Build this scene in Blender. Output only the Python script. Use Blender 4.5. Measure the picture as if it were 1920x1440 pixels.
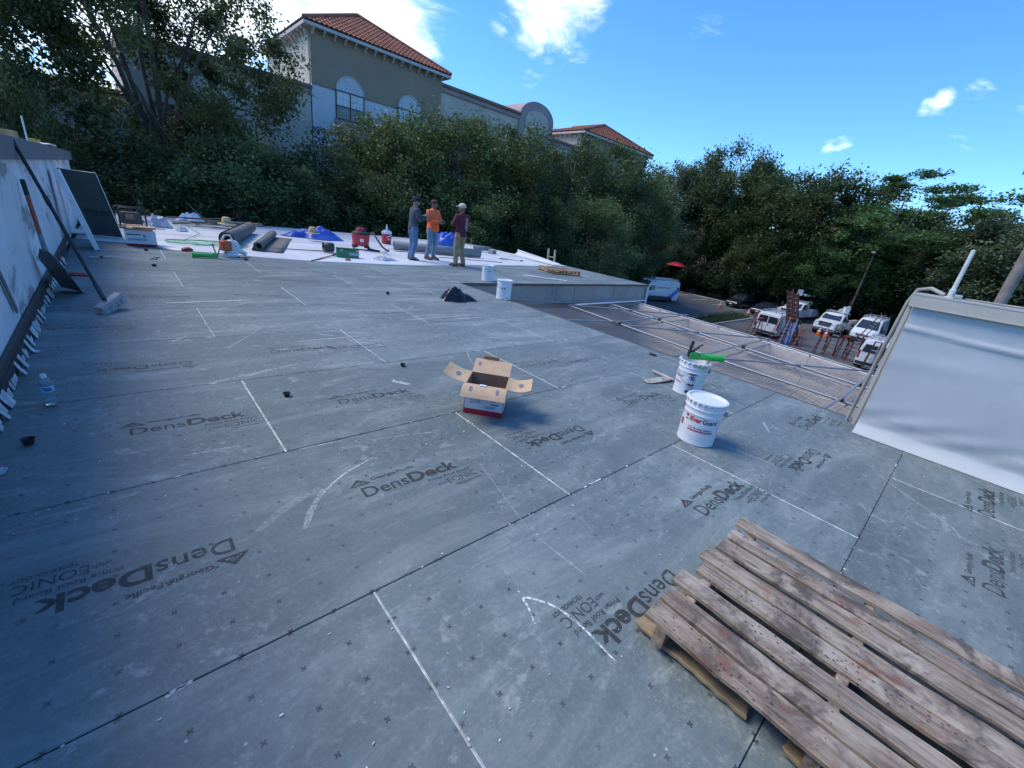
import bpy, bmesh, math, random
import numpy as np
from mathutils import Vector, Matrix

for o in list(bpy.data.objects):
    bpy.data.objects.remove(o)
SC = bpy.context.scene
COL = SC.collection
rnd = random.Random(11)
RAD = math.radians

# ------------------------------------------------------------------ camera
# solved from the 4 ft x 8 ft grid of the roof boards: X runs along the long
# seams, Y across them, z = 0 is the top of the boards
F_PX = 779.82
CAM_R = Matrix(((0.74515733, 0.15034965, -0.64971959),
                (-0.65355274, 0.35849715, -0.66659479),
                (0.13270032, 0.92134400, 0.36539821)))
CAM_H = 1.4685
cam_data = bpy.data.cameras.new('camera')
cam_data.sensor_fit = 'HORIZONTAL'
cam_data.sensor_width = 36.0
cam_data.lens = 36.0 * F_PX / 1920.0
cam_data.clip_start = 0.05
cam_data.clip_end = 3000
cam = bpy.data.objects.new('camera', cam_data)
COL.objects.link(cam)
cam.matrix_world = Matrix.Translation((0, 0, CAM_H)) @ CAM_R.to_4x4()
SC.camera = cam

# ------------------------------------------------------------------ sky and sun
SUN_EL, SUN_AZ = RAD(53), (-0.64, 0.768)          # azimuth: from behind the trees, left
world = bpy.data.worlds.new('World'); SC.world = world
world.use_nodes = True
wn = world.node_tree; wn.nodes.clear()
def WN(t, **k):
    n = wn.nodes.new(t)
    for a, b in k.items(): setattr(n, a, b)
    return n
def WL(a, b): wn.links.new(a, b)
def wmath(op, a, b=None, clamp=False):
    n = WN('ShaderNodeMath', operation=op, use_clamp=clamp)
    for i, v in enumerate((a, b)):
        if v is None: continue
        if isinstance(v, (int, float)): n.inputs[i].default_value = v
        else: WL(v, n.inputs[i])
    return n.outputs[0]
sky = WN('ShaderNodeTexSky', sky_type='NISHITA')
sky.sun_disc = False
sky.sun_elevation = SUN_EL
sky.sun_rotation = math.atan2(SUN_AZ[0], SUN_AZ[1])
sky.altitude = 0; sky.air_density = 1.0; sky.dust_density = 0.35; sky.ozone_density = 2.2
hsv = WN('ShaderNodeHueSaturation'); hsv.inputs['Saturation'].default_value = 1.10
hsv.inputs['Value'].default_value = 1.0
grade = WN('ShaderNodeMix', data_type='RGBA', blend_type='MULTIPLY'); grade.inputs['Factor'].default_value = 1.0
grade.inputs['B'].default_value = (.56, .76, 1.0, 1)
WL(sky.outputs[0], grade.inputs['A']); WL(grade.outputs['Result'], hsv.inputs['Color'])
tc = WN('ShaderNodeTexCoord')
sep = WN('ShaderNodeSeparateXYZ'); WL(tc.outputs['Generated'], sep.inputs[0])
zz = wmath('MAXIMUM', wmath('ADD', sep.outputs[2], 0.12), 0.05)
cmb = WN('ShaderNodeCombineXYZ')
WL(wmath('DIVIDE', sep.outputs[0], zz), cmb.inputs[0])
WL(wmath('DIVIDE', sep.outputs[1], zz), cmb.inputs[1])
def wnoise(scale, detail, rough, dist=0.0, off=(0, 0, 0)):
    mp = WN('ShaderNodeMapping'); mp.inputs['Location'].default_value = off
    WL(cmb.outputs[0], mp.inputs[0])
    n = WN('ShaderNodeTexNoise'); WL(mp.outputs[0], n.inputs['Vector'])
    n.inputs['Scale'].default_value = scale; n.inputs['Detail'].default_value = detail
    n.inputs['Roughness'].default_value = rough; n.inputs['Distortion'].default_value = dist
    return n.outputs['Fac']
big = wnoise(2.1, 10, 0.66, 0.5)
CLOUDS = []      # (pixel, angular radius in degrees, weight): cumulus in view, and unseen banks up left, added for soft neutral light
def cam_dir(px, py):
    d = CAM_R @ Vector((px - 960, 720 - py, -F_PX)); return d.normalized()
bank = None
for px, py, rad, wgt in ((560, -40, 9, 1.0), (665, 10, 8.5, 1.15), (745, 55, 5.0, 0.8), (800, -10, 5, .7),
                         (1020, -10, 6, 1.0), (1075, 20, 4, .8), (940, 40, 2.2, .75), (1762, 193, 1.1, .62), (1740, 197, 1.0, .56), (1580, 272, 1.2, .66), (1556, 276, 1.1, .62),
                         (1320, 66, 1.8, .27), (440, 40, 9, 1.0), (250, -60, 14, 1.0), (60, -330, 22, 1.0), (-250, -420, 24, 1.0), (-700, -300, 20, .9), (1340, 60, 1.8, .25), (988, 155, 1.4, .24),
                         (1840, 182, 2.2, .26), (1860, 258, 4.5, .24), (1920, 250, 4, .24)):
    d = cam_dir(px, py)
    vm = WN('ShaderNodeVectorMath', operation='DOT_PRODUCT'); WL(tc.outputs['Generated'], vm.inputs[0])
    vm.inputs[1].default_value = d
    c0 = math.cos(RAD(rad * 1.25))
    s = wmath('MULTIPLY', wmath('MULTIPLY', wmath('SUBTRACT', vm.outputs['Value'], c0), 1.0 / (1 - c0), True), wgt)
    bank = s if bank is None else wmath('MAXIMUM', bank, s)
# thin general cover far overhead / behind plus the cumulus above
cover = wmath('ADD', wmath('MULTIPLY', wmath('SUBTRACT', big, 0.5), 2.3), bank)
cm = WN('ShaderNodeMapRange', interpolation_type='SMOOTHSTEP')
cm.inputs['From Min'].default_value = 0.36; cm.inputs['From Max'].default_value = 1.05
WL(cover, cm.inputs['Value'])
shade = wnoise(3.2, 6, 0.6, 0.2, (3.1, 1.7, 0))
crp = WN('ShaderNodeValToRGB')
crp.color_ramp.elements[0].position = 0.3; crp.color_ramp.elements[0].color = (3.6, 4.6, 6.2, 1)
crp.color_ramp.elements[1].position = 0.65; crp.color_ramp.elements[1].color = (7.0, 7.4, 7.9, 1)
WL(shade, crp.inputs[0])
mx = WN('ShaderNodeMix', data_type='RGBA')
WL(cm.outputs[0], mx.inputs['Factor'])
WL(hsv.outputs[0], mx.inputs['A']); WL(crp.outputs[0], mx.inputs['B'])
bg = WN('ShaderNodeBackground'); bg.inputs['Strength'].default_value = 0.125
WL(mx.outputs['Result'], bg.inputs['Color'])
wo = WN('ShaderNodeOutputWorld'); WL(bg.outputs[0], wo.inputs['Surface'])

sd = bpy.data.lights.new('sun', 'SUN'); sd.energy = 1.45; sd.angle = RAD(28); sd.color = (1.0, 0.90, 0.76)
sun = bpy.data.objects.new('sun', sd); COL.objects.link(sun)
_s = Vector((SUN_AZ[0] * math.cos(SUN_EL), SUN_AZ[1] * math.cos(SUN_EL), math.sin(SUN_EL)))
sun.rotation_euler = _s.to_track_quat('Z', 'Y').to_euler()
sun.location = (-20, 15, 30)

SC.view_settings.view_transform = 'Standard'
SC.view_settings.look = 'None'
SC.view_settings.gamma = 1.0
SC.view_settings.use_curve_mapping = False
SC.view_settings.exposure = 1.2
SC.render.resolution_x = 1024; SC.render.resolution_y = 768

# ------------------------------------------------------------------ pixel -> point on a known plane
def ray(px, py): return CAM_R @ Vector((px - 960, 720 - py, -F_PX))
CAMP = Vector((0, 0, CAM_H))
def G(px, py, z=0.0):
    d = ray(px, py); return CAMP + d * ((z - CAM_H) / d.z)
def GX(px, py, x): d = ray(px, py); return CAMP + d * (x / d.x)
def GY(px, py, y): d = ray(px, py); return CAMP + d * (y / d.y)

# ------------------------------------------------------------------ materials
def srgb(r, g, b):
    f = lambda c: (c / 255 / 12.92) if c / 255 <= 0.04045 else ((c / 255 + 0.055) / 1.055) ** 2.4
    return (f(r), f(g), f(b))
MATS = {}
class NT:
    """small helper round a material's node tree"""
    def __init__(s, name):
        s.m = bpy.data.materials.new(name); s.m.use_nodes = True
        s.t = s.m.node_tree; s.t.nodes.clear()
        s.out = s.n('ShaderNodeOutputMaterial')
        MATS[name] = s.m
    def n(s, t, **k):
        q = s.t.nodes.new(t)
        for a, b in k.items(): setattr(q, a, b)
        return q
    def l(s, a, b): s.t.links.new(a, b)
    def set(s, sock, v):
        if isinstance(v, (int, float)): sock.default_value = v
        elif isinstance(v, (tuple, list)): sock.default_value = tuple(v) + ((1,) if len(v) == 3 and sock.type == 'RGBA' else ())
        else: s.l(v, sock)
    def math(s, op, a, b=None, clamp=False):
        q = s.n('ShaderNodeMath', operation=op, use_clamp=clamp)
        s.set(q.inputs[0], a)
        if b is not None: s.set(q.inputs[1], b)
        return q.outputs[0]
    def coord(s, kind='Object'):
        if kind == 'World': return s.n('ShaderNodeNewGeometry').outputs['Position']
        return s.n('ShaderNodeTexCoord').outputs[kind]
    def mapping(s, v, scale=(1, 1, 1), loc=(0, 0, 0), rot=(0, 0, 0)):
        q = s.n('ShaderNodeMapping'); s.l(v, q.inputs[0])
        q.inputs['Scale'].default_value = scale; q.inputs['Location'].default_value = loc; q.inputs['Rotation'].default_value = rot
        return q.outputs[0]
    def noise(s, v, scale, detail=4, rough=0.55, dist=0.0):
        q = s.n('ShaderNodeTexNoise'); s.l(v, q.inputs['Vector'])
        q.inputs['Scale'].default_value = scale; q.inputs['Detail'].default_value = detail
        q.inputs['Roughness'].default_value = rough; q.inputs['Distortion'].default_value = dist
        return q.outputs['Fac']
    def ramp(s, v, lo, hi, a=0.0, b=1.0):
        q = s.n('ShaderNodeMapRange', interpolation_type='SMOOTHSTEP'); s.l(v, q.inputs['Value'])
        q.inputs['From Min'].default_value = lo; q.inputs['From Max'].default_value = hi
        q.inputs['To Min'].default_value = a; q.inputs['To Max'].default_value = b
        return q.outputs[0]
    def mix(s, f, a, b, bt='MIX'):
        q = s.n('ShaderNodeMix', data_type='RGBA', blend_type=bt)
        s.set(q.inputs['Factor'], f); s.set(q.inputs['A'], a); s.set(q.inputs['B'], b)
        return q.outputs['Result']
    def bump(s, h, strength=0.3, dist=0.01):
        q = s.n('ShaderNodeBump'); s.l(h, q.inputs['Height'])
        q.inputs['Strength'].default_value = strength; q.inputs['Distance'].default_value = dist
        return q.outputs[0]
    def bsdf(s, col, rough=0.6, metal=0.0, normal=None, **k):
        q = s.n('ShaderNodeBsdfPrincipled')
        s.set(q.inputs['Base Color'], col); s.set(q.inputs['Roughness'], rough); s.set(q.inputs['Metallic'], metal)
        if normal is not None: s.l(normal, q.inputs['Normal'])
        for a, b in k.items(): s.set(q.inputs[a.replace('_', ' ')], b)
        s.l(q.outputs[0], s.out.inputs['Surface'])
        return q

def M(name, col, rough=0.6, metal=0.0, var=0.18, scale=6.0, bump=0.0, bscale=40.0, dirt=None, dirt_amt=0.0, coord='Object', **k):
    """plain surface: colour with two octaves of uneven tone, optional dirt and fine relief"""
    if name in MATS: return MATS[name]
    t = NT(name); v = t.coord(coord)
    n1 = t.noise(v, scale, 5, 0.6)
    f = t.ramp(n1, 0.3, 0.72)
    lo = tuple(c * (1 - var) for c in col); hi = tuple(min(1, c * (1 + var)) for c in col)
    c = t.mix(f, lo, hi)
    if dirt:
        d = t.noise(v, scale * 0.55, 7, 0.7, 0.3)
        c = t.mix(t.ramp(d, 0.62 - dirt_amt * 0.35, 0.75), c, dirt)
    nrm = None
    if bump: nrm = t.bump(t.noise(v, bscale, 4, 0.6), bump, 0.01)
    r = t.ramp(n1, 0.2, 0.8, max(0, rough - 0.08), min(1, rough + 0.08))
    t.bsdf(c, r, metal, nrm, **k)
    return t.m

# ------------------------------------------------------------------ mesh building
class MB:
    def __init__(s): s.v = []; s.f = []; s.mi = []
    def add(s, vs, fs, mi=0):
        o = len(s.v); s.v += [tuple(p) for p in vs]
        s.f += [tuple(i + o for i in q) for q in fs]; s.mi += [mi] * len(fs)
        return s
    def box(s, c, d, rz=0, rot=None, mi=0):
        hx, hy, hz = d[0] / 2, d[1] / 2, d[2] / 2
        m = rot if rot is not None else Matrix.Rotation(rz, 3, 'Z')
        vs = [Vector(c) + m @ Vector((x * hx, y * hy, z * hz)) for z in (-1, 1) for y in (-1, 1) for x in (-1, 1)]
        return s.add(vs, [(0, 2, 3, 1), (4, 5, 7, 6), (0, 1, 5, 4), (2, 6, 7, 3), (0, 4, 6, 2), (1, 3, 7, 5)], mi)
    def bar(s, a, b, w, h=None, up=(0, 0, 1), mi=0):
        a = Vector(a); b = Vector(b); d = b - a; L = d.length
        if L < 1e-6: return s
        d /= L; up = Vector(up)
        if abs(d.dot(up)) > 0.98: up = Vector((1, 0, 0))
        x = d.cross(up).normalized(); y = x.cross(d)
        m = Matrix((x, d, y)).transposed()
        return s.box((a + b) / 2, (w, L, h or w), rot=m, mi=mi)
    def tube(s, pts, r, n=8, cap=True, mi=0):
        pts = [Vector(p) for p in pts]; k = len(pts)
        rs = r if isinstance(r, (list, tuple)) else [r] * k
        ref = None; vs = []
        for i, p in enumerate(pts):
            d = (pts[min(i + 1, k - 1)] - pts[max(i - 1, 0)])
            if d.length < 1e-9: d = Vector((0, 0, 1))
            d.normalize()
            if ref is None:
                ref = d.orthogonal().normalized()
            else:
                ref = (ref - d * ref.dot(d))
                ref = ref.normalized() if ref.length > 1e-6 else d.orthogonal().normalized()
            q = d.cross(ref)
            for j in range(n):
                a = 2 * math.pi * j / n
                vs.append(p + (ref * math.cos(a) + q * math.sin(a)) * rs[i])
        fs = []
        for i in range(k - 1):
            for j in range(n):
                j2 = (j + 1) % n
                fs.append((i * n + j, i * n + j2, (i + 1) * n + j2, (i + 1) * n + j))
        if cap:
            fs.append(tuple(range(n - 1, -1, -1))); fs.append(tuple((k - 1) * n + j for j in range(n)))
        return s.add(vs, fs, mi)
    def lathe(s, prof, n=24, c=(0, 0, 0), axis='Z', mi=0, cap0=True, cap1=True):
        vs = []; c = Vector(c)
        for r, z in prof:
            for j in range(n):
                a = 2 * math.pi * j / n; x, y = r * math.cos(a), r * math.sin(a)
                vs.append(c + (Vector((x, y, z)) if axis == 'Z' else Vector((z, x, y)) if axis == 'X' else Vector((y, z, x))))
        fs = []
        for i in range(len(prof) - 1):
            for j in range(n):
                j2 = (j + 1) % n
                fs.append((i * n + j, i * n + j2, (i + 1) * n + j2, (i + 1) * n + j))
        k = len(prof)
        if cap0: fs.append(tuple(range(n - 1, -1, -1)))
        if cap1: fs.append(tuple((k - 1) * n + j for j in range(n)))
        return s.add(vs, fs, mi)
    def prism(s, poly, z0, z1, mi=0, plane='XY', off=0):
        """poly of 2-D points extruded; plane XY -> along z, XZ -> along y, YZ -> along x"""
        n = len(poly)
        def P(u, v, w):
            return (u, v, w) if plane == 'XY' else (u, w, v) if plane == 'XZ' else (w, u, v)
        vs = [P(u, v, z0) for u, v in poly] + [P(u, v, z1) for u, v in poly]
        fs = [tuple(range(n - 1, -1, -1)), tuple(range(n, 2 * n))]
        fs += [(i, (i + 1) % n, n + (i + 1) % n, n + i) for i in range(n)]
        return s.add(vs, fs, mi)
    def grid(s, nu, nv, fn, mi=0, thick=0.0):
        vs = [fn(i / nu, j / nv) for j in range(nv + 1) for i in range(nu + 1)]
        fs = [(j * (nu + 1) + i, j * (nu + 1) + i + 1, (j + 1) * (nu + 1) + i + 1, (j + 1) * (nu + 1) + i) for j in range(nv) for i in range(nu)]
        return s.add(vs, fs, mi)
    def loft(s, rings, closed=True, cap=True, mi=0):
        n = len(rings[0]); vs = [p for r in rings for p in r]; fs = []
        for i in range(len(rings) - 1):
            for j in range(n if closed else n - 1):
                j2 = (j + 1) % n
                fs.append((i * n + j, i * n + j2, (i + 1) * n + j2, (i + 1) * n + j))
        if cap and closed:
            fs.append(tuple(range(n - 1, -1, -1))); fs.append(tuple((len(rings) - 1) * n + j for j in range(n)))
        return s.add(vs, fs, mi)
    def ball(s, c, r, nu=12, nv=8, mi=0, sc=(1, 1, 1)):
        prof = [(math.sin(math.pi * i / nv), -math.cos(math.pi * i / nv)) for i in range(nv + 1)]
        vs = []
        for a, z in prof:
            for j in range(nu):
                t = 2 * math.pi * j / nu
                vs.append((c[0] + r * sc[0] * a * math.cos(t), c[1] + r * sc[1] * a * math.sin(t), c[2] + r * sc[2] * z))
        fs = [(i * nu + j, i * nu + (j + 1) % nu, (i + 1) * nu + (j + 1) % nu, (i + 1) * nu + j) for i in range(nv) for j in range(nu)]
        return s.add(vs, fs, mi)
    def mesh(s, name, mats, smooth=False, fixn=True):
        me = bpy.data.meshes.new(name); me.from_pydata(s.v, [], s.f)
        for m in (mats if isinstance(mats, (list, tuple)) else [mats]): me.materials.append(m)
        if any(s.mi): me.polygons.foreach_set('material_index', s.mi)
        if fixn:
            bm = bmesh.new(); bm.from_mesh(me)
            bmesh.ops.remove_doubles(bm, verts=bm.verts, dist=1e-5)
            bmesh.ops.recalc_face_normals(bm, faces=bm.faces); bm.to_mesh(me); bm.free()
        if smooth is not False:
            me.polygons.foreach_set('use_smooth', [True] * len(me.polygons))
            if smooth is not True: me.set_sharp_from_angle(angle=RAD(smooth))
        me.update()
        return me
    def build(s, name, mats, parent=None, smooth=False, bevel=0, loc=None, rz=None, seg=2):
        o = bpy.data.objects.new(name, s.mesh(name, mats, smooth)); COL.objects.link(o)
        if parent is not None: o.parent = parent
        if loc is not None: o.location = loc
        if rz is not None: o.rotation_euler = (0, 0, rz)
        if bevel:
            b = o.modifiers.new('bevel', 'BEVEL'); b.width = bevel; b.segments = seg; b.limit_method = 'ANGLE'; b.angle_limit = RAD(35)
        return o

def ob(name, me, parent=None, loc=None, rot=None):
    o = bpy.data.objects.new(name, me); COL.objects.link(o)
    if parent is not None: o.parent = parent
    if loc is not None: o.location = loc
    if rot is not None: o.rotation_euler = rot
    return o
def tag(o, label, cat, group=None):
    o['label'] = label; o['category'] = cat
    if group: o['group'] = group
    return o
def thing(name, label, cat, loc=(0, 0, 0), rz=0.0, group=None):
    o = bpy.data.objects.new(name, None); COL.objects.link(o)
    o.empty_display_size = 0.1
    o.location = loc; o.rotation_euler = (0, 0, rz)
    return tag(o, label, cat, group)
def struct(o): o['kind'] = 'structure'; return o
def copy_tree(o, parent=None):
    c = o.copy(); COL.objects.link(c)
    if parent is not None: c.parent = parent
    for ch in list(o.children): copy_tree(ch, c)
    return c
def relabel(o, label): o['label'] = label; return o

# lettering: built-in font turned into meshes
_TXT = {}
def text_mesh(body, height=0.1, bold=0.0, width=None, shear=0.0, align='LEFT'):
    """list of verts, faces of flat lettering, baseline on y=0; height = capital height; width = forced total width"""
    cu = bpy.data.curves.new('lettering', 'FONT'); cu.body = body; cu.size = 1.0; cu.offset = bold; cu.shear = shear
    cu.resolution_u = 3
    o = bpy.data.objects.new('lettering', cu); COL.objects.link(o)
    dg = bpy.context.evaluated_depsgraph_get(); dg.update()
    me = bpy.data.meshes.new_from_object(o.evaluated_get(dg))
    vs = np.array([v.co[:] for v in me.vertices]).reshape(-1, 3); fs = [tuple(p.vertices) for p in me.polygons]
    bpy.data.objects.remove(o); bpy.data.curves.remove(cu); bpy.data.meshes.remove(me)
    x0, x1 = vs[:, 0].min(), vs[:, 0].max()
    vs[:, 0] -= x0; sy = height / 0.70
    sx = (width / (x1 - x0)) if width else sy
    vs[:, 0] *= sx; vs[:, 1] *= sy
    w = vs[:, 0].max()
    if align == 'CENTER': vs[:, 0] -= w / 2
    if align == 'RIGHT': vs[:, 0] -= w
    return vs, fs

# ================================================================== the setting
GZ = -5.0                                   # car park level
t = NT('ground_earth'); v = t.coord('World')
c = t.mix(t.ramp(t.noise(v, 0.35, 6, .65), .35, .65), (.030, .040, .016), (.075, .065, .040))
c = t.mix(t.ramp(t.noise(v, 3.0, 5, .7), .45, .7), c, (.045, .060, .022))
t.bsdf(c, .95, 0, t.bump(t.noise(v, 9, 5, .7), .6, .05))
b = MB(); b.grid(24, 24, lambda u, w: (-900 + 1800 * u, -900 + 1800 * w, GZ))
struct(b.build('ground', MATS['ground_earth']))

t = NT('asphalt'); v = t.coord('World')
c = t.mix(t.ramp(t.noise(v, .22, 6, .6), .3, .7), (.060, .062, .066), (.105, .106, .108))
c = t.mix(t.ramp(t.noise(v, 1.3, 7, .7, .4), .56, .74), c, (.040, .041, .044))
c = t.mix(t.math('MULTIPLY', t.ramp(t.noise(v, 45, 3, .6), .45, .75), .35), c, (.17, .17, .17))
t.bsdf(c, t.ramp(t.noise(v, 1.3, 4), .3, .7, .72, .92), 0, t.bump(t.noise(v, 60, 3, .7), .35, .01))
b = MB(); b.add([(13.2, -30, GZ + .006), (58.8, -30, GZ + .006), (58.8, 31.0, GZ + .006), (13.2, 31.0, GZ + .006)], [(0, 1, 2, 3)])
lot = struct(b.build('parking_lot', MATS['asphalt']))
white_line = M('road_paint', (.55, .55, .53), .75, var=.25, scale=3, dirt=(.16, .16, .16), dirt_amt=.5)
for k in range(9):                           # bay lines
    y = 30.0 - k * 2.75 - 3
    MB().box((55.4, y, GZ + .012), (4.8, .10, .004)).build('bay_line', white_line, lot)
conc = M('kerb_concrete', (.36, .35, .33), .85, var=.2, scale=3, bump=.3, bscale=40)
def kerb_run(a, b_, parent, n):
    a = Vector(a); b_ = Vector(b_); d = (b_ - a) / n
    for i in range(n):
        p = a + d * i + d.normalized() * .006; q = a + d * (i + 1) - d.normalized() * .006
        MB().bar((p.x, p.y, GZ + .07), (q.x, q.y, GZ + .07), .16, .14).build('kerb_stone', conc, parent, bevel=.02)
kerb = bpy.data.objects.new('kerb', None); COL.objects.link(kerb); struct(kerb)
kerb_run((58.85, 31, 0), (58.85, -12, 0), kerb, 20)
kerb_run((20, 31.1, 0), (58.7, 31.1, 0), kerb, 16)

# ---------------------------------------------------------------- roof boards
SX, SY, B4 = 0.4557 * 1.219, -0.02237 * 1.219, 1.219
EDGE_X, WING_Y, WING_X, FAR_Y, WALL_X = 5.50, 7.75, 13.40, 18.62, -0.70
t = NT('roof_board_face'); v = t.coord('World'); ov = t.coord('Object')
base = t.mix(t.ramp(t.noise(v, .8, 6, .6), .3, .7), (.102, .134, .138), (.140, .178, .183))
base = t.mix(t.math('MULTIPLY', t.ramp(t.noise(v, 55, 4, .75), .42, .72), .45), base, (.212, .254, .262))      # fibre mat
base = t.mix(t.math('MULTIPLY', t.ramp(t.noise(v, 7, 5, .7), .45, .75), .5), base, (.088, .115, .118))
# chalky dust: smears along the rows, scuffs, specks
sm = t.noise(t.mapping(v, (.9, 3.2, 1), rot=(0, 0, .35)), 1.0, 8, .72, .6)
base = t.mix(t.math('MULTIPLY', t.ramp(sm, .44, .74), .48), base, (.35, .395, .39))
sm2 = t.noise(t.mapping(v, (1.6, 9, 1), rot=(0, 0, -.12)), 1.3, 8, .75, .3)
base = t.mix(t.math('MULTIPLY', t.ramp(sm2, .58, .76), .40), base, (.50, .54, .55))
cl = t.math('MULTIPLY', t.ramp(t.noise(v, 16, 8, .82), .50, .68), t.ramp(t.noise(v, 1.1, 4, .6), .36, .62))
base = t.mix(t.math('MULTIPLY', cl, .52), base, (.40, .44, .42))
vor = t.n('ShaderNodeTexVoronoi'); t.l(v, vor.inputs['Vector']); vor.inputs['Scale'].default_value = 17
spk = t.math('MULTIPLY', t.ramp(vor.outputs['Distance'], .05, .10, 1, 0), t.ramp(t.noise(v, 1.7, 4, .6), .50, .62))
base = t.mix(t.math('MULTIPLY', spk, .75), base, (.62, .64, .63))
vor2 = t.n('ShaderNodeTexVoronoi'); t.l(v, vor2.inputs['Vector']); vor2.inputs['Scale'].default_value = 55
spk2 = t.math('MULTIPLY', t.ramp(vor2.outputs['Distance'], .08, .16, 1, 0), t.ramp(t.noise(v, 2.9, 4, .6), .52, .66))
base = t.mix(t.math('MULTIPLY', spk2, .55), base, (.55, .58, .58))
bri = t.math('ADD', t.math('MULTIPLY', t.n('ShaderNodeObjectInfo').outputs['Random'], .22), .88)
bmul = t.n('ShaderNodeCombineColor'); [t.l(bri, bmul.inputs[i_]) for i_ in range(3)]
base = t.mix(1.0, base, bmul.outputs[0], 'MULTIPLY')
# footprints and wiped patches
fp_ = t.noise(t.mapping(v, (1.0, 1.7, 1), rot=(0, 0, .9)), 2.6, 6, .7, 1.2)
base = t.mix(t.math('MULTIPLY', t.ramp(fp_, .58, .66), t.ramp(t.noise(v, 30, 4, .7), .35, .6, 0, .40)), base, (.42, .46, .44))
# printed fastening marks, a small cross every 6 inches
sx = t.n('ShaderNodeSeparateXYZ'); t.l(ov, sx.inputs[0])
fx = t.math('SUBTRACT', t.math('FRACT', t.math('ADD', t.math('DIVIDE', sx.outputs[0], .1511), 100.5)), .5)
fy = t.math('SUBTRACT', t.math('FRACT', t.math('ADD', t.math('DIVIDE', sx.outputs[1], .1511), 100.5)), .5)
d1 = t.math('ABSOLUTE', t.math('ADD', fx, fy)); d2 = t.math('ABSOLUTE', t.math('SUBTRACT', fx, fy))
arm = t.math('MINIMUM', d1, d2); ext = t.math('MAXIMUM', d1, d2)
edge = t.math('MULTIPLY', t.math('SUBTRACT', t.noise(v, 260, 2, .6), .5), .05)
mark = t.math('MULTIPLY', t.ramp(t.math('ADD', arm, edge), .024, .034, 1, 0), t.ramp(t.math('ADD', ext, edge), .088, .105, 1, 0))
wear = t.ramp(t.noise(v, 1.1, 5, .7), .30, .56)
base = t.mix(t.math('MULTIPLY', t.math('MULTIPLY', mark, wear), .85), base, (.035, .038, .042))
bh = t.math('ADD', t.math('MULTIPLY', t.noise(v, 120, 4, .7), .5), t.math('MULTIPLY', t.noise(v, 2.2, 4, .6), 1.2))
t.bsdf(base, t.ramp(sm, .3, .8, .58, .80), 0, t.bump(bh, .16, .01), Specular_IOR_Level=.38)
gyp = M('gypsum_edge', (.66, .68, .60), .9, var=.3, scale=18, dirt=(.20, .23, .25), dirt_amt=.55, coord='World')
dark_core = M('board_side', (.06, .065, .07), .9, var=.3, scale=8)

deck = MB()
L_poly = [(WALL_X + .01, -4.0), (EDGE_X - .06, -4.0), (EDGE_X - .06, WING_Y + .06), (WING_X - .06, WING_Y + .06), (WING_X - .06, FAR_Y - .05), (WALL_X + .01, FAR_Y - .05)]
deck.prism(L_poly, -.34, -.016)
t2 = M('roof_substrate', (.020, .021, .022), .95, var=.3, scale=5)
deck_o = struct(deck.build('roof_deck', t2))
BOARDS = {}
def board(x0, x1, y0, y1, worn=1.0):
    """one gypsum roof board, ends with pale chipped edges"""
    g = .0009 + .0016 * rnd.random() ** 2; e = .005 + .004 * rnd.random(); e0 = .0012
    gx = .0004
    cx, cy = (x0 + x1) / 2, (y0 + y1) / 2
    hx, hy = (x1 - x0) / 2 - gx, (y1 - y0) / 2 - g
    T = .0145
    b = MB()
    vs = [(-hx, -hy, -T), (hx, -hy, -T), (hx, hy, -T), (-hx, hy, -T),
          (-hx, -hy, -.003), (hx, -hy, -.003), (hx, hy, -.003), (-hx, hy, -.003),
          (-hx + e0, -hy + .0025, 0), (hx - e, -hy + .0025, 0), (hx - e, hy - .0025, 0), (-hx + e0, hy - .0025, 0)]
    b.add(vs, [(8, 9, 10, 11), (4, 5, 9, 8), (6, 7, 11, 10)], 0)
    b.add(vs, [(5, 6, 10, 9), (7, 4, 8, 11)], 1)
    b.add(vs, [(0, 1, 5, 4), (1, 2, 6, 5), (2, 3, 7, 6), (3, 0, 4, 7), (3, 2, 1, 0)], 2)
    me = b.mesh('board', [MATS['roof_board_face'], gyp, dark_core])
    o = ob('board', me, deck_o, (cx, cy, -rnd.random() * .0008))
    BOARDS[(round(cx, 2), round(cy, 2))] = (o, x0, x1, y0, y1)
    return o
def seam_y(j): return SY + j * B4
MEM_Y = lambda x: np.interp(x, [-.7, 0.1, .8, 3.0, 5.4, 9.2, 13.4], [11.9, 11.6, 10.9, 10.15, 9.95, 10.8, 11.45])
for j in range(-3, 10):
    ya, yb = seam_y(j), seam_y(j + 1)
    xmax = EDGE_X - .01 if ya < WING_Y - .4 else WING_X - .02
    if ya < WING_Y < yb:                      # the row that meets the wing: cut at the edge
        segs = [(ya, yb, WALL_X + .02, EDGE_X - .01), (WING_Y + .01, yb, EDGE_X - .01, WING_X - .02)]
    else:
        segs = [(ya, yb, WALL_X + .02, xmax)]
    for (a, b_, lo, hi) in segs:
        cuts = [lo] + [x for x in (SX + B4 * k for k in range(-3, 13) if (k + j) % 2 == 0) if lo + .12 < x < hi - .12] + [hi]
        for x0, x1 in zip(cuts, cuts[1:]):
            board(x0, x1, a, min(b_, 12.1))
def board_under(x, y):
    for o, x0, x1, y0, y1 in BOARDS.values():
        if x0 <= x <= x1 and y0 <= y <= y1: return o
    return deck_o
def onboard(o, P):
    """parent o to the board below world point P, keeping it at P"""
    bo = board_under(P[0], P[1]); o.parent = bo
    o.location = Vector(P) - bo.location if bo is not deck_o else Vector(P)
    return o

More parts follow.
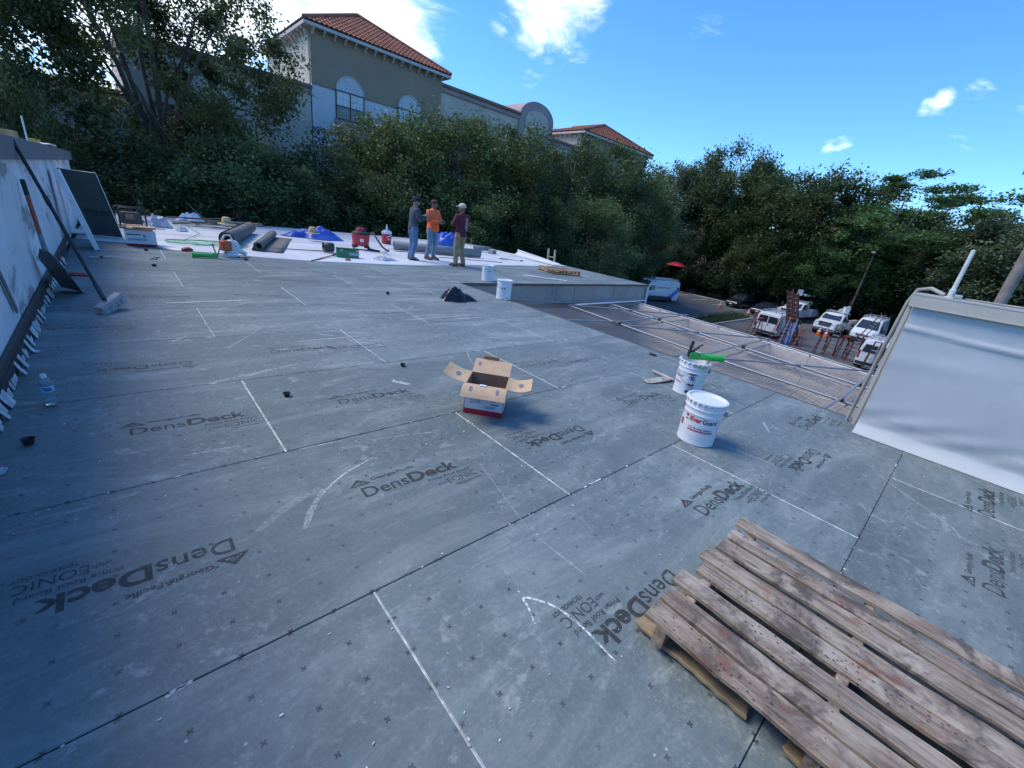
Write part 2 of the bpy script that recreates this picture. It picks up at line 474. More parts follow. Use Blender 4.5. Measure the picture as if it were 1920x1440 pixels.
# printed lettering on the boards, one shared mesh
t = NT('board_print'); v = t.coord('World')
oi = t.n('ShaderNodeObjectInfo')
wearn = t.ramp(t.noise(v, 14, 6, .75), .30, .62)
fine = t.ramp(t.noise(v, 120, 3, .7), .30, .50)
al = t.math('MULTIPLY', t.math('MULTIPLY', t.math('ADD', t.math('MULTIPLY', wearn, .45), .55), t.math('ADD', t.math('MULTIPLY', fine, .35), .65)), oi.outputs['Alpha'])
pb = t.n('ShaderNodeBsdfPrincipled'); t.set(pb.inputs['Base Color'], (.040, .040, .042)); pb.inputs['Roughness'].default_value = .8
tr = t.n('ShaderNodeBsdfTransparent'); ms = t.n('ShaderNodeMixShader')
t.l(al, ms.inputs[0]); t.l(tr.outputs[0], ms.inputs[1]); t.l(pb.outputs[0], ms.inputs[2]); t.l(ms.outputs[0], t.out.inputs[0])
lb = MB()
def put(mb, txt, x, y, **k):
    vs, fs = text_mesh(txt, **k); mb.add([(p[0] + x, p[1] + y, 0) for p in vs], fs)
put(lb, 'Dens', 0, 0, height=.088, width=.262, bold=.004)
put(lb, 'Deck', .272, 0, height=.088, width=.318, bold=.030)
put(lb, 'Georgia-Pacific', .085, .128, height=.027, width=.270, bold=.022)
put(lb, 'Prime Roof Board', .355, -.050, height=.026, width=.285, bold=.006)
put(lb, 'with', .385, -.105, height=.024, width=.058, bold=.004)
put(lb, 'EONIC', .452, -.118, height=.050, width=.200, bold=-.006)
put(lb, 'TECHNOLOGY', .480, -.155, height=.020, width=.180, bold=.016)
put(lb, 'R', .607, .066, height=.012, bold=.01)
ring = [(.6125 + .0125 * math.cos(a), .0725 + .0125 * math.sin(a)) for a in np.linspace(0, 2 * math.pi, 25)[:-1]]
rin = [(.6125 + (p[0] - .6125) * .84, .0725 + (p[1] - .0725) * .84) for p in ring]
lb.add([(x, y, 0) for x, y in ring + rin], [(i, (i + 1) % 24, 24 + (i + 1) % 24, 24 + i) for i in range(24)])
# triangle emblem: a filled triangle with the two letters left open as a band
tri = [(-.045, .112), (.075, .112), (.015, .172)]
inn = [(-.022, .120), (.052, .120), (.015, .157)]
for a, b_ in ((0, 1), (1, 2), (2, 0)):
    lb.add([(tri[a][0], tri[a][1], 0), (tri[b_][0], tri[b_][1], 0), (inn[b_][0], inn[b_][1], 0), (inn[a][0], inn[a][1], 0)], [(0, 1, 2, 3)])
put(lb, 'GP', -.010, .1225, height=.020, width=.046, bold=.02)
lb.add([(.004, .1455, 0), (.026, .1455, 0), (.015, .157, 0)], [(0, 1, 2)])
LOGO = lb.mesh('print', MATS['board_print'], fixn=False)
def logo(x, y, flip, fade=.9, s=1.0):
    o = ob('print', LOGO, None, None, (0, 0, math.pi if flip else 0.0)); o.scale = (s, s, 1)
    onboard(o, (x, y, .0015)); o.color = (1, 1, 1, fade * .88)
for x, y, fl, fd in ((.77, 1.765, 0, .95), (.17, 1.80, 1, .92), (1.74, .535, 1, .97), (-.13, 2.985, 0, .8), (2.34, .61, 0, .97), (2.53, 1.775, 1, .95),
                     (4.12, .51, 1, .9), (4.22, -.60, 0, .92), (1.06, 2.90, 0, .72), (3.13, -.63, 0, .75), (4.57, .64, 0, .85), (.90, 4.20, 0, .62),
                     (.29, 4.20, 1, .55), (3.35, 1.82, 0, .7), (2.0, 4.22, 1, .5), (3.05, 2.98, 0, .45), (4.3, 2.95, 1, .5), (2.15, 3.02, 1, .0),
                     (4.9, 1.75, 1, .5), (2.45, -.66, 1, .7), (-.35, 1.0, 1, .0)):
    if fd > 0: logo(x, y, fl, fd)
for j in range(4, 9):
    for k in range(-1, 5):
        x = SX + B4 * k + .3 + rnd.random() * .5
        if x < 4.7: logo(x, seam_y(j) + .58, rnd.random() < .5, .16 + .34 * rnd.random())

# chalk strokes and scuffs left on the boards
t = NT('chalk'); v = t.coord('World')
al = t.math('MULTIPLY', t.ramp(t.noise(v, 60, 5, .75), .36, .62), t.n('ShaderNodeObjectInfo').outputs['Alpha'])
pb = t.n('ShaderNodeBsdfPrincipled'); t.set(pb.inputs['Base Color'], (.72, .76, .74)); pb.inputs['Roughness'].default_value = .95
tr = t.n('ShaderNodeBsdfTransparent'); ms = t.n('ShaderNodeMixShader')
t.l(al, ms.inputs[0]); t.l(tr.outputs[0], ms.inputs[1]); t.l(pb.outputs[0], ms.inputs[2]); t.l(ms.outputs[0], t.out.inputs[0])
def stroke(px, w, alpha, name='chalk_mark'):
    P = [G(*p) for p in px]
    Q = []                                     # smooth the polyline
    for i in range(len(P) - 1):
        p0, p1, p2, p3 = P[max(i - 1, 0)], P[i], P[i + 1], P[min(i + 2, len(P) - 1)]
        for s in range(6):
            u = s / 6
            Q.append(.5 * ((2 * p1) + (p2 - p0) * u + (2 * p0 - 5 * p1 + 4 * p2 - p3) * u * u + (3 * p1 - p0 - 3 * p2 + p3) * u ** 3))
    Q.append(P[-1]); n = len(Q); vs = []
    for i, p in enumerate(Q):
        d = (Q[min(i + 1, n - 1)] - Q[max(i - 1, 0)]).normalized(); s = Vector((-d.y, d.x, 0))
        ww = w * (.35 + .65 * math.sin(math.pi * (.12 + .76 * i / (n - 1)))) * (.8 + .4 * rnd.random())
        vs += [(p.x + s.x * ww / 2, p.y + s.y * ww / 2, .0018), (p.x - s.x * ww / 2, p.y - s.y * ww / 2, .0018)]
    b = MB(); b.add(vs, [(2 * i, 2 * i + 1, 2 * i + 3, 2 * i + 2) for i in range(n - 1)])
    o = b.build(name, MATS['chalk'], deck_o); o.color = (1, 1, 1, alpha); return o
stroke([(1003, 1170), (990, 1138), (981, 1124), (993, 1122), (1040, 1138), (1090, 1175), (1156, 1243)], .012, 1.0)
for px, w, a in (([(570, 990), (590, 945), (640, 893), (700, 858)], .012, .75), ([(572, 992), (584, 958), (606, 918)], .03, .40),
                 ([(480, 1000), (540, 950), (600, 915)], .04, .22), ([(345, 855), (400, 845), (450, 835)], .010, .7),
                 ([(390, 720), (440, 708), (480, 700), (560, 682)], .012, .8), ([(450, 700), (470, 705), (478, 698)], .01, .7),
                 ([(640, 620), (660, 640), (680, 642), (740, 640)], .012, .6), ([(875, 655), (880, 672), (895, 690)], .012, .5),
                 ([(1640, 885), (1700, 930), (1780, 985), (1800, 1010)], .012, .45),
                 ([(1010, 1010), (1100, 1080)], .008, .4), ([(705, 825), (770, 815), (830, 810)], .008, .45), ([(900, 870), (985, 985)], .008, .3),
                 ([(225, 690), (330, 680)], .01, .4), ([(305, 568), (380, 566), (475, 562)], .035, .95), ([(410, 580), (470, 566)], .02, .5), ([(665, 640), (700, 645), (738, 652)], .012, .8), ([(660, 636), (700, 638), (735, 641)], .010, .8), ([(735, 713), (748, 717), (768, 721)], .05, .8), ([(850, 598), (905, 595)], .025, .85), ([(322, 642), (335, 636), (350, 630)], .012, .9), ([(590, 625), (625, 630)], .02, .8), ([(600, 690), (640, 684), (700, 679)], .008, .7), ([(60, 646), (250, 638), (400, 630)], .008, .7), ([(640, 826), (560, 843)], .010, .7), ([(480, 520), (520, 517), (600, 516)], .05, .4), ([(780, 530), (860, 528)], .05, .5), ([(1350, 480), (1400, 490)], .01, .1), ([(1450, 870), (1340, 830)], .009, .7), ([(1430, 790), (1443, 812)], .02, .6), ([(560, 640), (700, 628)], .03, .45),
                 ([(760, 600), (900, 590)], .04, .45), ([(310, 1308), (330, 1295), (362, 1277)], .018, .6), ([(870, 1075), (930, 1040), (1010, 1000)], .02, .16)):
    stroke(px, w, a, 'scuff_mark')
for k in range(16):
    x = .2 + rnd.random() * 5.0; y = 4.0 + rnd.random() * 5.4
    p0 = Vector((x, y, 0)); a = rnd.choice([0.05, -.1, .1, 1.4, .8]) + rnd.random() * .3; L = .2 + rnd.random() * .7
    q = p0 + Vector((math.cos(a), math.sin(a), 0)) * L
    b = MB(); s = Vector((-math.sin(a), math.cos(a), 0)) * (.004 + .010 * rnd.random()); z = Vector((0, 0, .0018))
    b.add([p0 + s + z, p0 - s + z, q - s * .5 + z, q + s * .5 + z], [(0, 1, 2, 3)])
    o = b.build('scuff_mark', MATS['chalk'], deck_o); o.color = (1, 1, 1, .18 + .25 * rnd.random())
# crumbs of gypsum and foam scattered over the boards
b = MB()
for k in range(420):
    if k < 260: x, y = .1 + rnd.random() * 5.2, -.9 + rnd.random() * 4.5
    else: x, y = -.6 + rnd.random() * 6.0, 2.5 + rnd.random() * 7
    s = .0012 + .0028 * rnd.random() ** 2 * (1 + max(0, y) * .35); a = rnd.random() * 3
    b.box((x, y, s * .35 + .001), (s * (1 + 2 * rnd.random()), s, s * .7), rz=a)
o = b.build('gypsum_crumbs', M('crumb', (.72, .73, .68), .9), deck_o); o['kind'] = 'stuff'
b = MB()
for px, py in ((208, 972), (222, 964), (243, 968), (68, 965), (880, 777), (493, 880), (1380, 1000), (1497, 975), (1785, 990), (1060, 968), (735, 1180), (617, 1190), (1165, 1232), (1580, 1130), (840, 1290), (300, 1350), (700, 1395), (955, 1330), (1030, 1265), (560, 820), (330, 1060)):
    p = G(px, py); b.box((p.x, p.y, .004), (.005 + .004 * rnd.random(), .003, .0022), rz=rnd.random() * 3)
o = b.build('foam_chips', M('foam_chip', (.72, .66, .50), .9), deck_o); o['kind'] = 'stuff'

# chipped pale gypsum along the seams
b = MB(); rc = random.Random(77)
for k in range(150):
    if rc.random() < .6: j = rc.randrange(-1, 7); x = -.4 + rc.random() * 5.6; y = seam_y(j) + (rc.random() - .5) * .012; lx, ly = .006 + .05 * rc.random() ** 3, .003 + .004 * rc.random()
    else:
        j = rc.randrange(-1, 6); q = rc.randrange(-1, 4); q += (q + j) % 2; x = SX + B4 * q + (rc.random() - .5) * .012; y = seam_y(j) + rc.random() * B4; lx, ly = .003 + .004 * rc.random(), .006 + .05 * rc.random() ** 3
    if x > 5.3: continue
    n_ = 7; P = [(x + lx * math.cos(a) * (.6 + .6 * rc.random()), y + ly * math.sin(a) * (.6 + .6 * rc.random()), .0022) for a in np.linspace(0, 2 * math.pi, n_ + 1)[:-1]]
    b.add(P, [tuple(range(n_))])
o = b.build('chipped_edges', gyp, deck_o); o['kind'] = 'stuff'

# ---------------------------------------------------------------- white membrane over the far part of the roof
t = NT('white_membrane'); v = t.coord('World')
c = t.mix(t.ramp(t.noise(v, .7, 6, .6), .3, .7), (.54, .55, .57), (.66, .67, .68))
c = t.mix(t.math('MULTIPLY', t.ramp(t.noise(t.mapping(v, (1.2, 5, 1)), 1.2, 8, .75, .5), .55, .78), .65), c, (.36, .40, .45))
c = t.mix(t.math('MULTIPLY', t.ramp(t.noise(v, 5, 6, .7), .60, .78), .35), c, (.42, .44, .47))
t.bsdf(c, .5, 0, t.bump(t.noise(t.mapping(v, (1, 2.5, 1)), 2.2, 5, .6), .35, .05))
b = MB()
def memf(u, w):
    x = WALL_X + .06 + (WING_X - WALL_X - .1) * u; y0 = MEM_Y(x) + .03 * math.sin(x * 5) ; y = y0 + (FAR_Y + .03 - y0) * w
    z = .006 + .012 * max(0, math.sin(x * 1.3 + y * .7)) * (1 if .02 < w < .97 else .2) + (.004 * math.sin(y * 9))
    return (x, y, z)
b.grid(70, 36, memf)
mem = b.build('roof_membrane', MATS['white_membrane'], None, smooth=True); struct(mem)
mem.modifiers.new('thick', 'SOLIDIFY').thickness = .004
for k in range(1, 4):                         # welded laps between the sheets
    y = 11.6 + 2.0 * k
    MB().box((6.3, y, .026), (13.9, .05, .004)).build('welded_lap', MATS['white_membrane'], mem)

# ---------------------------------------------------------------- building under the roof
stucco = M('stucco_taupe', (.33, .295, .265), .9, var=.12, scale=1.2, bump=.35, bscale=60, coord='World', dirt=(.20, .18, .165), dirt_amt=.25)
trim_b = M('edge_trim_brown', (.085, .068, .058), .5, var=.2, scale=4)
bd = thing('low_building', 'taupe stucco building under the grey boarded roof, brown metal roof edge', 'building', (0, 0, GZ))
Z0 = -GZ                                     # local height of the roof
MB().box(((EDGE_X + WALL_X) / 2 + .3, (FAR_Y - 4) / 2, (Z0 - .36) / 2), (EDGE_X - WALL_X - .7, FAR_Y + 4 - .12, Z0 - .38)).build('main_wall', stucco, bd)
MB().box(((EDGE_X + WING_X) / 2 - .07, (WING_Y + FAR_Y) / 2 + .03, (Z0 - .36) / 2), (WING_X - EDGE_X - .06, FAR_Y - WING_Y - .15, Z0 - .38)).build('wing_wall', stucco, bd)
for nm, c_, d_ in (('fascia', ((EDGE_X + WING_X) / 2, WING_Y + .035, Z0 - .30), (WING_X - EDGE_X - .02, .05, .48)),
                   ('fascia', (WING_X - .03, (WING_Y + FAR_Y) / 2, Z0 - .30), (.05, FAR_Y - WING_Y - .06, .48)),
                   ('fascia', (EDGE_X - .03, (WING_Y - 4) / 2 - .02, Z0 - .30), (.05, WING_Y + 4, .48)),
                   ('fascia', ((WALL_X + WING_X) / 2, FAR_Y - .03, Z0 - .30), (WING_X - WALL_X - .2, .05, .48))):
    MB().box(c_, d_).build(nm, stucco, bd)
for a, b_ in (((EDGE_X + .03, WING_Y + .0), (WING_X + .02, WING_Y)), ((WING_X, WING_Y + .03), (WING_X, FAR_Y)), ((EDGE_X, .42), (EDGE_X, WING_Y - .03)), ((WING_X - .04, FAR_Y + .005), (WALL_X + .1, FAR_Y + .005))):
    MB().bar((a[0], a[1], Z0 - .028), (b_[0], b_[1], Z0 - .028), .028, .062).build('edge_trim', trim_b, bd)
for px in (1045, 1078, 1150):
    p = GY(px, 550, WING_Y); MB().box((p.x, WING_Y + .006, Z0 - .30), (.05, .012, .44)).build('joint_cover', M('joint_grey', (.27, .245, .225), .8), bd)
# lead-wrapped down pipe and white lap strip at the wing's corner
MB().tube([(WING_X - .08, WING_Y - .06, Z0 - .1), (WING_X - .02, WING_Y - .05, Z0 - .6), (WING_X - .02, WING_Y - .05, .1)], .045, 8).build('downpipe', M('downpipe_white', (.6, .6, .58), .5), bd, smooth=40)
MB().bar(tuple(G(1080, 571, -.53) - Vector((0, 0, GZ))), tuple(G(1210, 563, -.50) - Vector((0, 0, GZ))), .12, .012).build('lap_strip', M('strip_white', (.72, .72, .70), .6), bd)

# ---------------------------------------------------------------- taller wall on the left with its coping
t = NT('flaking_white_wall'); v = t.coord('World')
c = t.mix(t.ramp(t.noise(v, .9, 6, .6), .3, .7), (.56, .57, .585), (.72, .73, .74))
pat = t.noise(t.mapping(v, (1, .8, 1.7)), 1.5, 7, .62, .25)
c = t.mix(t.ramp(pat, .60, .615), c, (.27, .245, .215))
c = t.mix(t.math('MULTIPLY', t.ramp(pat, .54, .60), .5), c, (.36, .37, .38))
pat2 = t.noise(t.mapping(v, (1, 1.4, .7), (4, 2, 7)), 2.4, 6, .65, .3)
c = t.mix(t.ramp(pat2, .64, .655), c, (.30, .17, .14))
pat3 = t.noise(t.mapping(v, (1, 2.5, .5), (1, 8, 3)), 1.3, 6, .7, .3)
c = t.mix(t.math('MULTIPLY', t.ramp(pat3, .56, .74), .6), c, (.24, .25, .26))
t.bsdf(c, .85, 0, t.bump(t.math('ADD', t.noise(v, 25, 5, .7), t.math('MULTIPLY', t.ramp(pat, .60, .615), -1.5)), .35, .01))
cop_m = M('coping_grey', (.155, .16, .165), .7, var=.16, scale=2.5, bump=.15, bscale=50, coord='World')
WEND = 17.35
lw = thing('parapet_wall', 'tall white flaking parapet wall with grey coping along the left of the roof', 'wall', (WALL_X, 0, 0))
MB().box((-.21, (WEND - 4) / 2, .675), (.40, WEND + 4, 1.35 + .02)).build('wall_face', MATS['flaking_white_wall'], lw)
MB().box((-.21, (WEND - 4) / 2, (GZ - .36) / 2 - .0), (.40, WEND + 4, -GZ - .40)).build('wall_below', stucco, lw)
yy = -4.0; L = 1.03
while yy < WEND - .05:
    l2 = min(L, WEND + .05 - yy)
    MB().box((-.19, yy + l2 / 2, 1.35 + .115), (.50, l2 - .008, .205)).build('coping_block', cop_m, lw, bevel=.006)
    yy += L
MB().box((.012, (11.0 - 4) / 2, .155), (.022, 15.0, .055)).build('termination_bar', M('bar_brown', (.055, .042, .040), .6, var=.3), lw)
MB().bar((.008, 4.95, .28), (.008, 4.35, 1.28), .012, .05).build('old_joint', M('joint_dark', (.16, .15, .15), .9), lw)
tabm = M('tab_white', (.56, .57, .57), .8, var=.25, scale=9, dirt=(.22, .16, .13), dirt_amt=.4, coord='World')
for k in range(88):                           # torn tabs of the old flashing
    y = 2.6 + k * .076 + .010 * rnd.random(); w = .040 + .028 * rnd.random(); out = .018 + .035 * rnd.random() ** 2; tw = .02 * (rnd.random() - .5)
    b = MB(); b.add([(.014, y, .13), (.014, y + w, .13), (.014 + out * .5, y + w + tw, .055), (.014 + out * .5, y + tw, .055), (.014 + out, y + w + tw * 2, .006), (.014 + out, y + tw * 2, .006)],
                    [(0, 1, 2, 3), (3, 2, 4, 5)])
    o = b.build('flashing_tab', tabm, lw); o.modifiers.new('thick', 'SOLIDIFY').thickness = .003
MB().box((.016, 5.8, .065), (.018, 8.6, .115)).build('base_strip', M('strip_dark', (.05, .04, .038), .9, var=.4, scale=12), lw)
# higher roof behind that wall
ub = thing('taller_building', 'taller white building part behind the left parapet wall', 'building', (WALL_X - 4.45, 6.6, GZ))
MB().box((0, 0, (-GZ + 1.25) / 2), (8.0, 21.2, -GZ + 1.25)).build('wall', M('white_stucco', (.55, .55, .55), .9, var=.1, scale=1, bump=.2, bscale=50), ub)
MB().box((0, 0, -GZ + 1.27), (8.02, 21.22, .03)).build('roof_sheet', MATS['white_membrane'], ub)
# odds and ends lying on that wall
tan = M('tan_wood', (.42, .27, .12), .75, var=.3, scale=9, bump=.2)
pw = GX(15, 250, WALL_X - .15)
tag(MB().box((0, 0, .045), (.14, .32, .09)).build('wood_block', tan, None, loc=(WALL_X - .15, pw.y, 1.569), bevel=.005), 'small tan wood block lying on the grey wall coping', 'wood block')
g = GX(62, 262, WALL_X - .2)
o = thing('level_tool', 'yellow tool with white sheet lying on the grey wall coping', 'tool', (WALL_X - .18, g.y, 1.569))
MB().box((0, 0, .055), (.08, .9, .06)).build('tool_body', M('yellow_plastic', (.55, .33, .03), .5), o, bevel=.008)
b = MB(); b.grid(8, 8, lambda u, w: ((u - .5) * .42, (w - .5) * 1.3 + .5, .02 + .03 * abs(math.sin(w * 9 + u * 4)))); q = b.build('white_sheet', M('sheet_white', (.7, .7, .68), .7), o, smooth=True)
q.modifiers.new('thick', 'SOLIDIFY').thickness = .004
galv = M('galvanised', (.42, .44, .46), .42, metal=.75, var=.15, scale=20)
for px, py0, py1, lab in ((48, 250, 217, 'thin leaning grey pipe standing on the left wall by the yellow tool'), (102, 258, 237, 'short thin grey rod standing on the end of the left wall')):
    p = GX(px, py0, WALL_X - .35); q = GX(px - (8 if px < 60 else 0), py1, WALL_X - .35)
    tag(MB().tube([(0, 0, 0), (0, q.y - p.y, q.z - 1.569)], .014, 8).build('vent_pipe' if px < 60 else 'vent_rod', galv, None, smooth=40, loc=(WALL_X - .35, p.y, 1.569)), lab, 'pipe')

# ---------------------------------------------------------------- right parapet, wrapped in white membrane
PX0 = 5.12
t = NT('parapet_membrane'); v = t.coord('World')
c = t.mix(t.ramp(t.noise(v, 2.0, 6, .6), .3, .7), (.40, .425, .428), (.46, .485, .487))
c = t.mix(t.math('MULTIPLY', t.ramp(t.noise(v, 26, 4, .7), .5, .75), .35), c, (.42, .45, .46))
c = t.mix(t.math('MULTIPLY', t.ramp(t.noise(t.mapping(v, (1, 2, 9), (0, 3, 0)), 1.6, 7, .75, .4), .60, .76), .55), c, (.28, .30, .31))
sz_ = t.n('ShaderNodeSeparateXYZ'); t.l(v, sz_.inputs[0])
band = t.math('ADD', sz_.outputs[2], t.math('MULTIPLY', t.noise(t.mapping(v, (1, 1.5, 3)), 2.5, 6, .7), .22))
c = t.mix(t.math('MULTIPLY', t.math('MULTIPLY', t.ramp(band, .24, .27), t.ramp(band, .29, .335, 1, 0)), .28), c, (.22, .225, .22))
t.bsdf(c, .55, 0, t.bump(t.math('ADD', t.noise(v, 160, 3, .6), t.math('MULTIPLY', t.noise(v, 3.2, 4, .55), 2)), .16, .006))
rp = thing('wrapped_parapet', 'low parapet wall wrapped in white membrane with beige metal coping', 'wall', (PX0, 0, 0))
YE = .37
def rpf(u, w):
    y = YE - 4.4 * u; s = w
    if s < .80:                               # hanging face
        z = 1.245 - s / .80 * 1.145; x = -.010 - .002 * math.sin(y * 3 + z * 5)
        fold = math.exp(-((z - (1.03 + .015 * math.sin(y * 2.3))) / .013) ** 2)
        x -= .022 * fold
        x -= .007 * math.exp(-((z - .78 + .05 * math.sin(y * 2)) / .07) ** 2) * (.5 + .5 * math.sin(y * 4 + 1))
        x -= .006 * math.exp(-((y + .35 + (1.2 - z) * .35) / .05) ** 2)
        x -= .006 * math.sin(z * 34 + y * 16) * math.exp(-((z - .2) / .12) ** 2)
    else:
        q = (s - .80) / .20; z = .10 * (1 - q) ** 1.7 + .005; x = -.012 - .115 * q ** 1.3 - .012 * math.sin(y * 9) * q * (1 - q)
    return (x, y, z)
b = MB(); b.grid(110, 64, rpf)
o = b.build('membrane_face', MATS['parapet_membrane'], rp, smooth=True)
MB().box((.195, YE / 2 - 2.02, .62), (.37, 4.38, 1.22)).build('wall_core', stucco, rp)
cop_b = M('coping_beige', (.44, .40, .335), .45, var=.08, scale=3, coord='World')
b = MB(); b.box((.19, YE / 2 - 2.0, 1.335), (.47, 4.44, .012)); b.box((-.036, YE / 2 - 2.0, 1.285), (.012, 4.44, .10)); b.box((.42, YE / 2 - 2.0, 1.285), (.012, 4.44, .10))
b.box((-.045, YE / 2 - 2.0, 1.232), (.022, 4.44, .008)); b.box((.19, YE + .036, 1.285), (.45, .012, .10))
b.build('coping', cop_b, rp)
# upstand of beige trim at the wall end, lead and clamp
MB().bar((.02, YE + .03, .05), (.02, YE + .03, 1.22), .03, .05).build('end_trim', cop_b, rp)
MB().bar((.34, YE + .03, -.1), (.34, YE + .03, 1.22), .03, .08).build('end_trim', cop_b, rp)
lead = M('cable_grey', (.30, .29, .27), .6)
MB().tube([(.12, .23, 1.36), (.16, .33, 1.395), (.18, .41, 1.37), (.19, .44, 1.25), (.19, .45, 1.0), (.20, .46, .7), (.22, .47, .3), (.24, .48, -.2)], .016, 8).build('cable', lead, rp, smooth=40)
MB().tube([(.26, .10, 1.347), (.27, -.3, 1.352), (.25, -.7, 1.349), (.27, -1.3, 1.355)], .010, 6).build('cable', lead, rp, smooth=40)
ant = thing('antenna_mast', 'short pale plastic mast standing on the beige coping', 'mast', (5.32, .195, 1.341))
MB().lathe([(.040, 0), (.040, .010), (.022, .013), (.022, .07), (.016, .075), (.014, .40), (.0, .405)], 16, cap1=False).build('mast_tube', M('pvc_pale', (.56, .58, .55), .5), ant, smooth=40)
MB().box((.0, -.05, .02), (.11, .05, .03)).build('mast_clamp', galv, ant, bevel=.006)

# ---------------------------------------------------------------- chain-link cage over the yard
CZ = -.55
rails = [[(1056, 569), (1332, 669), (1557, 745)], [(1142, 569), (1394, 652), (1636, 731)], [(1197, 567.5), (1436, 638), (1641, 702.5)]]
RP = []
for r in rails:
    P = [G(px, py, CZ) for px, py in r]
    d = (P[2] - P[1]) / (P[2].y - P[1].y)
    P.append(P[2] + d * (-4.0 - P[2].y)); RP.append(P)
def railx(i, y): 
    ys = [p.y for p in RP[i]][::-1]; xs = [p.x for p in RP[i]][::-1]
    return float(np.interp(y, ys, xs))
cage = thing('chain_link_cage', 'galvanised chain-link cage roof on steel pipes over the yard beside the roof', 'cage', (0, 0, CZ))
loc = lambda p: (p[0], p[1], p[2] - CZ)
pipe = M('pipe_galvanised', (.27, .285, .30), .5, metal=.3, var=.14, scale=12, dirt=(.30, .18, .10), dirt_amt=.06)
for i, P in enumerate(RP):
    MB().tube([loc(p) for p in P], .022 if i != 1 else .024, 10).build('rail_pipe', pipe, cage, smooth=40)
    if i == 1: MB().tube([(p.x - .10, p.y, -.05) for p in P], .016, 8).build('rail_pipe', pipe, cage, smooth=40)
for y in (7.62, 5.6, 3.2, .92, -1.4):
    MB().tube([(5.56, y - .05, .30), (railx(0, y) - .02, y, .055), (railx(1, y), y + .02, .065), (railx(2, y) + .02, y + .05, .055)], .020, 8).build('cross_pipe', pipe, cage, smooth=40)
    MB().tube([(railx(0, y), y - .09, -.06), (railx(1, y), y - .07, -.055), (railx(2, y), y - .04, -.06)], .016, 8).build('cross_pipe', pipe, cage, smooth=40)
rust = M('clamp_rust', (.22, .10, .05), .8, var=.4, scale=30)
for y in (5.6, 3.2, .92):
    for i in (0, 1):
        MB().lathe([(.045, -.035), (.048, 0), (.045, .035)], 12, (railx(i, y), y, .03), 'Y').build('pipe_clamp', rust, cage, smooth=40)
for a, b_ in ((7.6, 5.7), (5.5, 3.3), (3.1, 1.0)):       # slanting braces
    MB().tube([(railx(0, a), a, .0), (railx(2, b_), b_, .04)], .018, 8).build('brace_pipe', pipe, cage, smooth=40)
for y in (6.6, 4.6, 2.2, .2):
    MB().tube([(railx(2, y), y, 0), (railx(2, y), y, -.9)], .022, 8).build('post_pipe', pipe, cage, smooth=40)
# the wire itself: two families of slanting wires per bay, hanging a little between the pipes
wire = M('wire_galvanised', (.28, .29, .31), .5, metal=.2, var=.12, scale=5)
def mesh_bay(xa, xb, ya, yb, zfun, pitch=.100, r=.0034, keep=None):
    b = MB()
    W = 10.0
    for sgn in (1, -1):
        k = -int((W + 8) / pitch)
        while k * pitch < W + 8:
            c0 = k * pitch; k += 1; run = []
            for q in np.arange(ya, yb + .001, .22):
                x = c0 + sgn * (q - ya) * .75 + (0 if sgn > 0 else W)
                if xa(q) <= x <= xb(q) and (keep is None or keep(x, q)): run.append((x, q, zfun(x, q)))
                else:
                    if len(run) > 1: b.tube(run, r, 3, cap=False)
                    run = []
            if len(run) > 1: b.tube(run, r, 3, cap=False)
    o = bpy.data.objects.new('chain_link_wire', b.mesh('chain_link_wire', wire, True, fixn=False)); COL.objects.link(o); o.parent = cage
    o['kind'] = 'stuff'; return o
def sag(xl, xr, amt):
    return lambda x, y: -.03 - amt * math.sin(math.pi * min(1, max(0, (x - xl(y)) / max(.1, xr(y) - xl(y))))) * (.75 + .25 * math.cos(y * 2.6))
EX = lambda y: EDGE_X + .08
def near(x, y): return .30 * max(0, 1 - (x - EX(y)) / (railx(0, y) - EX(y))) - .03 - .10 * math.sin(math.pi * (x - EX(y)) / (railx(0, y) - EX(y)))
r0 = lambda y: railx(0, y); r1 = lambda y: railx(1, y); r2 = lambda y: railx(2, y)
mesh_bay(EX, r0, -1.4, 7.6, near)
mesh_bay(r0, r1, -1.4, 7.6, sag(r0, r1, .10))
mesh_bay(r1, r2, -1.4, 7.6, sag(r1, r2, .12))
# doubled layers where a second sheet was lapped underneath
def tri(y0, y1, i, w): return lambda x, y: y1 <= y <= y0 and x < railx(i, y) + w * (y - y1) / (y0 - y1)
for (y0, y1, i, w) in ((7.5, 5.6, 0, 1.4), (5.5, 3.3, 0, 1.0), (7.5, 5.2, 1, 1.2), (3.2, .95, 0, 1.5), (3.2, .95, 1, 1.5), (5.5, 3.4, 1, 1.0)):
    rr = lambda y, i=i: railx(i, y); rs = lambda y, i=i, w=w: railx(i, y) + w
    for dz in (0, .05):
        mesh_bay(rr, rs, y1, y0, lambda x, y, dz=dz: -.17 - dz, pitch=.080 + dz * .2, keep=tri(y0, y1, i, w))
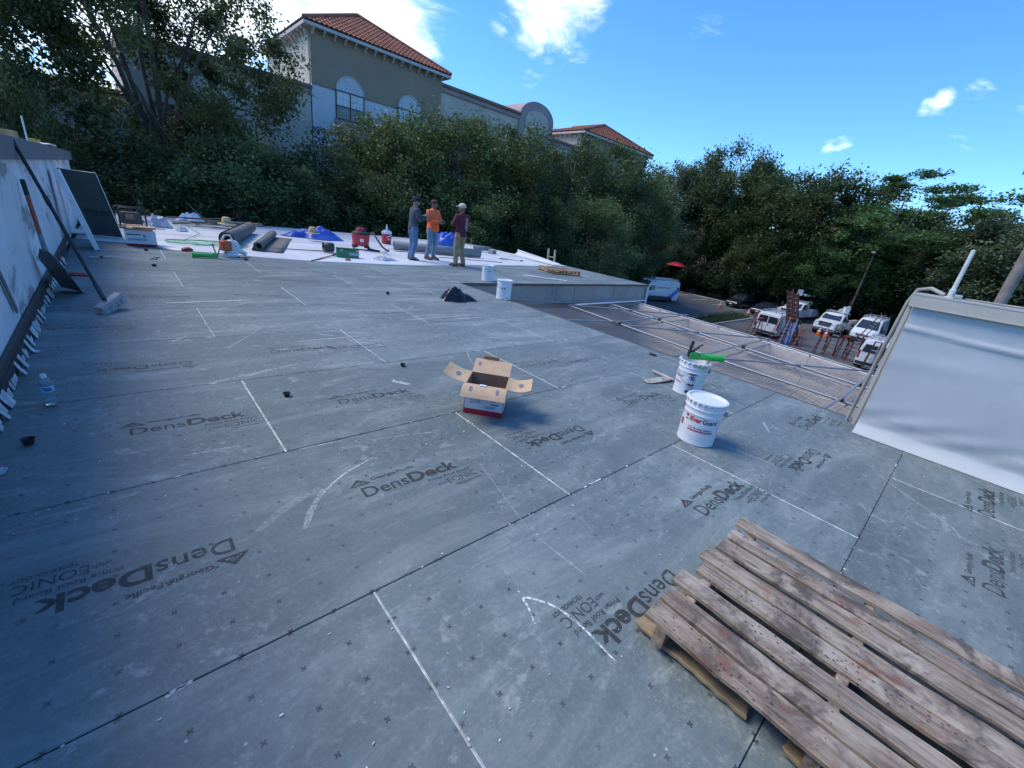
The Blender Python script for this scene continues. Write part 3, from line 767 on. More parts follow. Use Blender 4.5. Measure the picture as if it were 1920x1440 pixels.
# wall of the yard below the outer rail, and the yard floor
yw = thing('yard_wall', 'taupe stucco yard wall below the outer rail of the chain-link cage', 'wall', (0, 0, GZ))
b = MB(); top = -GZ + CZ - .06
for (ya, yb) in ((RP[2][0].y + .05, RP[2][1].y), (RP[2][1].y, RP[2][2].y), (RP[2][2].y, -4.0)):
    xa, xb = railx(2, ya), railx(2, yb)
    b.add([(xa - .02, ya, 0), (xb - .02, yb, 0), (xb - .02, yb, top), (xa - .02, ya, top), (xa + .20, ya, 0), (xb + .20, yb, 0), (xb + .20, yb, top), (xa + .20, ya, top)],
          [(0, 1, 2, 3), (7, 6, 5, 4), (3, 2, 6, 7)])
b.build('wall_panel', M('stucco_yard', (.64, .565, .50), .9, var=.12, scale=1.0, bump=.35, bscale=60, coord='World', dirt=(.28, .25, .22), dirt_amt=.3), yw)
b = MB(); b.add([(EDGE_X, -4, GZ + .008), (13.0, -4, GZ + .008), (13.0, WING_Y, GZ + .008), (EDGE_X, WING_Y, GZ + .008)], [(0, 1, 2, 3)])
struct(b.build('yard_floor', M('yard_concrete', (.40, .36, .31), .85, var=.2, scale=1, coord='World')))

# ================================================================== hotel behind the trees
HY = 30.0
taupe = M('hotel_taupe', (.315, .240, .170), .9, var=.10, scale=.6, bump=.25, bscale=30, coord='World')
cream = M('hotel_cream', (.52, .47, .39), .9, var=.10, scale=.6, bump=.25, bscale=30, coord='World', dirt=(.36, .32, .27), dirt_amt=.2)
hwhite = M('hotel_white', (.58, .60, .63), .9, var=.08, scale=.6, bump=.2, bscale=30, coord='World')
mauve = M('hotel_mauve', (.36, .27, .27), .85, var=.1, scale=1, coord='World')
trimw = M('hotel_trim', (.50, .47, .44), .7, var=.1, scale=2)
brown = M('cornice_brown', (.23, .155, .115), .85, var=.2, scale=1.5, coord='World')
frame_d = M('window_frame_dark', (.022, .020, .020), .5)
blind = M('window_blind', (.62, .66, .68), .7, var=.06, scale=1.2)
t = NT('window_glass_dark'); v = t.coord('World')
t.bsdf(t.mix(t.ramp(t.noise(v, .9, 3), .4, .6), (.035, .04, .045), (.10, .11, .11)), .12, 0, Specular_IOR_Level=.7)
glassd = MATS['window_glass_dark']
t = NT('roof_tile'); v = t.coord('World'); oi = t.n('ShaderNodeNewGeometry')
c = t.mix(t.ramp(t.noise(v, 1.1, 6, .7), .3, .7), (.20, .062, .035), (.36, .125, .070))
c = t.mix(t.ramp(t.noise(v, 7, 4, .7), .55, .72), c, (.13, .055, .040))
t.bsdf(c, .8, 0, t.bump(t.noise(v, 30, 3), .3, .02))
def tile_slope(mb, a, b_, c_, d_, cols, rows, h=.055):
    """corrugated barrel tiles over the quad a-b (eave) c-d (top, over b and a): humps across, steps up the slope"""
    a, b_, c_, d_ = map(Vector, (a, b_, c_, d_)); n = (b_ - a).cross(d_ - a + c_ - b_).normalized()
    if n.z < 0: n = -n
    per = 4; W = (b_ - a).length
    for r in range(rows):
        w0, w1 = r / rows, (r + 1.05) / rows
        row = []
        for (w, dz) in ((w0, .045), (min(1, w1), .0)):
            l = a.lerp(d_, w); q = b_.lerp(c_, w)
            k0 = (l - a).dot((b_ - a).normalized()) / W * cols; k1 = (q - a).dot((b_ - a).normalized()) / W * cols
            pts = []
            for i in range(cols * per + 1):
                kk = min(max(i / per, k0), k1)
                u = (kk - k0) / max(1e-6, k1 - k0)
                pts.append(l.lerp(q, u) + n * (h * abs(math.sin(math.pi * kk)) + dz))
            row.append(pts)
        m = len(row[0])
        mb.add(row[0] + row[1] + [p - n * .05 for p in row[0]], [(i, i + 1, m + i + 1, m + i) for i in range(m - 1)] + [(2 * m + i, 2 * m + i + 1, i + 1, i) for i in range(m - 1)])
def arch_pts(cx, z, r, n=18, h=None):
    return [(cx + r * math.cos(math.pi * i / n), z + (h or r) * math.sin(math.pi * i / n)) for i in range(n + 1)]
def arched_window(par, cx, sill, spring, r, y, lower=True):
    w = MB(); w.prism(arch_pts(cx, spring, r), y - .03, y - .005, plane='XZ'); win = w.build('window', blind, par)
    b = MB(); pts = arch_pts(cx, spring, r)                       # white surround and lattice over the arch head
    for p, q in zip(pts, pts[1:]): b.bar((p[0], y - .045, p[1]), (q[0], y - .045, q[1]), .05, .05, up=(0, 1, 0))
    b.build('arch_surround', trimw, win)
    b = MB()
    for k in np.arange(-r * 2, r * 2, r / 4.0):
        for s in (1, -1):
            run = [(cx + k + s * q, spring + q) for q in np.linspace(0, r, 24)]
            run = [p for p in run if (p[0] - cx) ** 2 + (p[1] - spring) ** 2 < (r * .96) ** 2]
            if len(run) > 1: b.bar((run[0][0], y - .038, run[0][1]), (run[-1][0], y - .038, run[-1][1]), .016, .016, up=(0, 1, 0))
    b.build('lattice', M('lattice_grey', (.42, .46, .48), .6), win)
    if lower:
        mid = (sill + spring) / 2 - .05
        for s in (-1, 1):
            x = cx + s * r / 2
            MB().box((x, y - .02, (mid + spring) / 2), (r - .06, .03, spring - mid - .06)).build('upper_pane', blind, win)
            MB().box((x, y - .02, (mid + sill) / 2), (r - .06, .03, mid - sill - .06)).build('lower_pane', glassd, win)
            for k in (1,):
                MB().box((x, y - .04, (mid + spring) / 2), (.02, .012, spring - mid)).build('glazing_bar', M('bar_pale', (.5, .53, .54), .6), win)
                MB().box((x, y - .043, (mid + spring) / 2), (r - .06, .012, .02)).build('glazing_bar', MATS['bar_pale'], win)
                MB().box((x, y - .043, (mid + sill) / 2 + .1), (r - .06, .012, .02)).build('glazing_bar', MATS['bar_pale'], win)
        b = MB()
        for x in (cx - r, cx, cx + r): b.box((x, y - .045, (sill + spring) / 2), (.055, .05, spring - sill + .05))
        for z in (sill, mid, spring): b.box((cx, y - .047, z), (2 * r + .05, .05, .055))
        b.build('frame', frame_d, win)
        MB().box((cx, y - .06, sill - .17), (2 * r + .2, .12, .22)).build('sill', mauve, win)
    return win
def tower(loc_x0, loc_x1, eave, depth, apex, label, wins):
    tw = thing('hotel_tower', label, 'building', (loc_x0, HY, GZ)); ox = loc_x0; W = loc_x1 - loc_x0; z0 = -GZ
    band = z0 + 7.22
    MB().box((W / 2, depth / 2, (band) / 2), (W, depth, band)).build('lower_wall', hwhite, tw)
    MB().box((W / 2, depth / 2, (band + z0 + eave - .2) / 2), (W + .012, depth + .012, z0 + eave - .2 - band)).build('upper_wall', taupe, tw)
    MB().box((-.03, depth / 2 + .1, (band + z0 + eave - .2) / 2), (.04, depth - .2, z0 + eave - .2 - band)).build('side_wall', cream, tw)  # paler than the front: its sunlight is put into the colour
    b = MB(); b.box((W / 2, -.02, band), (W + .05, .05, .05)); b.build('band', brown, tw)
    MB().box((W / 2, -.04, z0 + 4.95), (W + .06, .1, .16)).build('string_course', mauve, tw)
    for k in range(3):
        MB().box((W / 2, -.012, z0 + 4.0 - k * 3.2), (W + .03, .03, .25)).build('string_course', mauve, tw)
    oh = .45; e0 = z0 + eave
    MB().box((W / 2, depth / 2, e0 - .13), (W + 2 * oh, depth + 2 * oh, .16)).build('eave_board', trimw, tw)
    nb = int(W / .58)
    for i in range(nb + 1):                   # brackets
        x = .12 + (W - .24) * i / nb
        br = [(0, -.03), (-.34, -.03), (-.34, -.12), (-.22, -.17), (-.12, -.30), (0, -.36)]
        MB().prism([(u, e0 - .18 + w) for u, w in br], x - .05, x + .05, plane='YZ').build('bracket', trimw, tw)
    for i in range(8):
        y = .3 + i * .6
        br = [(0, -.03), (-.34, -.03), (-.34, -.12), (-.22, -.17), (-.12, -.30), (0, -.36)]
        MB().prism([(-.05 + u, e0 - .18 + w) for u, w in br], y - .05, y + .05, plane='XZ').build('bracket', trimw, tw)
    ax, ay, az = apex[0] - ox, apex[1] - HY, apex[2] - GZ
    A = (-oh, -oh, e0); B = (W + oh, -oh, e0); Cc = (W + oh, depth + oh, e0); D = (-oh, depth + oh, e0); T = (ax, ay, az); T2 = (ax, depth - ay, az)
    rf = MB(); rf.add([A, B, Cc, D, T, T2], [(0, 1, 4), (1, 2, 5, 4), (2, 3, 5), (3, 0, 4, 5), (3, 2, 1, 0)]); ro = rf.build('roof', MATS['roof_tile'], tw)
    for quad, cols in (((A, B, T, T), int((W + .9) / .27)), ((B, Cc, T2, T), int((depth + .9) / .27)), ((D, A, T, T2), int((depth + .9) / .27))):
        b = MB(); tile_slope(b, *quad, cols, 13); o = b.build('roof_tiles', MATS['roof_tile'], ro, smooth=50); o['kind'] = 'stuff'
    b = MB()
    for p in (A, B): b.tube([(p[0], p[1], p[2] + .06), (T[0], T[1], T[2] + .08)], .11, 8)
    b.tube([(T[0], T[1], T[2] + .08), (T2[0], T2[1], T2[2] + .08)], .11, 8)
    b.build('ridge_tiles', MATS['roof_tile'], ro, smooth=50)
    for cx, sill, spring, r in wins: arched_window(tw, cx - ox, z0 + sill, z0 + spring, r, -.012)
    for k in range(1, 3):
        for cx, sill, spring, r in wins:      # lower storeys, mostly behind leaves
            z = z0 + sill - 3.3 * k
            w = MB().box((cx - ox, -.01, z + .8), (2 * r, .04, 1.6)).build('window', glassd, tw)
            MB().box((cx - ox, -.04, z + .8), (.06, .03, 1.6)).build('frame', frame_d, w)
    return tw
ap1 = GX(670, 31, 14.15); ap2 = GX(1133, 236, 39.4)
tower(9.66, 18.32, 10.05, 9.0, ap1, 'tall taupe and white hotel tower with arched windows and red tiled hip roof', [(11.89, 5.77, 7.24, .86), (15.93, 5.77, 7.30, .86)])
tower(33.9, 45.0, 9.95, 9.0, ap2, 'distant hotel tower whose red tiled hip roof shows over the trees', [(37, 5.77, 7.24, .86), (41.5, 5.77, 7.24, .86)])
# long wings between the towers
def wing(name, label, x0, x1, top, y, wallm, topm, dep=10):
    w = thing(name, label, 'building', (x0, y, GZ)); z0 = -GZ; W = x1 - x0
    MB().box((W / 2, dep / 2, (z0 + top - .5) / 2), (W, dep, z0 + top - .5)).build('wall', wallm, w)
    MB().box((W / 2, dep / 2, z0 + top - .34), (W + .02, dep + .25, .30)).build('frieze', topm, w)
    MB().box((W / 2, dep / 2, z0 + top - .10), (W + .05, dep + .55, .17)).build('cornice', brown, w)
    for k in range(int(W / 3.6)):
        for st in range(3):
            x = 1.8 + 3.6 * k; z = z0 + top - 3.4 - 3.2 * st
            q = MB().box((x, -.01, z), (1.5, .06, 1.6)).build('window', glassd, w)
            MB().box((x, -.05, z), (.06, .03, 1.6)).build('frame', frame_d, q)
            MB().box((x, -.05, z - .9), (1.7, .12, .14)).build('sill', mauve, q)
    return w
wing('hotel_wing', 'cream hotel wing with mauve frieze and brown cornice right of the tall tower', 18.36, 25.9, 9.60, HY + .25, cream, mauve)
w2 = wing('hotel_wing', 'cream hotel wing running behind the trees to the distant tower', 29.9, 33.86, 8.6, HY + .3, cream, mauve)
wl = wing('hotel_wing', 'white hotel wing with brown cornice behind the large oak', 1.2, 9.6, 7.1, HY + .05, cream, mauve)
wl2 = wing('hotel_wing', 'low white hotel wing with brown cornice seen through leaves beyond the left parapet', -14, 1.15, 4.55, HY - .3, hwhite, trimw)
ga = thing('arched_gable', 'mauve rounded gable with cream panel standing between the hotel wings', 'building', (27.86, HY + .1, GZ))
r = 1.98
MB().prism([(r, 0)] + [(x, z) for x, z in arch_pts(0, -GZ + 9.45, r, 22, 1.28)] + [(-r, 0)], 0, 4.0, plane='XZ').build('gable_wall', mauve, ga)
MB().prism([(1.35, -GZ + 7.5)] + arch_pts(0, -GZ + 9.25, 1.35, 18, .85) + [(-1.35, -GZ + 7.5)], -.05, -.005, plane='XZ').build('gable_panel', cream, ga)
# pale low buildings and garden wall far beyond the car park trees
for (x, y, wx, wy, h, lab, nm) in ((82, 26, 6, 34, 7.0, 'pale yellow house glimpsed between the far trunks', 'far_house'), (88, -14, 6, 40, 7.5, 'pale yellow building behind the grass slope beyond the utility pole', 'far_building')):
    f = thing(nm, lab, 'building', (x, y, GZ))
    MB().box((0, 0, h / 2), (wx, wy, h)).build('wall', M('far_cream', (.50, .42, .28), .9, var=.1, scale=.4, coord='World'), f)
    MB().prism([(-wx / 2 - .5, h), (wx / 2 + .5, h), (0, h + 1.6)], -wy / 2 - .5, wy / 2 + .5, plane='XZ').build('roof', M('far_roof', (.24, .16, .13), .9), f)
    for k in range(9):
        yy = -wy / 2 + 2 + k * (wy - 4) / 8
        for z in (1.6, 4.6): MB().box((-wx / 2 - .02, yy, z), (.06, 1.4, 1.5)).build('window', glassd, f)
gw = thing('garden_wall', 'brown garden wall under the trees behind the parked van with blue stripe', 'wall', (64, 40.5, GZ))
MB().box((0, 0, 1.1), (12, .3, 2.2)).build('wall_panel', M('wall_brown', (.24, .13, .08), .9, var=.2, scale=1), gw)
MB().box((0, 0, 2.26), (12.1, .42, .12)).build('wall_cap', M('wall_cap_c', (.32, .22, .16), .9), gw)
um = thing('red_parasol', 'red garden parasol open under the dark trees', 'parasol', (59.0, GX(1268, 497, 59.0).y, GZ))
um_z = GX(1268, 490, 59).z - GZ
MB().lathe([(1.55, um_z - .55), (.8, um_z - .22), (.0, um_z)], 8, cap0=False, cap1=False).build('canopy', M('parasol_red', (.42, .02, .03), .7), um)
MB().tube([(0, 0, 0), (0, 0, um_z)], .03, 8).build('pole', galv, um)

# ================================================================== trees
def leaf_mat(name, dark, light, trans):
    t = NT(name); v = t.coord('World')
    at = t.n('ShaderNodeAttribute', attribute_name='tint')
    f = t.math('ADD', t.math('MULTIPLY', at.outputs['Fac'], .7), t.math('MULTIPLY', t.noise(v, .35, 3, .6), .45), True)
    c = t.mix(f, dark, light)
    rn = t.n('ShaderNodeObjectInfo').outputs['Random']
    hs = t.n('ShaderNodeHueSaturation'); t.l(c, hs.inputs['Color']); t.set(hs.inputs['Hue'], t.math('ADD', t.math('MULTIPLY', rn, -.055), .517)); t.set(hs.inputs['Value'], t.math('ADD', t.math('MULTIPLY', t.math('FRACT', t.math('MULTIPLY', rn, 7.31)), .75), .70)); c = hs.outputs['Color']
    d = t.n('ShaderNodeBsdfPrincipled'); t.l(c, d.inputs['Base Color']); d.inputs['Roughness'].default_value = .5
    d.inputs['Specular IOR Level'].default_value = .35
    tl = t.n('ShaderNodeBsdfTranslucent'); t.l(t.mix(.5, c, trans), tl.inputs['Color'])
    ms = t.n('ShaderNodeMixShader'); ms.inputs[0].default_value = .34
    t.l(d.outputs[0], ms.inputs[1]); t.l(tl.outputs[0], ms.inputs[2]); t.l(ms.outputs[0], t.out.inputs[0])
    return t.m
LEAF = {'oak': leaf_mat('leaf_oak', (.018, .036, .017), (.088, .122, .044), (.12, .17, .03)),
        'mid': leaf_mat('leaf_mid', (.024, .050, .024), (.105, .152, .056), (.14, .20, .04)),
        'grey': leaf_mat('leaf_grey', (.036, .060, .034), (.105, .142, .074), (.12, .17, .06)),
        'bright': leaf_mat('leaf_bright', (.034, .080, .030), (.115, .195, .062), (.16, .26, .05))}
bark = M('bark', (.085, .070, .058), .95, var=.35, scale=5, bump=.8, bscale=12)
def make_tree(seed, H, R, trunk_h, n_clump, n_leaf, leaf, lm, squash=.8, gap=0.0, lean=(0, 0), clump_r=.75, drop=0.0, flat=0.0):
    """meshes (trunk with limbs, crown) of one tree, base at the origin.
    Crown: leaf-sized faces in clumps at the ends of the limbs, spread through an uneven volume."""
    r = np.random.default_rng(seed); py = random.Random(seed)
    c0 = np.array([lean[0], lean[1], trunk_h + (H - trunk_h) * .5]); half = (H - trunk_h) * .5
    lob = [(r.uniform(0, 6.28), r.uniform(-.4, .9), r.uniform(.12, .34)) for _ in range(9)]
    cl = []
    while len(cl) < n_clump:
        d = r.normal(size=3); d /= np.linalg.norm(d)
        rad = r.uniform(.18, 1) ** .42
        s = 1.0
        for (a, e, k) in lob:
            q = np.array([math.cos(a) * math.cos(e), math.sin(a) * math.cos(e), math.sin(e)])
            s += k * max(0, d @ q - .55) * 1.5 - k * max(0, -(d @ q) - .72)
        p = c0 + d * np.array([R, R, half]) * rad * s
        if p[2] < trunk_h * .55 - drop: continue
        if gap and r.random() < gap and rad > .55: continue
        cl.append((p, r.uniform(.55, 1.25) * clump_r, rad))
    tr = MB()
    base_r = .035 * H * .55
    fork = np.array([lean[0] * .3, lean[1] * .3, trunk_h])
    tr.tube([(0, 0, -.3), (lean[0] * .05, 0, trunk_h * .35), tuple(fork * [1, 1, .8]), tuple(fork)], [base_r * 1.35, base_r, base_r * .88, base_r * .8], 9)
    limbs = []
    for k in range(9):
        a = 6.28 * k / 9 + py.random() * .6; q = c0 + np.array([math.cos(a) * R * .55, math.sin(a) * R * .55, half * py.uniform(-.35, .75)])
        m = (fork + q) / 2 + np.array([0, 0, half * .18]) + r.normal(size=3) * .25
        tr.tube([tuple(fork * [1, 1, .92]), tuple(fork * .55 + m * .45), tuple(m), tuple(q)], [base_r * .55, base_r * .42, base_r * .32, base_r * .16], 7)
        limbs.append((m, q))
    tr.tube([tuple(fork), tuple(c0), tuple(c0 + [0, 0, half * .8])], [base_r * .6, base_r * .4, base_r * .1], 7)
    limbs.append((c0, c0 + [0, 0, half * .8]))
    for p, cr, rad in cl[::2]:                    # twigs to the clumps
        b = min(limbs, key=lambda L: np.linalg.norm(L[1] - p)); s = b[0] + (b[1] - b[0]) * py.random()
        m = (s + p) / 2 + r.normal(size=3) * .15 + [0, 0, -.1]
        tr.tube([tuple(s), tuple(m), tuple(p)], [base_r * .12, base_r * .08, .012], 4, cap=False)
    tme = tr.mesh('trunk', bark, True)
    per = n_leaf // n_clump
    C = np.repeat(np.array([c[0] for c in cl]), per, axis=0); S = np.repeat(np.array([c[1] for c in cl]), per)
    N = len(C)
    off = r.normal(size=(N, 3)) * (S * .52)[:, None]; off[:, 2] *= squash * (1 - flat)
    P = C + off
    if drop: P[:, 2] -= np.abs(off[:, 0] * off[:, 1]) * drop
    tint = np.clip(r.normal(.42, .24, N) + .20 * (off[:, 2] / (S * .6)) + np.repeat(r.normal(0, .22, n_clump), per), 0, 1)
    sz = leaf * r.uniform(.6, 1.35, N)
    u = r.normal(size=(N, 3)); u[:, 2] *= .6; u /= np.linalg.norm(u, axis=1)[:, None]
    w = r.normal(size=(N, 3)) + [0, 0, .9]; w -= (w * u).sum(1)[:, None] * u; w /= np.linalg.norm(w, axis=1)[:, None]
    s = np.cross(w, u)
    V = np.empty((N, 4, 3))
    V[:, 0] = P - u * sz[:, None]; V[:, 2] = P + u * sz[:, None]
    V[:, 1] = P + s * (sz * .48)[:, None] + w * (sz * .12)[:, None]; V[:, 3] = P - s * (sz * .48)[:, None] + w * (sz * .12)[:, None]
    me = bpy.data.meshes.new('crown'); me.vertices.add(N * 4); me.vertices.foreach_set('co', V.ravel())
    me.loops.add(N * 4); me.loops.foreach_set('vertex_index', np.arange(N * 4)); me.polygons.add(N)
    me.polygons.foreach_set('loop_start', np.arange(N) * 4)
    at = me.attributes.new('tint', 'FLOAT', 'FACE'); at.data.foreach_set('value', tint.astype(np.float32))
    me.materials.append(lm); me.update(); me.validate()
    return tme, me, float(np.percentile(P[:, 2], 99.7))
def plant_tree(name, label, meshes, loc, s=(1, 1, 1), rz=0, group=None):
    e = thing(name, label, 'tree', loc, rz, group); 
    o = ob('trunk', meshes[0], e); o2 = ob('crown', meshes[1], e)
    e.scale = s
    return e
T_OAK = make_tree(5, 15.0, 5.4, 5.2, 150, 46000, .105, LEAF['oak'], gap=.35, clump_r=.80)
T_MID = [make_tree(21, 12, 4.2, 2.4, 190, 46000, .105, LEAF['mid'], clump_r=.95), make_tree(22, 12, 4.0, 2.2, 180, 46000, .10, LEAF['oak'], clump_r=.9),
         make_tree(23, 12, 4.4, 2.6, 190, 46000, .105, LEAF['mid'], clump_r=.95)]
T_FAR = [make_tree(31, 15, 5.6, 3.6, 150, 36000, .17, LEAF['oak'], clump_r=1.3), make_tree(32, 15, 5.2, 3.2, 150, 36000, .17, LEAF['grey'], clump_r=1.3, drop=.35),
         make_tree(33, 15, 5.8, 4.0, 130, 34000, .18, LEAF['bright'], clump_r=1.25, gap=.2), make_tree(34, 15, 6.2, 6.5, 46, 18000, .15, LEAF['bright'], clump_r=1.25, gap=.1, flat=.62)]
def at_y(px, y): p = GY(px, 400, y); return (p.x, y, GZ)
def top_scale(px, py, y, T): return (GY(px, py, y).z - GZ) / T[2]
# the big oak on the left and its neighbours
plant_tree('oak_tree', 'largest oak with open dark crown rising beside the left parapet wall', T_OAK, at_y(330, 24.2), (.80, .72, 1.0), .4)
plant_tree('oak_tree', 'dark oak reaching over the low white hotel wing at the far left', T_OAK, (-3.6, 24.6, GZ), (.72, .7, .90), 2.6)
plant_tree('oak_tree', 'smaller dark oak filling in below the largest oak beside it', T_MID[1], (1.0, 22.4, GZ), (.80, .7, .60), 1.2)
plant_tree('oak_tree', 'low dense oak crown behind the leaning grey board', T_MID[0], (4.4, 22.2, GZ), (.80, .7, .66), 4.0)
plant_tree('slender_tree', 'small dark tree in front of the low white hotel wing', T_MID[1], (-2.2, 20.6, GZ), (.32, .32, .74), 3.0)
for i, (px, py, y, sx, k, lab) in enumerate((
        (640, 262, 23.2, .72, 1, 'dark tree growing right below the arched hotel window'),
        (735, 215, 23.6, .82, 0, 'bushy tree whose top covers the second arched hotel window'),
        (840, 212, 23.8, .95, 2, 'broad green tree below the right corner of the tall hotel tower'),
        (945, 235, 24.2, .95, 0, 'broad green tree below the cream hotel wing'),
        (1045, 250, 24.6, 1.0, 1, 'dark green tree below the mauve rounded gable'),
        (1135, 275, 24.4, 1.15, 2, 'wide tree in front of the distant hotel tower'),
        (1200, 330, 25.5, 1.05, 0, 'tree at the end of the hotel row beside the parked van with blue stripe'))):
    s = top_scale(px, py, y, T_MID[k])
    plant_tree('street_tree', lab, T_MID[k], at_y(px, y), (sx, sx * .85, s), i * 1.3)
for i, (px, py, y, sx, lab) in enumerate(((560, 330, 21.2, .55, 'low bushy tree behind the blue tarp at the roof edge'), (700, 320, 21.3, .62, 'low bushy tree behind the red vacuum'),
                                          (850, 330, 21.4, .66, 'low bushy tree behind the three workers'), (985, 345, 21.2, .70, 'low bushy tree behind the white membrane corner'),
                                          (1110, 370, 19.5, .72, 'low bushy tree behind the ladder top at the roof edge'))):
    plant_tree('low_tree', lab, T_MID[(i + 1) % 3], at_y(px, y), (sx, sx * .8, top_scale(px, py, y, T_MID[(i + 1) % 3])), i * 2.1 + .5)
# trees round the car park
far = [(1255, 318, 62, .95, 1, 'weeping grey-green tree over the red parasol'), (1325, 296, 66, .9, 1, 'tall grey-green tree behind the dark parked car'), (1390, 278, 66, .95, 0, 'tallest dark tree of the car park row'),
       (1452, 322, 68, .9, 2, 'tall green tree behind the dark blue parked car'), (1520, 328, 62, .95, 0, 'dark tree behind the boom truck'), (1592, 326, 64, 1.0, 0, 'broad dark tree left of the feathery tree'),
       (1650, 385, 62, .8, 2, 'bright green tree behind the lamp post'), (1722, 318, 61, 1.15, 3, 'feathery tree with flat leaf clumps and open branches'), (1790, 385, 63, .85, 3, 'smaller feathery tree beside the utility pole'),
       (1850, 405, 64, 1.0, 0, 'dark round tree behind the utility pole'), (1915, 405, 58, .95, 1, 'grey-green tree at the far end of the car park row'), (1960, 420, 60, 1.0, 0, 'dark tree standing past the utility pole'),
       (1290, 420, 61.5, .55, 1, 'low drooping tree behind the red parasol'), (1430, 440, 62, .6, 0, 'low dark tree behind the two dark cars'), (1500, 450, 60, .6, 0, 'low dark shrub tree behind the boom truck'), (1570, 440, 60, .62, 2, 'low green tree around the lamp post foot'),
       (1665, 455, 62, .6, 2, 'low bright tree behind the white van facing the roof'), (1745, 460, 62, .65, 0, 'low dark tree behind the wrapped parapet'), (1810, 470, 62, .6, 0, 'low dark tree left of the utility pole')]
for i, (px, py, x, sx, k, lab) in enumerate(far):
    p = GX(px, py, x); s = (p.z - GZ) / T_FAR[k][2]
    plant_tree('feathery_tree' if k == 3 else 'parkside_tree', lab, T_FAR[k], (x, p.y, GZ), (sx, sx, s), i * 1.7)
# distant wood that closes the view
for i, (x, y, s) in enumerate(((78, 62, 1.1), (62, 58, 1.0), (52, 50, .95), (92, 44, 1.1), (95, 12, .95), (96, -4, .8), (44, 46, .9))):
    plant_tree('backdrop_tree', ['dark tree far behind the garden wall', 'dark tree behind the hotel row end', 'tree at the back of the hotel row', 'tree behind the pale yellow house', 'tree rising over the pale yellow house roof', 'tree beside the pale yellow building', 'tree between hotel and garden wall'][i],
               T_FAR[i % 2], (x, y, GZ), (1.1, 1.1, s), i * 2.2)
# hedge of low bushes between the car park and the trees
LEAF['dark'] = leaf_mat('leaf_shaded', (.008, .016, .009), (.026, .040, .018), (.03, .05, .01))  # leaf colour darkened for the shade under the trees
T_BUSH = [make_tree(61, 3.2, 2.6, .5, 46, 15000, .13, LEAF['dark'], clump_r=.8), make_tree(62, 3.2, 2.4, .4, 46, 15000, .13, LEAF['dark'], clump_r=.8)]
places = ['below the red parasol', 'behind the black parked car', 'between the two dark cars', 'behind the dark blue parked car', 'left of the boom truck with raised arm', 'behind the upright ladder stack', 'between the boom trucks', 'at the lamp post foot', 'behind the white van facing the roof', 'left of the wrapped parapet', 'behind the dark green car', 'behind the utility pole', 'at the end of the kerb', 'at the garden wall', 'beside the van with blue stripe']
for i, lab in enumerate(places[:13]):
    y = 36 - i * 3.1
    plant_tree('low_bush', 'low dark bush growing ' + lab, T_BUSH[i % 2], (61.6 + .9 * math.sin(i * 2.1), y, GZ), (1.0, 1.05, .9 + .45 * abs(math.sin(i * 1.7))), i * 1.1)
for i, (x, y, lab) in enumerate(((50, 33.6, places[14]), (56, 35.4, places[13]), (42, 33.2, 'at the back kerb behind the van with blue stripe'), (34, 31.8, 'at the back kerb near the hotel tower'))):
    plant_tree('low_bush', 'low dark bush growing ' + lab, T_BUSH[i % 2], (x, y, GZ), (1.2, 1.0, 1.3), i * 2.0)

# ================================================================== vehicles in the car park
def paint(name, col, rough=.32):
    return M(name, col, rough, var=.05, scale=2, Coat_Weight=.5, Coat_Roughness=.12)
wpaint = paint('van_white', (.62, .64, .66)); dkpaint = paint('car_black', (.012, .013, .016), .25); blpaint = paint('car_dark_blue', (.012, .016, .035), .25)
grpaint = paint('car_dark_green', (.015, .022, .022), .25)
blue_p = paint('livery_blue', (.03, .14, .52)); navy_p = paint('livery_navy', (.02, .045, .16))
rub = M('tyre_rubber', (.014, .014, .015), .85); rimm = M('rim_grey', (.30, .31, .32), .4, metal=.5)
blackpl = M('black_plastic', (.018, .018, .020), .55); lampg = M('head_lamp', (.55, .58, .60), .15, Coat_Weight=.8)
tailr = M('tail_lamp', (.35, .012, .012), .25); chrome = M('chrome_bar', (.55, .56, .58), .2, metal=.9)
t = NT('auto_glass'); t.bsdf((.020, .026, .032), .06, 0, None, Specular_IOR_Level=.8); aglass = MATS['auto_glass']
greym = M('alu_grey', (.48, .50, .52), .4, metal=.5)
def ring(x, w, zb, belt, zt, tum=.16, crown=.03):
    belt = min(belt, zt - .06); wt = w - tum * (zt - belt)
    half = [(w - .10, zb), (w - .015, zb + .06), (w, (zb + belt) / 2), (w - .005, belt), (wt + .01, zt - .10 if zt - belt > .15 else zt - .03), (wt - .10, zt - .01), (wt * .5, zt + crown)]
    return [(x, y, z) for y, z in half] + [(x, -y, z) for y, z in half[::-1]]
def wheels(par, xs, track, r=.35, w=.24, dual=False):
    for x in xs:
        for s in (-1, 1):
            y = s * track
            o = MB().lathe([(r * .62, -w / 2), (r * .93, -w / 2), (r, -w * .36), (r, w * .36), (r * .93, w / 2), (r * .62, w / 2)], 22, (0, 0, 0), 'Y', cap0=False, cap1=False).build('wheel', rub, par, smooth=35, loc=(x, y, r))
            MB().lathe([(r * .63, -.02), (r * .60, .035 * s + .0), (r * .22, .05 * s), (.0, .06 * s)], 16, (0, s * w * .30, 0), 'Y', cap0=True, cap1=False).build('rim', rimm, o, smooth=35)
def pane(par, pts, name='window', mat=None, th=.012):
    """glass pane through 4+ points (planar-ish), given outward order"""
    P = [Vector(p) for p in pts]; n = (P[1] - P[0]).cross(P[2] - P[0]).normalized()
    b = MB(); k = len(P); b.add([p + n * th for p in P] + [p - n * .01 for p in P], [tuple(range(k))] + [(i, k + i, k + (i + 1) % k, (i + 1) % k) for i in range(k)])
    return b.build(name, mat or aglass, par)
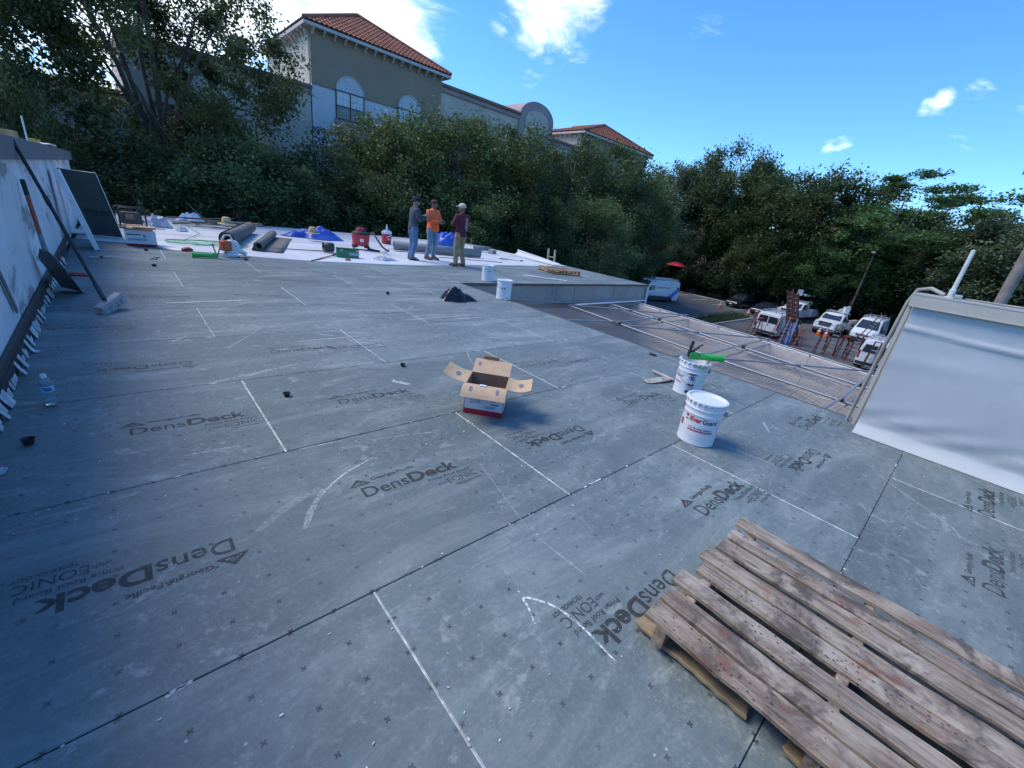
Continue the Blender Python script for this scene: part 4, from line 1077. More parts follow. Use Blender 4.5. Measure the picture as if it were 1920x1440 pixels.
def van(label, loc, heading, H=2.12, L=5.6, blue=False, rack=True, text=None, group='vans and trucks in the car park'):
    v = thing('white_van', label, 'van', loc, heading, group)
    h = L / 2; W = 1.0
    st = [ring(h, .78, .38, .7, .72), ring(h - .06, .90, .32, .85, .98), ring(h - .30, .97, .28, .95, 1.12), ring(h - 1.0, W, .26, 1.12, 1.34),
          ring(h - 1.72, W, .26, 1.15, H - .12), ring(h - 2.1, W, .26, 1.15, H), ring(-h + .2, W, .26, 1.15, H), ring(-h + .03, W - .02, .28, 1.15, H - .06), ring(-h, W - .05, .34, 1.15, H - .14)]
    MB().loft(st).build('body', wpaint, v, smooth=38)
    ys = lambda z: W - .16 * (z - 1.15) if z > 1.15 else W
    # windscreen
    x0, z0, x1, z1 = h - 1.02, 1.38, h - 1.66, H - .20
    pane(v, [(x0, -.84, z0), (x0, .84, z0), (x1, ys(z1) - .16, z1), (x1, -ys(z1) + .16, z1)], 'windscreen', th=.035)
    for s in (-1, 1):
        poly = [(h - 1.30, 1.30), (h - 2.25, 1.24), (h - 2.25, 1.78), (h - 1.85, 1.80), (h - 1.62, 1.66)]
        pts = [(x, s * (ys(z) + .004), z) for x, z in poly]
        if s > 0: pts = pts
        else: pts = pts[::-1]
        pane(v, pts, 'side_window')
        for xx in (h - 1.25, h - 2.32, h - 3.7):
            MB().bar((xx, s * (W + .003), .45), (xx, s * (ys(H - .2) + .003), H - .2), .012, .012).build('door_gap', blackpl, v)
        MB().box((h - 2.2, s * (W + .012), 1.06), (.16, .03, .04)).build('door_handle', blackpl, v)
        MB().box((0.0, s * (W + .004), .42), (L - 1.9, .03, .16)).build('sill_cladding', blackpl, v, bevel=.01)
        mir = MB().box((h - 1.42, s * 1.20, 1.40), (.14, .22, .34)).build('mirror', blackpl, v, bevel=.03)
        MB().box((h - 1.42, s * 1.04, 1.30), (.07, .16, .06)).build('mirror_arm', blackpl, mir)
        pane(v, [(h - .10, s * .84, .92), (h - .14, s * .52, .92), (h - .26, s * .52, 1.10), (h - .44, s * .93, 1.14)][::(1 if s < 0 else -1)], 'headlight', lampg, .03)
        MB().box((-h + .01, s * (W - .10), 1.05), (.06, .12, .55)).build('tail_light', tailr, v, bevel=.015)
        # wheel arches
        for xx in (h - .98, -h + 1.25):
            MB().lathe([(.41, 0), (.41, .02), (.36, .02)], 20, (xx, s * (W - .008) - .005, .40), 'Y').build('wheel_arch', blackpl, v)
    MB().prism([(-.80, .30), (.80, .30), (.92, .42), (.90, .60), (-.90, .60), (-.92, .42)], h - .12, h + .035, plane='YZ').build('front_bumper', blackpl, v, bevel=.03)
    MB().prism([(-.46, .68), (.46, .68), (.52, .92), (-.52, .92)], h - .10, h - .0, plane='YZ').build('grille', blackpl, v, bevel=.02)
    MB().box((h + .0, 0, .80), (.02, .9, .03)).build('grille_bar', chrome, v)
    MB().box((-h - .05, 0, .48), (.12, 1.86, .18)).build('rear_bumper', blackpl, v, bevel=.03)
    for s in (-1, 1):
        pane(v, [(-h - .003, s * .05, 1.25), (-h - .003, s * .80, 1.25), (-h + .0, s * .72, 1.78), (-h + .0, s * .05, 1.80)][::(1 if s < 0 else -1)], 'rear_window', th=.018)
    MB().box((-h - .004, 0, 1.15), (.012, .014, 1.45)).build('door_gap', blackpl, v)
    MB().box((-h - .012, -.12, 1.08), (.02, .05, .16)).build('door_handle', blackpl, v)
    MB().box((-h - .012, .35, .95), (.014, .32, .15)).build('licence_plate', M('plate_pale', (.6, .6, .55), .5), v)
    wheels(v, (h - .98, -h + 1.25), .88)
    if rack:
        for s in (-.72, .72, -.25, .25):
            MB().bar((h - 2.2, s, H + .16), (-h + .2, s, H + .16), .045, .05).build('rack_rail', greym, v)
        for x in (h - 2.3, -.6, -h + .4):
            MB().bar((x, -.80, H + .12), (x, .80, H + .12), .05, .04).build('rack_bar', greym, v)
            for s in (-.78, .78): MB().bar((x, s, H - .06), (x, s, H + .12), .05, .05).build('rack_foot', greym, v)
    if blue:
        s = 1; y = (W + .006)
        MB().prism([(-h + .95, .50), (-h + 1.75, .50), (-h + .30, 1.62), (-h + .08, 1.40)], y - .02, y + .004, plane='XZ').build('blue_stripe', blue_p, v)
        b = MB(); b.add([(-h + .55, ys(1.75) + .012, 1.75), (-h + .10, ys(1.75) + .012, 1.75), (-h + .10, ys(1.35) + .012, 1.35)], [(0, 1, 2)]); b.build('blue_stripe', navy_p, v)
        MB().box((-.3, y, .56), (L - 2.6, .02, .22)).build('blue_stripe', navy_p, v)
        for x in (-h + .62, -h + 1.05):
            MB().prism([(x, .80 + (.95 if x < -h + .8 else .55) * .3), (x + .12, .9), (x + .06, 1.1)], y + .004, y + .012, plane='XZ').build('white_arrow', wpaint, v)
    if text:
        vs, fs = text_mesh(text, height=.24, width=1.75, bold=.012)
        b = MB(); b.add([(.35 - p[0], ys(1.55 + p[1]) + .016, 1.50 + p[1]) for p in vs], fs)
        b.build('lettering', M('letter_navy', (.02, .04, .10), .5), v)
    return v
def car(name, label, loc, heading, pm, H=1.46, L=4.7):
    v = thing(name, label, 'car', loc, heading, 'dark cars in the car park'); h = L / 2; W = .90
    st = [ring(h, .66, .36, .55, .60), ring(h - .10, .80, .26, .66, .72), ring(h - .45, .88, .22, .78, .84), ring(h - 1.30, W, .22, .88, .98), ring(h - 2.05, W, .22, .92, H - .06, .34),
          ring(h - 2.5, W, .22, .92, H, .34), ring(-h + 1.35, W, .22, .92, H - .04, .34), ring(-h + .55, .88, .24, .90, 1.04), ring(-h + .10, .82, .28, .80, .98), ring(-h, .74, .34, .7, .84)]
    MB().loft(st).build('body', pm, v, smooth=40)
    wt = W - .34 * (H - .15 - .92)
    pane(v, [(h - 1.33, -.74, 1.01), (h - 1.33, .74, 1.01), (h - 2.0, wt - .12, H - .12), (h - 2.0, -wt + .12, H - .12)], 'windscreen', th=.03)
    pane(v, [(-h + .62, .70, 1.08), (-h + .62, -.70, 1.08), (-h + 1.28, -wt + .12, H - .11), (-h + 1.28, wt - .12, H - .11)], 'rear_window', th=.03)
    for s in (-1, 1):
        ysd = lambda z: W - .34 * (z - .92)
        poly = [(h - 1.55, .99), (-h + 1.0, .99), (-h + 1.5, H - .14), (h - 2.1, H - .14)]
        pane(v, [(x, s * (ysd(z) + .01), z) for x, z in poly][::s], 'side_window')
        pane(v, [(h - .10, s * .78, .62), (h - .06, s * .46, .62), (h - .20, s * .46, .74), (h - .42, s * .84, .78)][::-s], 'headlight', lampg, .025)
        MB().box((-h + .04, s * .62, .82), (.08, .26, .12)).build('tail_light', tailr, v, bevel=.02)
        m = MB().box((h - 1.6, s * 1.0, 1.02), (.12, .18, .12)).build('mirror', pm, v, bevel=.03)
        MB().box((h - 2.55, s * (W + .008), .86), (.16, .02, .025)).build('door_handle', chrome, v)
    MB().prism([(-.50, .34), (.50, .34), (.58, .52), (-.58, .52)], h - .08, h + .012, plane='YZ').build('grille', blackpl, v, bevel=.01)
    MB().box((h + .014, 0, .47), (.012, .36, .12)).build('licence_plate', MATS['plate_pale'], v)
    wheels(v, (h - .92, -h + .95), .80, .33, .21)
    return v
def bucket_truck(label, loc, heading, boom_h=1.0, flip=1):
    v = thing('boom_truck', label, 'truck', loc, heading, 'vans and trucks in the car park'); W = 1.0
    st = [ring(3.1, .84, .55, .9, .95), ring(3.02, .93, .5, 1.0, 1.26), ring(2.75, .97, .48, 1.1, 1.36), ring(1.75, .98, .48, 1.2, 1.46), ring(1.25, .98, .48, 1.3, 2.02, .18), ring(.95, .98, .48, 1.3, 2.08, .18), ring(-.1, .98, .48, 1.3, 2.06, .18), ring(-.22, .96, .5, 1.3, 1.95, .18)]
    MB().loft(st).build('cab', wpaint, v, smooth=38)
    pane(v, [(1.76, -.80, 1.50), (1.76, .80, 1.50), (1.30, .72, 1.94), (1.30, -.72, 1.94)], 'windscreen', th=.03)
    for s in (-1, 1):
        poly = [(1.45, 1.44), (.55, 1.42), (.55, 1.90), (1.15, 1.92)]
        pane(v, [(x, s * (.98 - .18 * (z - 1.3) + .012), z) for x, z in poly][::s], 'side_window')
        m = MB().box((1.55, s * 1.28, 1.62), (.10, .22, .38)).build('mirror', blackpl, v, bevel=.03); MB().box((1.55, s * 1.08, 1.5), (.06, .24, .05)).build('mirror_arm', blackpl, m)
        MB().box((3.0, s * .74, 1.12), (.14, .36, .26)).build('headlight', lampg, v, bevel=.03)
        MB().bar((.45, s * .985, .65), (.45, s * .93, 1.98), .012, .012).build('door_gap', blackpl, v)
        MB().box((-2.0, s * .98, 1.06), (3.2, .36, .86)).build('service_body', wpaint, v, bevel=.02)
        for k in range(3):
            MB().box((-1.0 - k * 1.0, s * 1.165, 1.1), (.86, .015, .68)).build('locker_door', wpaint, v, bevel=.005)
            MB().box((-.75 - k * 1.0, s * 1.178, 1.1), (.08, .015, .06)).build('locker_latch', blackpl, v)
    MB().prism([(-.52, .84), (.52, .84), (.54, 1.30), (-.54, 1.30)], 2.9, 3.10, plane='YZ').build('grille', blackpl, v, bevel=.02)
    MB().box((3.12, 0, 1.08), (.02, 1.0, .09)).build('grille_bar', chrome, v); MB().box((3.135, 0, 1.08), (.012, .22, .09)).build('badge', blue_p, v, bevel=.004)
    MB().box((3.16, 0, .62), (.18, 1.96, .26)).build('front_bumper', chrome, v, bevel=.03); MB().box((3.17, 0, .44), (.10, 1.7, .10)).build('air_dam', blackpl, v)
    MB().box((-2.0, 0, .72), (3.2, 1.5, .18)).build('bed_floor', M('bed_grey', (.2, .2, .2), .7), v)
    MB().box((-.35, 0, .62), (6.2, .8, .16)).build('chassis', blackpl, v)
    wheels(v, (2.15, -1.9), .84, .40, .30)
    # boom
    MB().lathe([(.34, .8), (.34, 1.35), (.26, 1.4), (.26, 1.75)], 16, (-1.1, 0, 0)).build('turret', wpaint, v, smooth=35)
    bm = MB().bar((-1.0, 0, 1.95), (-3.3, 0, 2.35 + boom_h * .3), .26, .30).build('boom_arm', wpaint, v, bevel=.02)
    MB().bar((-3.2, .0, 2.62 + boom_h * .3), (-.1, .0, 2.35 + boom_h), .20, .24).build('boom_arm', wpaint, v, bevel=.02)
    MB().tube([(-1.2, 0, 1.6), (-2.2, 0, 2.15)], .06, 8).build('hydraulic_ram', chrome, v, smooth=40)
    bk = MB(); bk.lathe([(.26, 0), (.28, .02), (.30, .62), (.33, .63), (.33, .66), (.28, .66), (.26, .08), (.0, .06)], 4, (-.1 + .15, .55 * flip, 2.2 + boom_h), cap1=False); bk.build('work_bucket', wpaint, v)
    MB().bar((.0, 0, 2.4 + boom_h), (.05, .5 * flip, 2.4 + boom_h), .12, .12).build('bucket_mount', greym, v)
    for x in (.55, -.35):
        MB().bar((x, -.9, 2.22), (x, .9, 2.22), .05, .05).build('rack_bar', greym, v)
        for s in (-.88, .88): MB().bar((x, s, 2.0), (x, s, 2.22), .05, .05).build('rack_foot', greym, v)
    MB().box((-2.9, .25, 1.12), (.5, .6, .5)).build('tool_bin', M('bin_red', (.36, .03, .02), .5), v, bevel=.03)
    MB().box((-2.6, -.45, 1.15), (.7, .4, .45)).build('tool_bin', greym, v, bevel=.02)
    return v
PI = math.pi
def gd(px, py): return G(px, py, GZ)
def on(p): return (p.x, p.y, GZ + .008)
# positions come from the wheels' contact points on the car park
van('white van with blue stripe and dark lettering parked beside the wing roof', (44.6, 25.0, GZ + .008), RAD(158), H=2.36, L=5.7, blue=True, text='Spectrum')
p = gd(1440, 634)
van('white van seen from behind among stepladders next to the upright ladder stack', (p.x + 2.6, p.y + .3, GZ + .008), RAD(-4), H=2.05, L=5.3, rack=True)
p = gd(1610, 645)
van('white van with dark windscreen facing the roof', (p.x + 2.7, p.y, GZ + .008), RAD(179), H=2.30, L=5.6)
p = gd(1625, 695)
van('white van seen from behind with rear glass partly behind a stepladder', (p.x + 2.5, p.y, GZ + .008), RAD(2), H=2.1, L=5.4)
p = gd(1542, 629)
bucket_truck('white boom truck with black grille behind two traffic cones', (p.x + 3.2, p.y + .05, GZ + .008), RAD(177), -.05, 1)
p = gd(1470, 602)
bucket_truck('white boom truck behind the upright ladder stack with folded arm raised', (p.x + 3.4, p.y - .2, GZ + .008), RAD(170), .55, -1)
p = gd(1372, 577)
car('dark_suv', 'black parked car with a traffic cone by its left headlight', (p.x + 2.4, p.y, GZ + .008), RAD(172), dkpaint, 1.62, 4.7)
p = gd(1418, 592)
car('dark_sedan', 'dark blue parked car with a traffic cone before its bumper', (p.x + 2.4, p.y - .1, GZ + .008), RAD(174), blpaint, 1.45, 4.6)
p = gd(1688, 652)
car('dark_sedan', 'dark green parked car half hidden by the wrapped parapet', (p.x + 2.6, p.y, GZ + .008), RAD(178), grpaint, 1.5, 4.6)
# traffic cones
cone_o = M('cone_orange', (.62, .085, .015), .6, var=.1); cone_w = M('cone_white', (.70, .70, .68), .5)
def cone(px, py, lab, h=.9):
    p = gd(px, py); c = thing('traffic_cone', lab, 'traffic cone', on(p), 0, 'traffic cones in the car park')
    MB().box((0, 0, .02), (.42, .42, .04)).build('cone_base', M('cone_base_o', (.30, .06, .02), .7), c, bevel=.01)
    f = lambda z: .17 * (1 - z / h) + .03
    MB().lathe([(f(.04), .04), (f(h * .42), h * .42)], 18).build('cone_body', cone_o, c, smooth=35)
    MB().lathe([(f(h * .42), h * .42), (f(h * .60), h * .60)], 18).build('cone_band', cone_w, c, smooth=35)
    MB().lathe([(f(h * .60), h * .60), (f(h * .70), h * .70)], 18).build('cone_ring', cone_o, c, smooth=35)
    MB().lathe([(f(h * .70), h * .70), (f(h * .84), h * .84)], 18).build('cone_band', cone_w, c, smooth=35)
    MB().lathe([(f(h * .84), h * .84), (.03, h), (.022, h)], 18).build('cone_tip', cone_o, c, smooth=35)
cone(1349, 578, 'traffic cone before the black parked car'); cone(1401, 593, 'traffic cone before the dark blue parked car')
cone(1533, 629, 'traffic cone before the grille of the boom truck, nearer the ladder stack'); cone(1546, 633, 'traffic cone before the headlight of the boom truck, nearer the white van')
cone(1584, 602, 'traffic cone standing behind the boom truck near the lamp post', .9)
# ladders
lad_o = M('ladder_orange', (.34, .060, .026), .55, var=.15, scale=6); lad_r = M('ladder_red', (.115, .020, .016), .6, var=.2, scale=6); lad_b = M('ladder_brown', (.055, .017, .014), .6, var=.25, scale=3)
def stepladder(px, py, h, rz, lab, m=None, open_=.55):
    p = gd(px, py); l = thing('stepladder', lab, 'stepladder', on(p), rz, 'stepladders standing in the car park'); m = m or lad_o
    wb, wt = .30, .17
    for s in (-1, 1):
        MB().bar((open_ * .5 * h / 1.8, s * wb, 0), (.05, s * wt, h), .07, .035).build('front_rail', m, l)
        MB().bar((-open_ * .5 * h / 1.8, s * wb, 0), (-.05, s * wt, h - .04), .06, .03).build('rear_rail', m, l)
    n = int(h / .30)
    for k in range(1, n):
        z = k * .30; u = z / h; x = (open_ * .5 * h / 1.8) * (1 - u) + .05 * u; w = wb * (1 - u) + wt * u
        MB().box((x, 0, z), (.08, 2 * w, .03)).build('step', greym, l)
        if k % 2: MB().box((-x, 0, z), (.03, 2 * w, .025)).build('rear_brace', greym, l)
    MB().box((0, 0, h + .01), (.20, 2 * wt + .1, .05)).build('top_cap', lad_o, l, bevel=.01)
for a in ((1403, 634, 2.0, 1.7, 'red stepladder standing left of the white van seen from behind', lad_r), (1412, 640, 1.9, 1.3, 'red stepladder right against the corner of the white van seen from behind', lad_r), (1447, 645, 2.0, 1.5, 'red stepladder behind the white van next to the ladder stack', lad_r),
          (1463, 652, 2.3, 1.2, 'tall red stepladder in front of the blue covered ladders', lad_r), (1490, 658, 1.7, 1.6, 'bright orange stepladder before the upright ladder stack', None), (1533, 664, 1.8, .4, 'stepladder with red spreader in the group by the ladder stack', lad_r),
          (1553, 664, 2.3, .1, 'tall stepladder with orange cap in the middle of the lot', lad_b), (1572, 672, 1.7, .5, 'low red stepladder beside the tall orange capped one', lad_r), (1592, 678, 2.0, .0, 'stepladder with red cap left of the white van rear', lad_b), (1622, 697, 2.1, .2, 'stepladder with red cap standing against the white van rear doors', lad_b), (1646, 702, 1.8, -.2, 'dark stepladder by the right rear door of the white van', lad_b)):
    stepladder(*a)
def ext_ladder(name, lab, base, top, w, m, n=14, group=None, up=(1, 0, 0)):
    base = Vector(base); top = Vector(top); l = thing(name, lab, 'ladder', base, 0, group); d = top - base; L = d.length; dn = d.normalized()
    s = Vector(up).cross(dn).normalized() * w / 2
    for k in (-1, 1):
        MB().bar(s * k, d + s * k, .04, .085, up=up).build('rail', m, l)
        MB().bar(s * k * .5 + dn * L * .02 + Vector(up) * .03, d * .97 + s * k * .5 + Vector(up) * .03, .12, .07, up=up).build('inner_rail', m, l) if w > .38 else None
        MB().bar(s * k * .84 + dn * L * .02 + Vector(up) * .06, d * .97 + s * k * .84 + Vector(up) * .06, .035, .08, up=up).build('fly_rail', m, l)
        MB().box(d + s * k, (.05, .05, .08)).build('end_cap', greym, l)
    for i in range(n):
        p = dn * L * (i + .6) / n
        MB().tube([p - s, p + s], .018, 6).build('rung', M('rung_brown', (.16, .11, .09), .5) if w > .38 else greym, l)
    return l
pb = gd(1486, 648)
for k, (dx, dy) in enumerate(((0, .36), (0, -.06), (.22, .34), (.22, -.08), (.44, .36), (.44, -.04))):
    ext_ladder('extension_ladder', ['red extension ladder upright in the tall stack, on its side toward the white van', 'red extension ladder upright in the tall stack, on its side toward the open lot', 'rear red extension ladder upright in the stack on the white van side', 'rear red extension ladder upright in the stack on the open lot side', 'rearmost red extension ladder of the upright stack, white van side', 'rearmost red extension ladder of the upright stack, open lot side'][k],
               (pb.x + dx, pb.y + dy, GZ + .008), (pb.x + dx + .30, pb.y + dy + 1.30, GZ + 4.12 - .08 * k), .40, lad_b, 13, 'upright ladders in the stack')
tb = gd(1470, 650); cv = thing('covered_ladders', 'ladders wrapped in blue and white sheet beside the upright ladder stack', 'ladders', (tb.x, tb.y, GZ + .008))
MB().loft([[(x * s, y * s2, z) for x, y in ((-.2, -.42), (.2, -.42), (.28, .0), (.2, .42), (-.2, .42), (-.3, 0))] for s, s2, z in ((.9, .8, 0), (.8, .7, .8), (.6, .62, 1.5), (.35, .5, 1.9))]).build('sheet', M('sheet_blue', (.05, .12, .34), .6, var=.5, scale=3, dirt=(.45, .48, .5), dirt_amt=.5), cv, smooth=50)
for k in (-.3, .35): MB().bar((-.34, k, .1), (-.12, k * .8, 2.3), .05, .08).build('rail', greym, cv)
lb_ = gd(1586, 662); lt = GX(1657, 590, lb_.x + 3.2)
ext_ladder('extension_ladder', 'long brown ladder slanting over the front of the white van', (lb_.x, lb_.y, GZ + .05), tuple(lt), .34, lad_b, 14)
# kerbed island with grass, lamp post, utility pole
isl = bpy.data.objects.new('kerb_island', None); COL.objects.link(isl); struct(isl); isl.location = (0, 0, 0)
pa, pb_ = gd(1318, 604), gd(1372, 594); pc = gd(1340, 590)
kerb_run((pa.x - 1.5, pa.y + 1.2, 0), (pb_.x + 2.5, pb_.y + .9, 0), isl, 5); kerb_run((pa.x - 1.5, pa.y - 1.0, 0), (pb_.x + 2.5, pb_.y - 1.3, 0), isl, 5)
b = MB(); q0 = Vector((pa.x - 1.5, pa.y, 0)); q1 = Vector((pb_.x + 2.5, pb_.y, 0))
for k in range(2600):
    q = q0.lerp(q1, rnd.random()); y = q.y + (rnd.random() - .5) * 2.0; x = q.x; hh = .15 + .5 * rnd.random() ** 2; a = rnd.random() * 6.28; l = .12 * rnd.random()
    b.add([(x - .03 * math.cos(a), y - .03 * math.sin(a), GZ), (x + .03 * math.cos(a), y + .03 * math.sin(a), GZ), (x + l * math.sin(a), y + l, GZ + hh)], [(0, 1, 2)])
gr = b.build('island_grass', M('grass_dark', (.045, .075, .022), .8, var=.4, scale=1)); gr['kind'] = 'stuff'; gr['label'] = 'grass tufts growing on the kerbed island'; gr['category'] = 'grass'
wood = M('pole_wood', (.20, .18, .16), .9, var=.25, scale=2.5, bump=.5, bscale=14)
px_ = 26.0
px_ = 23.0
up = thing('utility_pole', 'thick grey wooden utility pole beyond the wrapped parapet', 'pole', (px_, px_ * -.275 / 14, GZ))
MB().tube([(0, 0, 0), (0, 0, 5), (0, 0, 11)], [.19, .172, .15], 14).build('pole_shaft', wood, up, smooth=50)
MB().box((0, 0, 10.2), (.1, 2.2, .12)).build('cross_arm', wood, up)
lp0 = GX(1583, 602, 58.0)
lp = thing('lamp_post', 'leaning brown lamp post among the trees behind the boom truck', 'lamp post', (58.0, lp0.y, GZ))
lt_ = GX(1640, 475, 58.0)
MB().tube([(0, 0, 0), (0, lt_.y - lp0.y, lt_.z - GZ)], [.15, .09], 10).build('post_shaft', M('post_dark', (.085, .072, .06), .9, var=.2), lp, smooth=50)
MB().box((-.4, lt_.y - lp0.y, lt_.z - GZ + .05), (.9, .35, .14)).build('lamp_head', M('lamp_pale', (.45, .50, .50), .4), lp, bevel=.04)

# ================================================================== things on the roof
def fuse(mb, name, mat, parent=None, voxel=.01, smooth=4, loc=None, rz=None):
    """overlapping closed pieces welded into one continuous skin"""
    me = mb.mesh(name, mat, True)
    o = bpy.data.objects.new(name, me); COL.objects.link(o)
    r = o.modifiers.new('weld', 'REMESH'); r.mode = 'VOXEL'; r.voxel_size = voxel; r.use_smooth_shade = True
    if smooth:
        s = o.modifiers.new('soft', 'SMOOTH'); s.iterations = smooth; s.factor = .5
    dg = bpy.context.evaluated_depsgraph_get(); dg.update()
    new = bpy.data.meshes.new_from_object(o.evaluated_get(dg)); new.name = name
    new.materials.clear(); new.materials.append(mat)
    new.polygons.foreach_set('use_smooth', [True] * len(new.polygons))
    o.modifiers.clear(); o.data = new
    if parent is not None: o.parent = parent
    if loc is not None: o.location = loc
    if rz is not None: o.rotation_euler = (0, 0, rz)
    return o
def solid(o, th): m = o.modifiers.new('thick', 'SOLIDIFY'); m.thickness = th; m.offset = 0; return o
MZ = .020                                        # top of the white membrane
def wrap_text(mb, body, r_at, z, ang, height, width, bold=0.0, off=.0012, shear=0):
    """lettering bent round a pail of radius r_at(z), centred on angle ang"""
    vs, fs = text_mesh(body, height=height, width=width, bold=bold, shear=shear)
    w = vs[:, 0].max()
    mb.add([((r_at(z + p[1]) + off) * math.cos(ang + (p[0] - w / 2) / r_at(z)), (r_at(z + p[1]) + off) * math.sin(ang + (p[0] - w / 2) / r_at(z)), z + p[1]) for p in vs], fs)
def wrap_rect(mb, r_at, z0, z1, ang, width, off=.001, n=10, cut=0):
    vs = []
    for i in range(n + 1):
        for z in (z0, z1):
            a = ang + (i / n - .5) * width / r_at(z0); vs.append(((r_at(z) + off) * math.cos(a), (r_at(z) + off) * math.sin(a), z))
    mb.add(vs, [(2 * i, 2 * i + 2, 2 * i + 3, 2 * i + 1) for i in range(n)])
pail_w = M('pail_white', (.68, .70, .72), .28, var=.04, scale=3, Coat_Weight=.25)
ink_r = M('ink_red', (.46, .025, .035), .5, var=.1); ink_n = M('ink_navy', (.020, .028, .085), .5, var=.1); ink_g = M('ink_grey', (.28, .32, .38), .6); ink_m = M('ink_maroon', (.22, .04, .06), .5)
tape = M('glue_yellow', (.50, .46, .20), .5, var=.35, scale=30)
def pail(label, P, face, lid=True, print_=True, rz=0, full=True, s=1.0, group='white adhesive pails'):
    """metal 5-gallon pail; face = angle its printed front looks to"""
    o = thing('adhesive_pail', label, 'pail', (P[0], P[1], P[2] if len(P) > 2 else .001), rz, group); o.scale = (s, s, s)
    R0, R1, h = .140, .148, .365
    rt = lambda z: R0 + (R1 - R0) * z / h
    prof = [(.0, .012), (R0 - .012, .012), (R0 - .004, 0), (R0 + .002, .004), (R0 + .002, .012)]
    prof += [(rt(z) + (.004 if abs(z - .300) < .004 else 0) + (.0035 if abs(z - .255) < .004 else 0), z) for z in (.02, .10, .20, .248, .255, .262, .294, .300, .306, .34, .352)]
    if lid: prof += [(R1 + .010, .354), (R1 + .012, .361), (R1 + .008, .369), (R1 - .008, .370), (R1 - .012, .358), (R1 - .03, .356), (.0, .357)]
    else: prof += [(R1 + .006, .354), (R1 + .007, .362), (R1 - .004, .364), (R1 - .007, .352), (R0 - .006, .03), (.0, .028)]
    MB().lathe(prof, 48, cap0=False, cap1=False).build('pail_body', pail_w, o, smooth=40)
    if lid:
        for k in range(24):
            a = 6.283 * k / 24
            MB().box(((R1 + .0115) * math.cos(a), (R1 + .0115) * math.sin(a), .350), (.003, .016, .012), rz=a).build('lid_lug', pail_w, o)
    else:
        for k in range(20):
            a = 6.283 * k / 20
            MB().box(((R1 + .010) * math.cos(a), (R1 + .010) * math.sin(a), .352), (.010, .020, .014), rz=a).build('lid_lug', pail_w, o)
    b = MB(); ear = []
    for s_ in (-1, 1):
        a = face + s_ * 1.45
        ear.append(Vector(((rt(.28) + .006) * math.cos(a), (rt(.28) + .006) * math.sin(a), .28)))
        MB().lathe([(.022, 0), (.020, .006), (.008, .012), (.0, .012)], 12, ear[-1] - Vector((0, 0, .0)), 'X').build('handle_ear', galv, o)
    back = Vector((math.cos(face + PI), math.sin(face + PI), 0))
    if not full: back = Vector((math.cos(face + .45), math.sin(face + .45), 0))
    arc = []
    for i in range(15):
        u = i / 14; a = face + 1.45 + (2 * PI - 2.9) * u if full else face + 1.45 - 2.9 * u
        rr = rt(.2) + .010; arc.append((rr * math.cos(a), rr * math.sin(a), .28 - .15 * math.sin(PI * u)))
    MB().tube(arc, .0022, 6).build('wire_handle', galv, o, smooth=40)
    m_ = arc[7]; MB().tube([arc[6], arc[7], arc[8]], .008, 8).build('handle_grip', blackpl, o, smooth=40)
    return o, rt
# -- the pail in front, closed
fP = G(1302, 823)
cam_az = lambda p: math.atan2(-p.y, -p.x)
o, rt = pail('closed white adhesive pail printed in red and navy, the nearer of two', (fP.x, fP.y, .001), cam_az(fP) + .12)
fa = cam_az(fP) + .10
b = MB(); wrap_text(b, '/Ever', rt, .198, fa - .37, .037, .104, .035, shear=.12); b.build('red_lettering', ink_r, o)
b = MB(); wrap_text(b, 'Guard', rt, .198, fa + .42, .037, .112, .020); b.build('navy_lettering', ink_n, o)
b = MB(); wrap_rect(b, rt, .219, .240, fa - .86, .024); wrap_rect(b, rt, .194, .206, fa - .86, .024); b.build('red_emblem', ink_r, o)
b = MB(); wrap_text(b, '1121 Bonding Adhesive', rt, .140, fa + .02, .015, .180, .016); b.build('navy_lettering', ink_n, o)
b = MB(); wrap_rect(b, rt, .120, .131, fa + .04, .195, n=16); b.build('red_band', ink_r, o)
b = MB(); wrap_text(b, 'adhesive for single ply roofing', rt, .050, fa + .05, .006, .120, .0); wrap_rect(b, rt, .074, .0755, fa, .13); b.build('small_print', ink_g, o)['kind'] = 'stuff'
b = MB(); wrap_rect(b, rt, .13, .185, fa - 1.18, .03); b.build('red_diamond', ink_r, o)
# -- the pail behind it, open, with glue runs
bP = G(1286, 735)
o, rt = pail('open white adhesive pail with yellow glue runs and a green gun across its rim', (bP.x, bP.y, .001), cam_az(bP) + .15, lid=False, full=False)
fa = cam_az(bP)
b = MB(); wrap_text(b, 'Guard', rt, .185, fa - .85, .032, .094, .012); b.build('navy_lettering', ink_n, o)
b = MB(); wrap_rect(b, rt, .12, .128, fa - .88, .10); wrap_rect(b, rt, .136, .140, fa - .9, .08); b.build('red_band', ink_r, o)
b = MB(); wrap_rect(b, rt, .235, .258, fa + .12, .078); b.build('warning_band', ink_m, o)
b = MB(); wrap_rect(b, rt, .07, .234, fa + .12, .078, .0008); b.build('warning_panel', M('panel_pale', (.52, .56, .63), .5), o)
b = MB()
ringp = [(.029 * math.cos(q), .205 + .029 * math.sin(q) * 1.0) for q in np.linspace(0, 2 * PI, 29)]
for p, q in zip(ringp, ringp[1:]):
    A = lambda u, z, k: ((rt(z) + .0022) * math.cos(fa + .12 + u * k / rt(z)), (rt(z) + .0022) * math.sin(fa + .12 + u * k / rt(z)), .205 + (z - .205) * k)
    b.add([A(p[0], p[1], 1), A(q[0], q[1], 1), A(q[0], q[1], .84), A(p[0], p[1], .84)], [(0, 1, 2, 3)])
wrap_rect(b, rt, .192, .215, fa + .10, .02, .0024); wrap_rect(b, rt, .186, .196, fa + .19, .018, .0024); wrap_rect(b, rt, .21, .22, fa + .13, .03, .0024)
b.build('no_flame_sign', ink_n, o)
